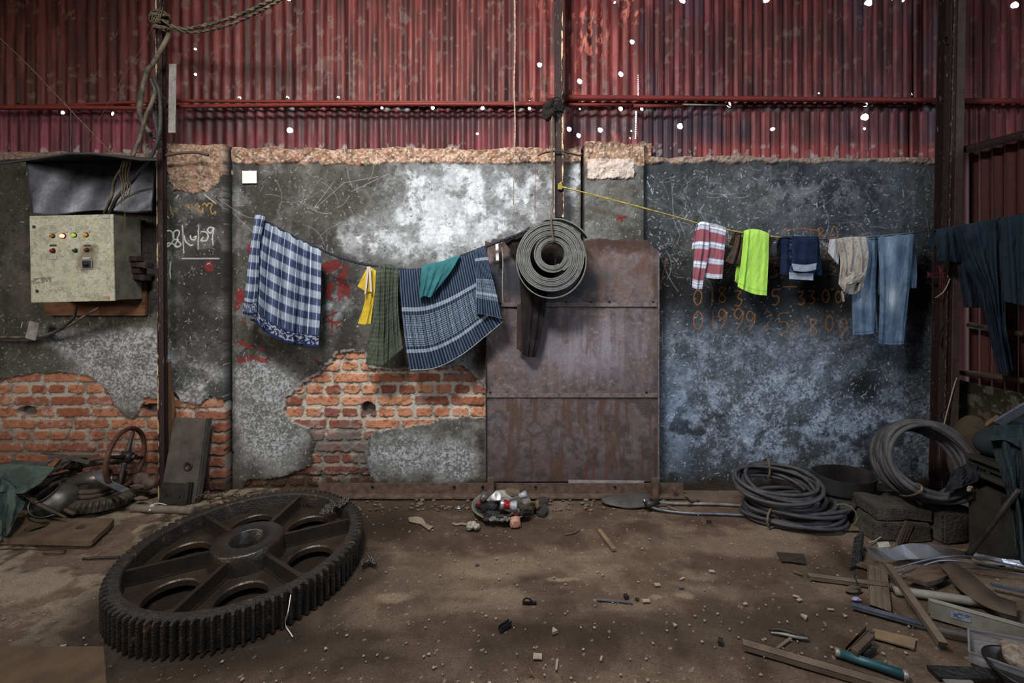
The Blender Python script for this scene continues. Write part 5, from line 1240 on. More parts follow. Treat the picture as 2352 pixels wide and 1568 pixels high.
def big_gear():
    C = Vector((-1.372, 2.265, 0)); T0 = 27
    t = thing('gear_wheel', 'huge greasy cast-iron gear wheel lying flat on the dirt floor', 'gear wheel', C)
    N = 98; ring = []
    for k in range(N):
        a = 2*math.pi*k/N; w_ = 2*math.pi/N
        for f, r in ((.0, .535), (.20, .536), (.30, .552), (.37, .560), (.50, .562), (.63, .560), (.70, .552), (.80, .536)):
            ring.append((a+w_*f, r))
    n = len(ring); prof = [(0, 1), (.004, 1.004), (.138, 1.004), (.145, .996)]
    V = []
    for z, s in prof: V += [Vector((r*s*math.cos(a), r*s*math.sin(a), z))+C for a, r in ring]
    ins = [(.147, .522), (.147, .500), (.138, .494), (.085, .490), (0, .490)]
    for z, r in ins: V += [Vector((r*math.cos(a), r*math.sin(a), z))+C for a, _ in ring]
    Fc = []; L = len(prof)+len(ins)
    for l in range(L-1):
        for i in range(n): j = (i+1) % n; Fc.append([l*n+i, l*n+j, (l+1)*n+j, (l+1)*n+i])
    rim = mk('toothed_rim', V, Fc, m_teeth, t)
    # web with six round windows
    parts = []
    for s in range(6):
        a0 = math.radians(T0+30+60*s); hc = Vector((.335*math.cos(a0), .335*math.sin(a0), 0)); rings = [[], [], [], []]
        K_ = 56
        for k in range(K_):
            ph = 2*math.pi*k/K_; dr_ = Vector((math.cos(ph), math.sin(ph), 0)); q = .10
            while q < .6:
                p = hc+dr_*q; rr_ = math.hypot(p.x, p.y); an = (math.atan2(p.y, p.x)-a0+math.pi) % (2*math.pi)-math.pi
                if rr_ > .495 or rr_ < .14 or abs(an) > math.radians(30.2): break
                q += .002
            rings[0].append(hc+dr_*q+Vector((0, 0, .062))); rings[1].append(hc+dr_*.112+Vector((0, 0, .062))); rings[2].append(hc+dr_*.106+Vector((0, 0, .056))); rings[3].append(hc+dr_*.106+Vector((0, 0, .03)))
        V = [p+C for r_ in rings for p in r_]; Fc = []
        for l in range(3):
            for k in range(K_): j = (k+1) % K_; Fc.append([l*K_+k, l*K_+j, (l+1)*K_+j, (l+1)*K_+k])
        parts.append((V, Fc))
    mk('web', *join(parts), m_gear_web, t)
    for s in range(6):
        a = math.radians(T0+60*s); u_ = Vector((math.cos(a), math.sin(a), 0)); p, q = C+u_*.155, C+u_*.497
        mk('rib', *join([bar_data(p+Vector((0, 0, .055)), q+Vector((0, 0, .055)), .020, .078), bar_data(p+Vector((0, 0, .058)), q+Vector((0, 0, .058)), .034, .012)]), m_gear, t)
    lathe('hub', [(.083, .0), (.083, .150), (.090, .156), (.158, .156), (.166, .148), (.168, .10), (.178, .062), (.178, 0)], m_gear, t, C, None, 48)
    return C
GC = big_gear()
# bricks under a floor of grease inside the windows: puddled grease
# ---------------- chains
def link_mesh(L=.040, W=.026, r=.0038):
    pth = [Vector((-(L-W)/2+(-W/2+r)*math.cos(a), (W/2-r)*math.sin(a), 0)) for a in np.linspace(-math.pi/2, math.pi/2, 7)]+[Vector(((L-W)/2+(W/2-r)*math.cos(a), (W/2-r)*-math.sin(a)*-1, 0)) for a in np.linspace(math.pi/2, -math.pi/2, 7)]
    return tube_data(pth, r, 6, True)
def chain(label, path, m, step=.030, jit=.006, seed=1, sc=1.0):
    rr = random.Random(seed); sp_ = smooth_path(path, 10); L = [0]
    for a, b in zip(sp_[:-1], sp_[1:]): L.append(L[-1]+(b-a).length)
    n = int(L[-1]/step); t = thing('chain', label, 'chain', sp_[0])
    me = None
    for i in range(n):
        s = i*step; k = max(j for j in range(len(L)) if L[j] <= s+1e-9); k = min(k, len(sp_)-2); f = (s-L[k])/max(1e-9, L[k+1]-L[k])
        p = sp_[k].lerp(sp_[k+1], f); d_ = (sp_[k+1]-sp_[k]).normalized()
        R, _ = frame_between(p, p+d_); R = R @ Matrix.Rotation((math.radians(50) if i % 2 else math.radians(-40))+rr.uniform(-.3, .3), 3, 'X')
        p = p+Vector((rr.uniform(-jit, jit), rr.uniform(-jit, jit), rr.uniform(0, jit)))
        if me is None:
            V, Fc = link_mesh(.040*sc, .026*sc, .0042*sc); me = bpy.data.meshes.new('link'); me.from_pydata([tuple(v) for v in V], [], Fc); me.materials.append(m); me.polygons.foreach_set('use_smooth', [True]*len(Fc))
        o = bpy.data.objects.new('link', me); COL.objects.link(o); o.parent = t
        o.location = p-WORLD[t.name]; o.rotation_euler = R.to_euler()
m_chain = mat('dull_chain', (112, 108, 106), (70, 64, 60), .5, .5, .5, scale=40)
m_chain_r = mat('rusty_chain', (104, 82, 70), (70, 54, 46), .8, .2, .3, scale=40)
def zig(a, b, n, w_, h, seed):
    rr = random.Random(seed); a, b = Vector(a), Vector(b); o = []
    for i in range(n):
        t = i/(n-1); s = 1 if i % 2 else -1; q = a.lerp(b, t); side = Vector((-(b-a).y, (b-a).x, 0)).normalized()
        o.append(q+side*s*w_*rr.uniform(.4, 1)+Vector((0, 0, h*rr.uniform(.2, 1))))
    return o
def G(px, py, h): return F(px, py, h)
chain('grey chain heaped on the far rim and web of the big gear', zig(G(800, 1150, .155), G(735, 1186, .11), 15, .05, .03, 4), m_chain, .024, .004, 1, .85)
chain('rusty chain lying behind the big gear along the wall', zig(Vector((-2.12, 2.93, .02)), Vector((-1.45, 3.0, .02)), 15, .035, .03, 5), m_chain_r, .024, .004, 2, .85)
chain('small knot of dark chain on the dirt right of the big gear', zig(G(832, 1296, .012), G(862, 1290, .012), 8, .03, .02, 6), m_chain, .024, .004, 3, .8)
solo(tube('string', [G(668, 1365, .15), G(664, 1395, .10)+Vector((.01, -.03, 0)), G(655, 1432, .01), G(668, 1455, .005), G(672, 1462, .004)], .0022, m_white, None, 6), 'white string hanging over the gear teeth down to the floor', 'string')

# ================================================================ LEFT HEAP
m_tarp = vmat('tarpaulin', .8, 0, .3, 60, .2, .4, .003)
tp_ = flat((70, 84, 80), (44, 54, 52), .7, 20, 50)
g = thing('tarpaulin', 'stiff grey-green tarpaulin bunched at the left edge of the floor', 'tarpaulin', P(20, 1240, 2.5))
cloth('upper_fold', patch([(-60, 1078), (0, 1068), (60, 1066), (128, 1073)], [(-60, 1135), (0, 1130), (50, 1133), (92, 1110)], None, None, 2.76, 2.62, tp_, 60, 40, ((.3, .1, .03, .1), (.7, .1, .02, 0)), 0, .02, 50, hang=False), g, m_tarp, .004)
cloth('lower_fold', patch([(-60, 1100), (0, 1098), (40, 1122), (60, 1148)], [(-60, 1262), (-10, 1248), (18, 1228), (40, 1180)], [(-60, 1100), (-60, 1262)], [(60, 1148), (54, 1165), (40, 1180)], 2.66, 2.46, tp_, 60, 60, ((.35, .08, .05, .1), (.75, .08, .04, -.1)), 0, .03, 51, hang=False), g, m_tarp, .004)
# steel plate with two round holes
pc = [F(-60, 1186, .045), F(262, 1190, .045), F(253, 1203, .045), F(212, 1240, .045), F(200, 1243, .045), F(-60, 1236, .045)]
c1, c2 = F(85, 1209, .045), F(192, 1208, .045)
pd = plate_data([(p.x, p.y) for p in pc][::-1], [circ(c1.x, c1.y, .052, 28), circ(c2.x, c2.y, .034, 24)], .018, .045)
solo(mk('steel_plate', *pd, mat('dusty_plate', (108, 92, 74), (84, 70, 56), .8, .1, scale=8)), 'thick dusty steel plate with two round holes at the left edge of the floor', 'plate')
solo(bx('wooden_batten', F(90, 1232, .008), (.5, .05, .018), m_ply), 'batten lying under the plate with two holes', 'batten')
# small bevel gear with a ring on it
def bevel_gear():
    c = Vector((-2.695, 2.875, .075)); R = Euler((math.radians(-5), 0, 0)).to_matrix(); N = 34; ring = []
    for k in range(N):
        for f, r in ((0, .162), (.25, .162), (.5, .186), (.75, .186)): ring.append((2*math.pi*(k+f)/N, r))
    V = []; n = len(ring)
    for z, s, u in ((-.045, 1.0, 0), (.0, 1.0, 1), (.018, .9, 1), (.022, .52, 0), (-.045, .5, 0)):
        V += [R @ Vector((((r if u else .165)*s)*math.cos(a), ((r if u else .165)*s)*math.sin(a), z))+c for a, r in ring]
    Fc = [[l*n+i, l*n+(i+1) % n, (l+1)*n+(i+1) % n, (l+1)*n+i] for l in range(4) for i in range(n)]
    t = thing('toothed_gear', 'small dusty toothed gear lying in the left heap', 'gear', c+Vector((0, 0, -.045)))
    mk('toothed_rim', V, Fc, m_rusty2, t); lathe('collar', [(.092, -.045), (.094, .02), (.070, .022), (.068, -.045)], m_rusty2, t, c, R, 32)
    t = thing('iron_ring', 'flat double iron ring resting on the small toothed gear', 'ring', c+Vector((-.02, 0, .024)))
    cc = c+Vector((-.03, -.01, .024))
    lathe('lower_ring', [(.070, 0), (.105, 0), (.108, .006), (.108, .020), (.100, .026), (.070, .026)], m_rusty2, t, cc, R, 40); lathe('upper_ring', [(.066, .026), (.102, .026), (.106, .034), (.106, .046), (.098, .052), (.068, .052), (.066, .026)], m_rusty2, t, cc, R, 40)
m_rusty2 = mat('dusty_iron', (88, 80, 68), (60, 54, 48), .85, .1, .25, scale=18)
bevel_gear()
solo(blob('rubble_lump', F(240, 1150, .02)+Vector((0, .0, -.012)), (.14, .10, .022), mat('rubble', (60, 52, 46), (44, 38, 34), .9), None, 9, .3), 'dark lump of rubble under the small toothed gear', 'rubble')
# pot
def pot():
    c = P(134, 1145, 2.74); R = Euler((math.radians(28), math.radians(-18), 0)).to_matrix()
    t = thing('metal_pot', 'dented round-bellied metal pot lying tilted in the left heap', 'pot', Vector((c.x, c.y, 0)))
    pr = [(0, -.095), (.05, -.088), (.088, -.055), (.108, 0), (.105, .035), (.088, .066), (.070, .082), (.066, .094), (.078, .102), (.074, .104), (.060, .094), (.062, .08), (.085, .05), (.1, 0), (.08, -.05), (0, -.088)]
    mk('bowl', *lathe_data(pr, c+Vector((0, 0, -.02)), R, 36, .02, 3), mat('pot_metal', (112, 110, 106), (72, 68, 62), .45, .5, .5, scale=9), t, True)
    mk('torn_lip', *prism_data([c+R @ Vector(v) for v in ((-.05, -.06, .07), (-.02, -.085, .09), (-.07, -.05, .15))], R @ Vector((.0, .1, 0)), .04), m_rusty2, t)
pot()
solo(lathe('tin_can', [(0, -.11), (.052, -.11), (.056, -.10), (.054, 0), (.056, .10), (.052, .11), (.046, .10), (.046, -.09)], mat('tin', (140, 136, 128), (92, 82, 70), .35, .6, .5, scale=10), None, P(206, 1103, 2.93), Euler((0, math.radians(78), math.radians(8))).to_matrix(), 28), 'shiny tin cylinder lying above the small toothed gear', 'can')
# valve hand wheel
def handwheel():
    c = P(290, 1050, 2.9); r = .184; R = Euler((math.radians(90), 0, math.radians(100))).to_matrix()
    t = thing('hand_wheel', 'rusty spoked valve hand wheel standing against the brick wall', 'wheel', Vector((c.x, c.y, c.z-r)))
    m_hw = mat('brown_rust', (96, 62, 46), (66, 44, 36), .7, .1, .35, scale=10)
    N = R @ Vector((0, 0, 1)); ex = R @ Vector((1, 0, 0)); ey = R @ Vector((0, 1, 0))
    V, Fc = tube_data([c+ex*r*math.cos(a)+ey*r*math.sin(a) for a in np.linspace(0, 2*math.pi, 48, endpoint=False)], .0145, 10, True); mk('rim', V, Fc, m_hw, t, True)
    for a in (66, 158, 248, 338):
        a = math.radians(a); u_ = ex*math.cos(a)+ey*math.sin(a); tube('spoke', [c+u_*.03, c+u_*.1, c+u_*.178], [.018, .012, .011], m_steel, t, 10)
    lathe('hub', [(0, .035), (.03, .035), (.036, .02), (.036, -.02), (0, -.02)], m_steel, t, c, R, 20); s = 1 if N.x > 0 else -1
    lathe('nut', [(0, .02), (.018, .02), (.018, 0)], m_steel, t, c+N*s*.036, R if s > 0 else R @ Matrix.Rotation(math.pi, 3, 'X'), 6, False)
    q = P(275, 1112, 2.9); lathe('threaded_stem', [(0, 0)]+[(.02+.003*(i % 2), .004+i*.006) for i in range(18)]+[(0, .115)], m_steel, t, q-Vector((0, 0, .02)), Euler((0, math.radians(12), 0)).to_matrix(), 14)
    lathe('pipe_arm', [(.0, 0), (.021, 0), (.021, .34), (0, .34)], m_steel, t, c-Vector((.03, -.03, .02)), Euler((0, math.radians(-98), 0)).to_matrix(), 14)
    lathe('coupling', [(0, 0), (.036, 0), (.038, .01), (.038, .07), (.034, .08), (.026, .085), (.026, .12), (0, .12)], m_steel, t, P(190, 1063, 2.92), Euler((0, math.radians(-98), 0)).to_matrix(), 16)
handwheel()
# leaning channel plate
def lean_plate():
    a, b, c_, e = P(404, 958, 3.02), P(476, 961, 3.0), P(450, 1155, 2.92), P(369, 1143, 2.94)
    t = thing('channel_plate', 'grey channel-shaped steel plate leaning between the left post and brick pilaster', 'plate', (c_+e)/2)
    ux = (b-a).normalized(); n_ = (b-a).cross(e-a).normalized(); n_ = n_ if n_.y < 0 else -n_; uy = n_.cross(ux); W = .235; Hh = (a-e).length
    # local frame: origin bottom left
    O = e; yy = ((a-e).normalized()); xx = (c_-e).normalized(); 
    def W_(u, v, w_=0): return e+(c_-e)*u*(1-v)+((a-e)*v)+(b-a)*u*v+n_*w_
    outer = [(0, 0), (1, 0), (1, 1), (0, 1)]; hs = [circ(.18, .955, .022, 14), circ(.70, .95, .022, 14)]
    hs = [[(x, .955+(y-.955)*.40) for x, y in h] for h in hs]
    V, Fc = plate_data(outer, hs, 0, 1); V = [W_(v.x, v.y, v.z*.008) for v in V]; m_pl = mat('grey_plate', (88, 84, 80), (64, 60, 58), .8, .1, .3, scale=9)
    mk('plate', V, Fc, m_pl, t)
    V = [W_(1, 0, 0), W_(1, 1, 0), W_(1, 1, -.04), W_(1, 0, -.04)]; mk('side_flange', *prism_data(V, ux, .006), m_pl, t)
    nn = n_; q = W_(.66, .42, .008); Rm = Matrix((ux, uy, n_)).transposed()
    lathe('round_boss', [(.032, 0), (.032, .004), (.020, .006), (.018, .001), (0, .0)], m_steel, t, q, Rm, 24)
    mk('foot_plate', *box_data(W_(.43, .085, .02), (.200, .135, .010), Rm), m_steel, t); mk('foot_plate', *box_data(W_(.82, .09, .014), (.035, .16, .012), Rm), m_black, t)
    for u in (.22, .60): lathe('bolt', [(0, .01), (.009, .01), (.009, 0)], m_steel, t, W_(u, .07, .025), Rm, 6, False)
lean_plate()
# roller lying on the floor
a, b = F(303, 1166, .024), F(446, 1172, .024)
R, L = frame_between(a, b); g = thing('roller', 'dusty pale roller tied with white string on the floor by the left post', 'roller', (a+b)/2-Vector((0, 0, .024)))
Rz = R @ Matrix.Rotation(math.radians(90), 3, 'Y')
lathe('tube', [(0, 0), (.020, 0), (.026, .006), (.026, .03), (.021, .035), (.023, .06), (.023, L-.06), (.021, L-.035), (.026, L-.03), (.026, L-.004), (.018, L), (0, L)], mat('dusty_tube', (122, 112, 102), (94, 84, 76), .9, scale=14), g, a, Rz, 18)
V1 = [tube_data(smooth_path([a.lerp(b, .33)+Vector((.004*k, -.026, 0)), a.lerp(b, .34)+Vector((.01*k-.01, 0, .027)), a.lerp(b, .36)+Vector((0, .024, .01))], 4), .0022, 5) for k in range(3)]
V1 += [tube_data(smooth_path([a.lerp(b, .34)+Vector((0, 0, .027)), a.lerp(b, .42)+Vector((0, -.004, .040)), a.lerp(b, .55)+Vector((0, .004, .028))], 4), .0022, 5)]
mk('string_tie', *join(V1), m_white, g, True)
# galvanised strip, sticks
p = smooth_path([P(222, 1086, 2.80), P(236, 1100, 2.77), P(262, 1114, 2.74), P(290, 1127, 2.72)], 5)
solo(mk('metal_strip', *join([tube_data(p, 1, prof=[(.002, -.022), (.002, .022), (-.002, .022), (-.002, -.022)])]), m_steel_lt), 'bent galvanised strip leaning over the small toothed gear', 'strip')
m_stick = mat('grey_sticks', (78, 74, 70), (50, 46, 42), .85, scale=10, stretch=(1, 5, 5), c3=(120, 118, 116))
st_ = [((96, 1040), (172, 1052)), ((110, 1052), (205, 1048)), ((118, 1062), (196, 1055)), ((120, 1070), (228, 1044)), ((98, 1090), (180, 1062)), ((112, 1098), (190, 1078)), ((105, 1108), (236, 1086)), ((118, 1104), (226, 1092)), ((60, 1096), (150, 1070)), ((130, 1082), (175, 1052)), ((140, 1046), (206, 1062)), ((25, 1061), (110, 1066))]
for i, ((x0, y0), (x1, y1)) in enumerate(st_):
    d0 = 2.98-.012*i; a, b = P(x0, y0, d0), P(x1, y1, d0+.02); solo(bar('split_stick', a, b, .016+.006*(i % 3), .006, m_stick, None, 'box', (0, -1, .4)), ('split stick in the left heap, '+['topmost, its tip towards the hand wheel','second from the top, nearly level','short one just under the topmost pair','long one rising to the right towards the pipe coupling','dark one above the tarpaulin tip','dark one just below it','lowest long one, ending above the tin cylinder','second lowest, close to the tin cylinder','pale one reaching left over the tarpaulin','steep short one in the middle of the bundle','one sloping down to the right near the brick wall','leftmost one, lying over the tarpaulin edge'][i]), 'stick', 'split sticks heaped against the left brick wall')
solo(blob('rubble_heap', Vector((-3.02, 2.93, .0)), (.46, .12, .20), mat('dark_rubble', (54, 46, 42), (36, 32, 30), .95, scale=14, bstr=.9, bdist=.02), None, 12, .35, 4), 'mound of dark rubble and rubbish under the sticks at the left wall', 'rubble')
solo(bar('wooden_chip', P(118, 1078, 2.8), P(140, 1052, 2.82), .03, .02, m_board, None, 'box', (0, -1, .3)), 'short chunk of wood standing on the left heap', 'wood')
solo(tube('bent_rod', [P(44, 1131, 2.7), P(70, 1146, 2.66), P(105, 1166, 2.62), P(152, 1188, 2.60)], [.014, .012, .009, .005], m_rusty2, None, 8), 'tapering rusty rod lying in front of the round pot', 'rod')
solo(tube('wire_hoop', [P(72, 1148, 2.64), P(64, 1165, 2.62), P(72, 1182, 2.60), P(95, 1188, 2.59), P(130, 1180, 2.62)], .0035, m_steel_lt, None, 6), 'thin wire hoop curling below the round pot', 'wire')
solo(tube('pipe', [P(150, 1170, 2.66), P(171, 1180, 2.64)], .011, m_rusty2, None, 10, k=2), 'short stub of pipe beside the round pot', 'pipe')
solo(tube('bent_wire', [F(-20, 1261, .004), F(60, 1261, .004), F(140, 1261, .004), F(150, 1266, .004), F(138, 1271, .004), F(98, 1270, .004)], .0032, m_steel, None, 6), 'hooked dark wire on the floor below the plate with two holes', 'wire')
solo(tube('iron_rod', [F(190, 1283, .006), F(235, 1280, .006), F(275, 1279, .006)], .0055, m_steel, None, 8, k=3), 'short black rod on the floor left of the big gear', 'rod')
for i, (x, y, d_, s, l) in enumerate(((322, 1098, 2.98, (.05, .03, .04), 'lump of brick rubble at the foot of the left post, left one'), (340, 1108, 2.96, (.04, .03, .035), 'mottled bit of rubble beside the foot of the left post'), (312, 1118, 2.9, (.05, .02, .014), 'flat broken tile below the hand wheel'), (325, 1143, 2.9, (.045, .015, .012), 'stubby wooden offcut left of the roller'))):
    solo(blob('rubble', P(x, y, d_), s, mat('pale_rubble', (112, 96, 88), (76, 60, 54), .9, scale=24), None, 30+i, .4, 3), l, 'rubble')
solo(prism('paving_slab', [F(-10, 1492, .004), F(238, 1490, .004), F(246, 1600, .004), F(-40, 1600, .004)], (0, 0, 1), .012, mat('brown_slab', (96, 78, 58), (74, 60, 46), .8, scale=8)), 'flat brown slab at the lower left corner of the floor', 'slab')

# ================================================================ RUBBISH PAN
m_alu = mat('worn_aluminium', (150, 148, 142), (104, 100, 96), .4, .3, .6, scale=12)
pc_ = Vector((-.066, 2.83, 0))
g = thing('wide_pan', 'wide shallow metal pan full of rubbish in front of the door', 'pan', pc_)
lathe('bowl', [(0, .006), (.10, .006), (.15, .018), (.186, .042), (.192, .046), (.198, .044), (.194, .040), (.158, .010), (.10, 0), (0, 0)], m_alu, g, pc_, None, 56)
m_bag = mat('black_plastic_bag', (34, 34, 36), (22, 22, 24), .45, 0, .5, scale=9, bstr=.9, bdist=.02)
m_leaf = mat('dead_leaf', (58, 52, 42), (38, 34, 30), .8, scale=20)
rb = [(1108, 1152, .10, (.045, .04, .035)), (1128, 1168, .07, (.055, .04, .03)), (1150, 1178, .065, (.05, .035, .028)), (1180, 1172, .07, (.05, .04, .025)), (1205, 1160, .09, (.045, .04, .03)), (1166, 1160, .085, (.06, .04, .03)), (1200, 1178, .05, (.04, .03, .02)), (1122, 1185, .045, (.045, .03, .02)), (1220, 1148, .10, (.04, .035, .03)), (1140, 1150, .10, (.05, .04, .035))]
for i, (x, y, h, s) in enumerate(rb):
    c = F(x, y, h); solo(mk('rubbish_scrap', *blob_data((c.x, c.y, max(.03, c.z-.035)), tuple(v*.78 for v in s), 60+i, .6, 3), m_bag if i % 2 else m_rag), (['grey rag scrap at the far left of the rubbish pan','black plastic scrap left of the red can','greyish scrap in the front middle of the rubbish pan','black crumpled plastic right of the pan middle','dark rag under the clear plastic cup','black plastic bulging right under the red can','dark scrap near the brick fragment at the front rim','black plastic at the front left rim of the pan','dark rag at the right rim beside the knobbly wood','black plastic between the white cup and the smoky cup'][i]), 'rubbish', 'crumpled dark scraps filling the pan')
def leaf(nm, c, L, W, rz, tl, m, cur=.3):
    U, Vv = np.meshgrid(np.linspace(-1, 1, 17), np.linspace(-1, 1, 9)); hw = W*np.sqrt(np.clip(1-U**2, 0, 1))
    x = U*L; y = Vv*hw; z = cur*L*(U**2)*.5+cur*W*(Vv**2)*.8; E = Euler((tl, tl*.5, rz)).to_matrix(); A = np.stack([x, y, z], -1) @ np.array(E).T
    return grid(nm, A[..., 0]+c[0], A[..., 1]+c[1], A[..., 2]+c[2], None, m, thick=.0015)
for i, (x, y, h, L, W, rz, tl) in enumerate(((1196, 1162, .085, .05, .022, -.4, .5), (1172, 1172, .08, .045, .018, .1, .3), (1212, 1168, .07, .04, .02, .8, .3), (1148, 1186, .06, .03, .014, .4, .2))):
    solo(leaf('dry_leaf', F(x, y, h), L, W, rz, tl, m_leaf), (['largest dry leaf, right of the red can in the pan','dry leaf directly in front of the red can','dry leaf nearest the shoe soles in the pan','smallest dry leaf behind the pale ash'][i]), 'leaf', 'dry leaves in the pan')
# crushed can
def can():
    a, b = F(1148, 1158, .105), F(1188, 1162, .095); R, L = frame_between(a, b); Rz = R @ Matrix.Rotation(math.radians(90), 3, 'Y'); t = thing('drink_can', 'crushed red and silver drink can on top of the rubbish pan', 'can', a)
    def sect(z0, z1, m, nm):
        pr = [(.031*(1-.30*math.exp(-((z/L-.55)/.16)**2)), z) for z in np.linspace(z0, z1, 8)]
        if z0 == 0: pr = [(0, .003), (.024, .002), (.026, 0), (.031, .006)]+pr[1:]
        if z1 == L: pr = pr[:-1]+[(.026, L), (0, L-.002)]
        return lathe(nm, pr, m, t, a, Rz, 24)
    m_si = mat('silver_tin', (176, 178, 184), (120, 122, 130), .3, .6, .5, scale=30)
    sect(0, L*.22, m_si, 'top_end'); sect(L*.22, L*.58, mat('red_print', (152, 22, 32), (120, 18, 26), .35, .3, .5), 'red_band'); sect(L*.58, L, mat('white_print', (170, 172, 184), (120, 118, 130), .45, .2, .5, scale=80), 'white_band')
can()
solo(lathe('paper_cup', [(0, 0), (.020, 0), (.028, .05), (.026, .05), (.018, .004), (0, .004)], m_white, None, F(1131, 1144, .115)+Vector((0, 0, 0)), Euler((.5, .9, 0)).to_matrix(), 20), 'white crumpled cup at the back of the rubbish pan', 'cup')
solo(lathe('clay_bowl', [(.018, .0), (.024, .012), (.042, .022), (.050, .026), (.048, .03), (.030, .022), (0, .016)], mat('brown_clay', (100, 88, 70), (72, 62, 50), .7, scale=16), None, Vector((.002, 2.87, .082)), Euler((.12, .1, 0)).to_matrix(), 28), 'brown bowl-shaped piece lying on the rubbish pan', 'bowl')
solo(lathe('plastic_cup', [(0, 0), (.016, 0), (.024, .05), (.022, .05), (.014, .004)], mat('clear_plastic', (160, 164, 170), (120, 124, 130), .2, 0, .6), None, F(1192, 1140, .115), Euler((0, 1.35, .2)).to_matrix(), 18), 'clear plastic cup lying at the back right of the pan', 'cup')
solo(lathe('plastic_cup', [(0, 0), (.018, 0), (.028, .05), (.026, .05), (.016, .004)], mat('smoky_plastic', (88, 86, 84), (60, 58, 56), .25, 0, .6), None, F(1106, 1150, .115), Euler((-.7, .9, .2)).to_matrix(), 18), 'smoky plastic cup on the left rim of the pan', 'cup')
solo(blob('red_wrapper', F(1102, 1156, .085), (.016, .008, .016), mat('red_foil', (160, 28, 36), (110, 20, 26), .5), None, 71, .4, 2), 'little red wrapper on the left of the pan', 'wrapper')
solo(blob('wood_chunk', F(1234, 1160, .05), (.016, .02, .028), mat('rotten_wood', (132, 104, 78), (60, 46, 36), .9, scale=60), None, 72, .3, 2), 'knobbly chunk of wood at the right rim of the pan', 'wood')
def sheet(nm, pts, h, m, label, cat, up=.0, group=None, thick=.006):
    P3 = [F(x, y, h+(up*(i % 3)/2)) for i, (x, y) in enumerate(pts)]
    return solo(prism(nm, [Vector((p.x, p.y, h)) for p in P3], (0, 0, 1), thick, m), label, cat, group)
sole = mat('shoe_sole', (58, 54, 52), (42, 40, 40), .8)
sheet('shoe_sole', [(1232, 1160), (1246, 1158), (1258, 1166), (1258, 1180), (1250, 1187), (1236, 1184), (1226, 1174)], .004, sole, 'dark rounded sole leaning out from the right of the pan, nearer one', 'sole', thick=.018)
sheet('shoe_sole', [(1236, 1148), (1250, 1146), (1259, 1152), (1258, 1160), (1244, 1161), (1236, 1156)], .004, sole, 'dark sole behind the nearer one right of the pan', 'sole', thick=.02)
V1 = []
for i in range(16):
    c = F(1126+i*2.9, 1192+rnd.uniform(-3, 2), .05); V1.append(blob_data(c, (.010, .008, .009), 80+i, .5, 2))
solo(mk('ash_flakes', *join(V1), mat('grey_ash', (132, 130, 128), (64, 62, 60), .95, scale=90)), 'band of pale grey flaky ash along the front of the pan', 'ash'); bpy.data.objects['ash_flakes']['kind'] = 'stuff'
def brickbit(nm, px, py, s, rz, m, l, cat):
    c = F(px, py, 0); d_ = blob_data((0, 0, 0), s, int(px), .18, 2); V = [Euler((0, 0, rz)).to_matrix() @ Vector((max(-s[0]*.8, min(s[0]*.8, v.x)), max(-s[1]*.8, min(s[1]*.8, v.y)), max(-s[2]*.8, min(s[2]*.8, v.z))))+c+Vector((0, 0, s[2]*.8)) for v in d_[0]]
    return solo(mk(nm, V, d_[1], m), l, cat)
brickbit('brick_fragment', 1183, 1210, (.040, .03, .036), .3, mat('plastered_brick', (176, 142, 126), (150, 92, 70), .9, scale=26), 'pinkish brick fragment propped against the front of the pan', 'brick')
brickbit('brick_fragment', 1184, 1197, (.018, .014, .050), .2, mat('red_brickbit', (150, 76, 56), (130, 66, 50), .9, scale=26), 'small red brick chip on the pinkish brick fragment', 'brick')
V1 = [blob_data(F(1090+rnd.uniform(-12, 12), 1207+rnd.uniform(-5, 5), .022), (.016, .012, .010), 100+i, .7, 2) for i in range(14)]+[tube_data([F(1092, 1212, .01), F(1072+i*2, 1214+i, .006)], .0055, 6) for i in range(3)]
solo(mk('crumpled_cloth', *join(V1), mat('soiled_white', (166, 162, 148), (112, 108, 96), .95, scale=50), None, True), 'crumpled off-white rag on the floor left of the brick fragment', 'rag')
solo(mk('cloth_strip', *tube_data(smooth_path([F(1040, 1201, .004), F(1050, 1204, .005), F(1060, 1202, .004), F(1076, 1205, .005)], 5), 1, prof=[(.002, -.010), (.002, .010), (-.002, .010), (-.002, -.010)]), mat('beige_strip', (140, 122, 104), (112, 96, 82), .9)), 'beige torn strip trailing left of the white rag', 'strip')
solo(lathe('washer', [(0, .010), (.010, .010), (.012, .004), (.026, .003), (.026, 0), (0, 0)], m_steel_lt, None, F(1054, 1165, 0), None, 20), 'small grey flanged disc on the floor left of the pan', 'disc')
# gravel along the foot of the wall
V1 = []
for i in range(150):
    px = rnd.uniform(760, 1560); y = rnd.uniform(2.83, 2.97); s = rnd.uniform(.004, .014)
    V1.append(blob_data(((px-1176)/1000*y, y, s*.3), (s*1.4, s, s*.7), i, .3, 1))
o = solo(mk('gravel', *join(V1), mat('gravel', (112, 100, 88), (74, 64, 56), .95, scale=14)), 'loose gravel and grit scattered along the foot of the channel iron', 'gravel'); o['kind'] = 'stuff'

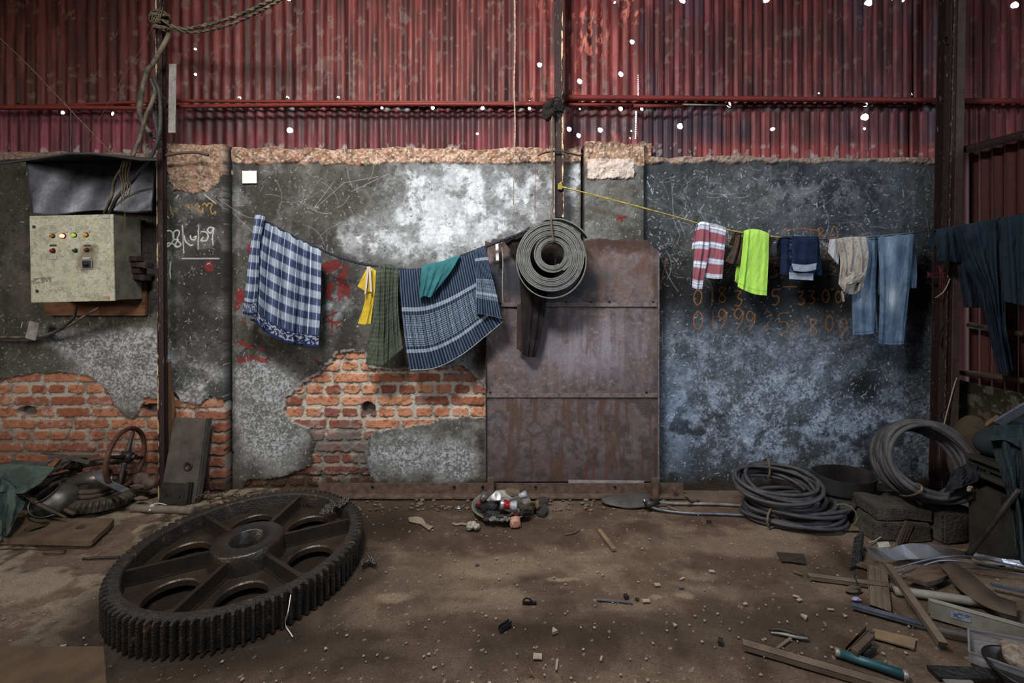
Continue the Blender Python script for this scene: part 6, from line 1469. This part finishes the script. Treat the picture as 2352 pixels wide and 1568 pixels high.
# ================================================================ SHOVEL BLADE, HOSES
U, Vv = np.meshgrid(np.linspace(0, 1, 28), np.linspace(-1, 1, 16)); ca, cb = F(1382, 1158, 0), F(1492, 1160, 0)
hw = .09*np.sqrt(np.clip(1-(1-U)**4, 0.02, 1)); X = ca.x+(cb.x-ca.x)*U; Y = (ca.y+.02)+Vv*hw; Z = .012+.045*(1-Vv**2)*(.4+.6*U)+.004*np.sin(U*9)
g = thing('shovel_blade', 'worn dark shovel blade without a handle lying right of the pan', 'shovel', (ca+cb)/2)
grid('blade', X, Y, Z, None, mat('shovel_steel', (84, 82, 80), (58, 56, 56), .6, .3, .4, scale=8), g, thick=.004)
tube('socket', [F(1486, 1158, .05), F(1512, 1154, .03)], [.022, .014], m_steel, g, 12, k=3)
solo(tube('aluminium_strip', [F(1486, 1152, .04), F(1560, 1156, .012), F(1640, 1157, .012), F(1722, 1162, .012)], .009, mat('pale_strip2', (138, 134, 132), (104, 98, 94), .6), None, 8), 'straight pale strip running right from the shovel blade', 'strip')
solo(tube('plastic_tube', [F(1478, 1146, .06), F(1492, 1162, .03), F(1525, 1172, .010), F(1580, 1178, .009), F(1650, 1180, .009), F(1735, 1184, .009)], .0085, m_steel_lt, None, 8), 'shiny bent tube curving out under the straight pale strip', 'tube')
solo(tube('flat_bar', [F(1572, 1136, .10), F(1585, 1150, .04), F(1604, 1150, .006)], .009, m_rusty, None, 6, k=3), 'short rusty bar leaning on the channel iron right of the door', 'bar')

# ================================================================ COILS AND STONES AT THE RIGHT
m_belt2 = mat('rubber_hose', (72, 70, 72), (48, 47, 50), .6, 0, .4, scale=14, bstr=.3)
def coil(nm, label, c, ex, ey, rx, ry, turns, r, h, jit, seed, m, ties=(), lift=None, zf=1.37):
    rr = random.Random(seed); ez = Vector(ex).cross(Vector(ey)).normalized(); N = int(turns*16); p = []
    ph = [rr.uniform(0, 6.28) for _ in range(6)]
    for i in range(N+1):
        a = 2*math.pi*i/16; k = i/16
        sx = rx*(1+jit*math.sin(k*2.1+ph[0])+jit*.5*math.sin(k*5.7+ph[1])); sy = ry*(1+jit*math.sin(k*1.7+ph[2])+jit*.5*math.sin(k*4.4+ph[3]))
        ox = jit*rx*.5*math.sin(k*3.3+ph[4]); oy = jit*ry*.5*math.sin(k*2.7+ph[5])
        z = h*(.5+.5*math.sin(k*zf+ph[1]))+(.25 if zf > 1 else .06)*h*math.sin(a+k)
        p.append(Vector(c)+Vector(ex)*(sx*math.cos(a)+ox)+Vector(ey)*(sy*math.sin(a)+oy)+ez*z)
    if lift is not None: p = [Vector((q.x, q.y, max(q.z, lift))) for q in p]
    t = thing(nm, label, 'coil', (c[0], c[1], min(q.z for q in p)-r))
    V, Fc = tube_data(smooth_path(p, 3), r, 7); mk('hose', V, Fc, m, t, True)
    for a in ties:
        u_ = Vector(ex)*rx*math.cos(a)+Vector(ey)*ry*math.sin(a); q = Vector(c)+u_+ez*h*.5; rad = u_.normalized(); K_ = []
        for j in range(12): b = 2*math.pi*j/12; K_.append(q+rad*(jit*rx*1.3+r*1.6)*math.cos(b)+ez*(h*.7+r*1.7)*math.sin(b))
        if lift is not None: K_ = [Vector((v.x, v.y, max(v.z, .004))) for v in K_]
        mk('tie', *tube_data(K_, .006, 6, True), m_rope, t, True)
X_, Y_ = Vector((1, 0, 0)), Vector((0, 1, 0))
coil('hose_coil', 'lower coil of grey rubber hose lying on the floor, tied with rag strips', (1.795, 2.755, .02), X_, Y_, .285, .165, 13, .0115, .075, .13, 3, m_belt2, (3.9, -.6), .012)
coil('hose_coil', 'upper coil of grey rubber hose stacked on the lower one against the wall', (1.70, 2.80, .150), X_, Vector((0, .98, .17)), .232, .185, 12, .0115, .07, .12, 5, m_belt2, (1.4,), .115)
ex = Vector((.80, .22, .55)).normalized(); ez = Vector((-.30, -.86, .42)).normalized(); ey = ez.cross(ex).normalized(); ex = ey.cross(ez)
coil('hose_coil', 'biggest coil of thick grey hose leaning on stone blocks at the right', P(2106, 1058, 2.68), ex, ey, .205, .205, 27, .0145, .17, .075, 9, mat('thick_hose', (82, 80, 80), (54, 53, 55), .65, 0, .35, scale=12), (3.4,), None, .33)
# wide belt band standing on edge
cb_ = P(1930, 1118, 2.86); V = []; n = 60
for i in range(n):
    a = 2*math.pi*i/n; rx_ = .195+.012*math.sin(3*a); ry_ = .105+.01*math.sin(2*a+1); z1 = .105+.022*math.cos(a-2.0)
    for s, z in ((1, 0), (1, z1), (.955, z1), (.955, 0)): V.append(Vector((cb_.x+rx_*s*math.cos(a)*(1+.03*(z > 0)), cb_.y-.04+ry_*s*math.sin(a), cb_.z+z)))
Fc = [[i*4+j, ((i+1) % n)*4+j, ((i+1) % n)*4+(j+1) % 4, i*4+(j+1) % 4] for i in range(n) for j in range(4)]
g = thing('belt_band', 'wide dark belt band standing on edge behind the hose coils', 'band', cb_); mk('band', V, Fc, mat('dark_belt', (46, 43, 42), (32, 30, 30), .6, 0, .4, scale=8), g)
mk('buckle_clips', *tube_data([cb_+Vector((.165+dx, -.12+.01*k, dz)) for k, (dx, dz) in enumerate(((-.005, .115), (.015, .108), (.018, .092), (.038, .086), (.040, .066), (.02, .058)))], .0025, 5), m_rope_pale, g)
m_stone = mat('dusty_stone', (78, 72, 66), (50, 47, 44), .95, scale=9, bstr=1.0, bdist=.015, c3=(108, 100, 92))
def stone(nm, label, c, s, rot, seed, m=None, cat='stone'):
    bm = bmesh.new(); bmesh.ops.create_cube(bm, size=1); bmesh.ops.scale(bm, vec=Vector(s), verts=bm.verts); bmesh.ops.bevel(bm, geom=bm.edges[:], offset=min(s)*.07, segments=2, affect='EDGES'); bmesh.ops.subdivide_edges(bm, edges=bm.edges[:], cuts=4, use_grid_fill=True)
    rr = np.random.RandomState(seed); K_ = rr.randn(6, 3)*9; R = Euler(rot).to_matrix(); V = []
    for v in bm.verts:
        k = sum(math.sin(float(K_[i] @ np.array(v.co))*1.6+i) for i in range(6))*.008; V.append(R @ (v.co*(1+k/ max(.1, v.co.length)))+Vector(c))
    bm.verts.index_update(); Fc = [[v.index for v in f.verts] for f in bm.faces]; bm.free()
    return solo(mk(nm, V, Fc, m or m_stone, None, False), label, cat)
stone('stone_block', 'long low stone block on the floor under the belt band', (2.24, 2.80, .055), (.66, .22, .12), (0, 0, -.18), 1)
stone('stone_block', 'stone block stacked on the long one in front of the belt band', (2.29, 2.62, .135), (.32, .20, .07), (.03, 0, -.1), 2)
stone('stone_block', 'stone block lying on the floor below the stacked one', (2.26, 2.60, .045), (.34, .20, .10), (0, 0, -.06), 3)
stone('stone_block', 'squat rough block under the right end of the big hose coil', (2.52, 2.55, .09), (.17, .16, .18), (0, 0, .1), 4)
stone('stone_block', 'small dark block in the shade behind the grey slat', (2.66, 2.62, .05), (.22, .14, .10), (0, 0, -.1), 5)
sheet('cardboard_sheet', [(1893, 1158), (1950, 1162), (1985, 1182), (2000, 1203), (2038, 1222), (1985, 1220), (1936, 1218), (1922, 1206)], .004, mat('dusty_card', (104, 92, 80), (82, 72, 62), .9, scale=8), 'dusty flat card sheet on the floor beside the lower hose coil', 'card')
sheet('mat_patch', [(1783, 1268), (1805, 1270), (1846, 1273), (1852, 1296), (1815, 1290), (1795, 1290)], .003, mat('dark_patch', (54, 46, 40), (40, 34, 30), .9, scale=30), 'ragged dark patch of matting on the floor', 'mat', thick=.004)
# cast machine base with arch
def machine():
    t = thing('machine_base', 'dark cast-iron machine foot with an arched opening at the right edge', 'machine base', (2.72, 2.36, 0)); m_m = mat('machine_iron', (56, 52, 46), (38, 36, 32), .8, .1, .3, scale=9, bstr=.7)
    pts = [(-.30, 0), (-.30, .36), (.30, .36), (.30, 0), (.14, 0)]+[(.02+.12*math.cos(a), .12*math.sin(a)) for a in np.linspace(0, math.pi, 14)]+[(-.10, 0)]
    mk('arched_foot', *prism_data([Vector((2.86+x, 2.28, z)) for x, z in pts], (0, 1, 0), .16), m_m, t)
    for z, w_, dy in ((.37, .72, 0), (.41, .64, .02), (.45, .70, -.01)):
        mk('slab', *box_data((2.92, 2.36+dy, z+.015), (w_, .24, .026), (0, math.radians(7), 0), .004), m_m, t)
machine()
# clothes and sack heaped on it
hc = flat((46, 54, 56), (28, 34, 38), .7, 30, 60)
g = thing('draped_overalls', 'dark blue-grey overalls draped over the machine foot at the right edge', 'overalls', P(2320, 1290, 2.2))
cloth('leg', patch([(2272, 1010), (2300, 985), (2340, 975), (2400, 975)], [(2318, 1270), (2345, 1300), (2400, 1310)], [(2272, 1010), (2300, 1090), (2325, 1180), (2335, 1270)], None, 2.30, 2.06, hc, 70, 110, ((.25, .07, .05, .1), (.6, .08, .05, .05)), 0, .03, 60, hang=False), g, None, .004)
cloth('seat', patch([(2285, 975), (2330, 962), (2400, 955)], [(2268, 1012), (2320, 1015), (2400, 1075)], None, None, 2.42, 2.25, hc, 50, 40, ((.4, .1, .03, .1),), 0, .03, 61, hang=False), g, None, .004)
solo(mk('overalls_bundle', *blob_data(P(2375, 1010, 2.40), (.20, .12, .115), 90, .3, 4), mat('blue_grey_cloth', (40, 48, 54), (26, 32, 38), .95, scale=6, bstr=.6), None, True), 'lumpy bundle of dark clothes inside the draped overalls', 'clothes')
g = thing('cloth_heap', 'crumpled dark cloth lying between the big hose coil and the machine foot', 'cloth', P(2200, 1100, 2.4))
cloth('folds', patch([(2190, 1080), (2225, 1062), (2270, 1032), (2290, 1040)], [(2168, 1130), (2200, 1122), (2260, 1100), (2296, 1085)], None, None, 2.50, 2.40, flat((44, 46, 52), (28, 30, 34), .7, 31, 20), 60, 50, ((.2, .08, .04, .1), (.5, .08, .05, .1), (.8, .08, .04, 0)), 0, .03, 62, hang=False), g, None, .004)
blob('padding', P(2240, 1086, 2.50), (.09, .04, .045), m_rag, g, 93, .3, 3)
g = thing('jute_sack', 'brown jute sack standing behind the big hose coil', 'sack', P(2240, 1100, 2.62))
mk('bag', *blob_data(P(2238, 1050, 2.64), (.12, .10, .20), 95, .22, 4), mat('jute', (74, 62, 46), (54, 46, 36), .98, scale=12, bstr=.7), g, True)
mk('tied_neck', *blob_data(P(2275, 985, 2.64), (.05, .04, .08), 97, .3, 3), mat('jute_frayed', (88, 76, 58), (60, 50, 40), .98, scale=30), g, True)
solo(tube('stick', [P(2238, 996, 2.62), P(2262, 978, 2.6), P(2292, 955, 2.58)], .010, m_ply, None, 8), 'bare stick poking up out of the jute sack', 'stick')
solo(mk('grey_board', *bar_data(P(2290, 970, 2.40), P(2400, 905, 2.26), .045, .012, 'box', (0, -1, .2)), mat('blue_grey_board', (100, 104, 116), (80, 84, 94), .7, scale=10)), 'pale blue-grey board end pointing down over the sack', 'board')
solo(tube('iron_lever', [P(2340, 1122, 2.14), P(2300, 1175, 2.16), P(2262, 1228, 2.2), P(2224, 1274, 2.26)], [.012, .013, .010, .014], m_steel, None, 10), 'long black lever bar leaning against the machine foot', 'bar')
for i in range(3): pass
solo(mk('paper_scrap', *blob_data(P(2226, 1122, 2.38), (.02, .008, .014), 98, .7, 2), m_rope_pale, None), 'torn pale scrap hanging under the crumpled dark cloth', 'paper')

# ================================================================ OFFCUTS IN THE RIGHT FOREGROUND
m_lath = mat('dusty_lath', (112, 98, 84), (88, 76, 66), .75, .1, scale=8, stretch=(1, 1, 1))
m_lath2 = mat('brown_lath', (84, 72, 60), (64, 54, 46), .75, .1, scale=10)
m_alu2 = mat('aluminium_profile', (128, 134, 150), (96, 100, 116), .35, .6, .5, scale=8)
m_foil = mat('bright_sheet', (190, 192, 204), (150, 146, 146), .22, .6, .8, scale=5, bstr=.3, bdist=.01)
m_white_tr = mat('dusty_white_profile', (138, 134, 124), (112, 106, 98), .6, 0, .4, scale=10)
def L_(nm, a, b, w_, h, m, prof, label, cat, h0=.003, h1=None):
    A = F(*a, h0); B = F(*b, h0 if h1 is None else h1); return solo(bar(nm, A, B, w_, h, m, None, prof), label, cat)
L_('plank', (2122, 1190), (2246, 1212), .045, .012, mat('blue_slat', (96, 102, 112), (80, 86, 96), .6), 'box', 'pale blue-grey slat lying in front of the machine foot', 'wood', .05, .05)
L_('lath', (1856, 1326), (2056, 1352), .036, .016, m_lath, 'hat', 'long capped lath pointing left out of the offcut heap', 'lath')
solo(bar('splinter', F(1822, 1312, .003), F(1842, 1320, .003), .010, .005, m_lath), 'short splinter at the left tip of the capped lath', 'splinter')
L_('ribbed_panel', (2014, 1302), (2021, 1396), .078, .012, m_lath, 'ribs', 'ribbed trim panel standing across the capped lath', 'panel', .022, .006)
L_('lath', (2040, 1302), (2166, 1484), .034, .018, m_lath, 'hat', 'long lath lying diagonally on top of the offcut heap', 'lath', .060, .024)
L_('pipe_conduit', (2056, 1360), (2255, 1392), .02, .02, m_white_tr, 'box', 'dummy', 'pipe') if False else solo(tube('conduit', [F(2054, 1356, .02), F(2150, 1368, .02), F(2256, 1384, .02)], .019, m_white_tr, None, 12, k=3), 'round grey conduit lying under the diagonal lath', 'pipe')
g = thing('trunking', 'long dusty white trunking with a small blue label', 'trunking', F(2240, 1440, 0))
A, B = F(2134, 1412, .004), F(2420, 1496, .004); R, L = frame_between(A, B)
mk('channel', *bar_data(A, B, .036, .070, 'hat', t=.003), m_white_tr, g)
fr = A.lerp(B, .0); n_ = Vector((R[0][1], R[1][1], R[2][1])); n_ = n_ if n_.y < 0 else -n_
mk('blue_label', *box_data(A.lerp(B, .26)+n_*.0195+Vector((0, 0, .045)), (.062, .002, .030), R), mat('faded_label', (66, 84, 120), (140, 146, 158), .6, scale=60, lo=.45, hi=.5, bstr=0), g)
L_('aluminium_profile', (1955, 1392), (2128, 1440), .032, .012, m_alu2, 'hat', 'rounded aluminium profile left of the diagonal lath', 'profile', .008)
L_('aluminium_profile', (2136, 1442), (2222, 1462), .034, .012, m_alu2, 'angle', 'aluminium angle strip right of the diagonal lath', 'profile', .003)
L_('lath', (2150, 1452), (2224, 1468), .012, .010, m_lath2, 'box', 'thin brown lath lying along the aluminium angle strip', 'lath', .016)
L_('aluminium_profile', (2276, 1344), (2400, 1372), .016, .010, m_alu2, 'box', 'bright thin aluminium strip at the right edge', 'profile', .03)
L_('lath', (1706, 1484), (2060, 1588), .040, .020, m_lath, 'hat', 'long lath running out of the bottom edge of the picture', 'lath')
g = thing('teal_tube', 'short teal painted tube with bare ends', 'tube', F(2000, 1525, 0))
A, B = F(1918, 1496, .016), F(2086, 1552, .016); tube('tube', [A.lerp(B, .06), A.lerp(B, .94)], .0155, mat('teal_paint', (38, 84, 92), (28, 62, 70), .45, 0, .5), g, 14, k=2)
tube('bare_end', [A, A.lerp(B, .07)], .0160, m_alu, g, 14, k=2); tube('bare_end', [A.lerp(B, .93), B], .0160, m_alu, g, 14, k=2)
sheet('board_piece', [(2006, 1446), (2104, 1468), (2100, 1492), (1999, 1464)], .004, mat('tan_board', (126, 104, 80), (108, 90, 70), .8), 'tan rectangular board piece on the floor', 'board', thick=.006)
for i, (a, b, w_, h0, l) in enumerate((((1952, 1500), (1998, 1452), .03, .004, 'dark corrugated card offcut left of the tan board, left strip'), ((1962, 1504), (2002, 1464), .022, .03, 'dark card strip stacked on the corrugated offcut'), ((1978, 1508), (2006, 1492), .022, .004, 'dark short tube below the tan board'))):
    L_('card_offcut', a, b, w_, .018, m_lath2 if i < 2 else m_bag, 'ribs' if i == 0 else 'box', l, 'offcut', h0)
L_('dark_plank', (2142, 1548), (2330, 1556), .05, .014, m_bag, 'box', 'dark plank at the bottom right in front of the clear tray', 'plank', .003)
L_('pin_plate', (2168, 1566), (2245, 1580), .05, .006, m_alu, 'box', 'perforated pale metal plate at the bottom edge', 'plate', .003)
# bright folded sheet
def foil(nm, top, bot, h0, h1, label):
    V, Fc = [], []
    for (x, y), (x2, y2) in zip(top, bot): V += [F(x, y, h1+.012*math.sin(x)), F(x2, y2, h0+.006*math.sin(x2*2))]
    for i in range(len(top)-1): Fc.append([i*2, i*2+1, i*2+3, i*2+2])
    o = mk(nm, V, Fc, m_foil, None, False, None, .002); return solo(o, label, 'sheet')
foil('bright_sheet', [(1986, 1253), (2012, 1258), (2046, 1259), (2072, 1250), (2094, 1247), (2130, 1250), (2170, 1255), (2228, 1268)], [(2003, 1283), (2030, 1285), (2056, 1287), (2088, 1284), (2112, 1283), (2150, 1281), (2176, 1280), (2232, 1284)], .03, .09, 'crumpled mirror-bright metal sheet on the offcut heap')
foil('bright_sheet', [(2228, 1270), (2262, 1274), (2300, 1282), (2400, 1294)], [(2226, 1279), (2262, 1292), (2310, 1300), (2400, 1316)], .03, .06, 'narrower bright metal sheet continuing to the right edge')
solo(tube('white_rod', [F(2052, 1306, .02), F(2110, 1290, .05), F(2165, 1279, .08), F(2225, 1277, .08), F(2290, 1290, .06), F(2400, 1312, .04)], .0042, m_alu2, None, 8), 'upper thin pale rod arching over the bright sheets', 'rod')
solo(tube('white_rod', [F(2064, 1320, .02), F(2110, 1302, .04), F(2160, 1287, .07), F(2210, 1290, .07), F(2260, 1304, .05), F(2400, 1326, .03)], .0042, m_alu2, None, 8), 'lower thin pale rod arching under the upper one', 'rod')
# broken plank, curved brown strip
solo(prism('broken_plank', [F(*q, .03) for q in ((2080, 1332), (2112, 1308), (2140, 1298), (2190, 1306), (2196, 1322), (2150, 1342), (2128, 1346))], (0, 0, 1), .02, mat('split_wood', (98, 80, 64), (66, 52, 42), .85, scale=9, stretch=(1, 4, 1))), 'broken slab of bare wood between the diagonal lath and the curved strip', 'wood')
pth = smooth_path([F(2172, 1290, .09), F(2205, 1318, .07), F(2238, 1350, .055), F(2280, 1378, .045), F(2335, 1396, .05)], 6)
V = []; w0 = [.048, .052, .06, .06, .05]
for i, p in enumerate(pth):
    q = pth[min(i+1, len(pth)-1)]-pth[max(i-1, 0)]; s = Vector((-q.y, q.x, 0)).normalized(); w_ = .055*(.75+.4*math.sin(i*.11)); V += [p+s*w_, p-s*w_+Vector((0, 0, -.012))]
solo(mk('curved_strip', V, [[i*2, i*2+1, i*2+3, i*2+2] for i in range(len(pth)-1)], m_lath2, None, True, None, .004), 'broad curving brown strip lying over the conduit', 'strip')
# dark upright offcuts
V1 = join([bar_data(F(1952+6*i, 1308-3*i, .004), P(1964+5*i, 1236-4*i, 2.42), .022, .008, 'box', (0, -1, 0)) for i in range(4)])
solo(mk('slat_bundle', *V1, m_bag), 'bundle of dark thin slats leaning upright at the left of the bright sheet', 'slats')
V1 = join([bar_data(F(2060+8*i, 1246-2*i, .004), P(2082+6*i, 1196+2*i, 2.5), .018, .008, 'box', (0, -1, 0)) for i in range(3)])
solo(mk('slat_bundle', *V1, m_lath2), 'short bundle of brown slats leaning behind the bright sheet', 'slats')
L_('lath', (1958, 1292), (2004, 1306), .05, .008, m_lath2, 'box', 'stub of brown board at the foot of the dark slat bundle', 'board', .01)
sheet('paper_scrap', [(2014, 1246), (2040, 1244), (2046, 1256), (2018, 1258)], .05, m_label, 'pale square card tucked behind the bright sheet', 'card', thick=.002)
solo(tube('wire', [F(1996, 1245, .02), F(2012, 1240, .01), F(2026, 1230, .02), F(2036, 1222, .02)], .003, m_rope_pale, None, 6), 'short curved wire above the bright sheet', 'wire')
# clear tray with shell
m_clear, n_c, b_c = base_mat('clear_tray_plastic', .08); b_c.inputs['Base Color'].default_value = (.8, .8, .82, 1); b_c.inputs['Transmission Weight'].default_value = .85; b_c.inputs['IOR'].default_value = 1.25
g = thing('clear_tray', 'transparent plastic tray with shiny rims near the lower right corner', 'tray', F(2290, 1500, 0))
q4 = [F(2224, 1446, .05), F(2400, 1478, .05), F(2400, 1560, .05), F(2226, 1498, .05)]
mk('base', *prism_data([Vector((p.x, p.y, .012)) for p in q4], (0, 0, 1), .003), m_clear, g)
for a, b in ((0, 1), (3, 0), (2, 3)):
    mk('rim', *bar_data(q4[a], q4[b], .006, .006, 'box'), m_foil, g); A, B = q4[a]-Vector((0, 0, .036)), q4[b]-Vector((0, 0, .036)); mk('side', *bar_data(A, B, .002, .036, 'box'), m_clear, g)
solo(mk('shell_lump', *blob_data(F(2345, 1506, .05), (.075, .05, .03), 99, .3, 3), mat('speckled_lump', (150, 136, 124), (90, 78, 70), .9, scale=50), None, False), 'pale speckled lump sitting in the clear tray', 'lump')
pp_ = F(2352, 1575, .0)
g = thing('black_pan', 'black shallow pan cut by the lower right corner', 'pan', pp_)
lathe('dish', [(0, .03), (.07, .03), (.098, .062), (.104, .066), (.108, .062), (.08, .02), (0, .02), (0, 0), (.05, 0), (.06, .02)], mat('black_enamel', (26, 25, 25), (34, 32, 32), .4, 0, .5), g, pp_, None, 40)
# small things lying about, each a piece of its own
sheet('torn_card', [(938, 1189), (958, 1187), (970, 1190), (980, 1206), (996, 1209), (986, 1218), (966, 1204), (940, 1198)], .004, mat('pale_card', (142, 130, 112), (116, 104, 90), .9), 'pale torn piece of card in the middle of the floor right of the gear', 'card', thick=.004)
L_('wooden_stick', (1376, 1219), (1411, 1265), .024, .012, mat('pale_stick', (132, 110, 88), (104, 86, 70), .8), 'box', 'short pale wooden stick lying alone in the middle of the floor', 'stick')
L_('metal_strip', (1371, 1377), (1416, 1381), .012, .004, m_alu2, 'box', 'pale thin strip on the floor, left half of a kinked pair', 'strip'); L_('metal_strip', (1420, 1381), (1453, 1385), .008, .004, m_alu2, 'box', 'pale thin strip on the floor, right half of a kinked pair', 'strip')
g = thing('angle_bracket', 'small dark folded bracket standing on the floor', 'bracket', F(1216, 1384, 0))
A = F(1200, 1384, .001); mk('foot', *bar_data(A, F(1232, 1384, .001), .02, .012, 'angle'), m_steel, g); mk('loop', *tube_data([F(1202, 1382, .008), F(1203, 1376, .028), F(1209, 1373, .04), F(1217, 1375, .03), F(1222, 1380, .012)], .004, 6), m_steel, g)
V1 = join([bar_data(F(1148, 1450, .003), F(1172, 1434, .003), .02, .022, 'channel', t=.003)])
solo(mk('black_clip', *V1, m_bag), 'black folded metal clip on the dark part of the floor', 'clip')
solo(tube('pliers', [F(1766, 1446, .012), F(1790, 1445, .016), F(1820, 1453, .016), F(1846, 1461, .014), F(1857, 1463, .012)], [.004, .008, .009, .008, .004], m_steel, None, 8), 'dark curved metal handle on the floor, upper one of two', 'tool')
solo(tube('pliers', [F(1770, 1452, .008), F(1800, 1456, .01), F(1830, 1463, .012), F(1856, 1466, .012)], [.003, .006, .006, .005], m_alu, None, 8), 'shiny curved metal handle just below the dark one', 'tool')
L_('wooden_stick', (1780, 1494), (1817, 1466), .010, .005, m_lath, 'box', 'thin stick slanting below the curved metal handles', 'stick')
solo(mk('paper_scrap', *blob_data(F(1967, 1374, .014), (.024, .016, .012), 121, .6, 2), mat('lilac_paper', (156, 150, 190), (120, 116, 150), .8, scale=50), None), 'crumpled lilac paper scrap left of the ribbed panel', 'paper')
solo(mk('grit_clump', *blob_data(F(1964, 1354, .014), (.026, .014, .012), 122, .8, 2), m_rusty2, None), 'grey clump of filings above the lilac paper', 'clump')
solo(tube('cord', [F(1966, 1348, .02), F(1968, 1336, .03), F(1962, 1322, .02), F(1970, 1316, .03)], .003, m_bag, None, 6), 'thin dark cord rising from the grey clump', 'cord')
m_chip = mat('pale_chip', (158, 144, 128), (132, 118, 104), .85, bstr=0)
m_chipd = mat('dark_chip', (32, 28, 26), (46, 40, 36), .8, bstr=0)
def chip(px, py, w_, l_, rz, m, label, nm='floor_chip', cat='chip', hh=.004, tri=False, group=None):
    c = F(px, py, 0); pts = [(-w_, -l_), (w_, -l_*.9), (w_*.9, l_), (-w_*.95, l_*.92)] if not tri else [(-w_, -l_), (w_, -l_*.7), (w_*.1, l_)]
    R = Euler((0, 0, rz)).to_matrix(); return solo(prism(nm, [R @ Vector((x, y, 0))+Vector((c.x, c.y, .002)) for x, y in pts], (0, 0, 1), hh, m), label, cat, group)
chip(1510, 1344, .014, .010, .0, m_chip, 'small pale square tab, left of the pair in mid floor', 'metal_tab', 'tab'); chip(1565, 1350, .012, .007, .0, m_alu2, 'small bluish tab, right of the pair in mid floor', 'metal_tab', 'tab')
chip(1567, 1330, .016, .005, .5, m_chip, 'pale slanting sliver above the bluish tab', 'sliver', 'sliver'); chip(1635, 1313, .014, .009, -.1, m_chip, 'pale tab alone on the floor below the lower hose coil', 'metal_tab', 'tab')
chip(1484, 1381, .018, .010, .0, m_chip, 'pale square tab with a hole beside the kinked strips', 'metal_tab', 'tab'); chip(1235, 1509, .018, .014, -.1, m_chip, 'pale square plate with a hole near the bottom of the picture', 'metal_tab', 'tab')
chip(1272, 1452, .014, .014, .3, m_chip, 'pale upturned triangular chip on the dark floor', 'floor_chip', 'chip', .012, True); chip(1096, 1297, .010, .006, .2, m_alu2, 'bluish chip on the floor below the torn card', 'floor_chip')
chip(1279, 1528, .004, .026, -.2, m_chip, 'short pale curved twig near the bottom edge', 'twig', 'twig'); chip(1381, 1514, .004, .012, -.4, m_chip, 'tiny pale twig right of the bottom square plate', 'twig', 'twig')
chip(1438, 1373, .010, .010, .2, m_chipd, 'small black cube-like bit above the kinked strips', 'floor_chip', 'chip', .014); chip(1463, 1377, .008, .008, .8, m_chipd, 'black diamond-shaped flake beside the pale tab', 'floor_chip')
chip(1628, 1199, .014, .007, .0, m_chipd, 'black bit on the floor left of the lower hose coil', 'floor_chip', 'chip', .01); chip(1655, 1476, .010, .014, -.5, m_chipd, 'black folded flake left of the long lath', 'floor_chip', 'chip', .012)
chip(1549, 1437, .010, .010, .4, m_chip, 'little pale triangle on the dark floor in mid right', 'floor_chip', 'chip', .006, True); chip(1712, 1388, .010, .006, .2, m_chip, 'round pale flake left of the aluminium profile', 'floor_chip')
chip(1829, 1371, .014, .007, -.5, m_chip, 'pale folded paper bit, upper, right of mid floor', 'paper_scrap', 'paper'); chip(1836, 1379, .012, .007, .3, m_chip, 'pale folded paper bit just below its twin', 'paper_scrap', 'paper')
chip(1846, 1419, .014, .014, .6, m_chip, 'yellowish torn flake left of the aluminium profile tip', 'floor_chip', 'chip', .010, True); chip(1908, 1401, .014, .004, -.1, m_chip, 'tiny pale cylinder-like bit below the capped lath', 'floor_chip')
chip(1140, 1283, .008, .008, .4, m_chip, 'small white triangle on the floor below the rubbish pan', 'floor_chip', 'chip', .004, True)
chip(1940, 1415, .010, .008, .3, m_chip, 'pale speck of card under the aluminium profile', 'floor_chip', 'chip', .004, True)
solo(tube('twig', [F(1297, 1227, .004), F(1315, 1224, .006), F(1330, 1217, .004)], .0035, m_ply, None, 6), 'small bent brown twig left of the lone wooden stick', 'twig')
solo(tube('twig', [F(1226, 1555, .004), F(1216, 1535, .01), F(1222, 1546, .006), F(1214, 1548, .006)], .0025, m_ply, None, 6), 'forked thin twig by the bottom edge', 'twig')
rr = random.Random(21); V1 = []
for i in range(520):
    px, py = rr.uniform(-200, 2300), 1160+420*rr.random()**.8; c = F(px, py, 0)
    if (c-GC).length < .60: continue
    w_ = rr.choice([.0018, .0025, .0035, .005]); R = Euler((0, 0, rr.uniform(0, 3))).to_matrix(); k = rr.uniform(.5, 1.3)
    V1.append(prism_data([R @ Vector((x, y, 0))+Vector((c.x, c.y, .001)) for x, y in ((-w_, -w_*k), (w_, -w_*k*.8), (w_*.7, w_*k), (-w_*.8, w_*k*.9))], (0, 0, 1), .003))
o = solo(mk('plaster_crumbs', *join(V1), m_chip), 'countless tiny pale crumbs of plaster strewn over the dirt floor', 'crumbs'); o['kind'] = 'stuff'
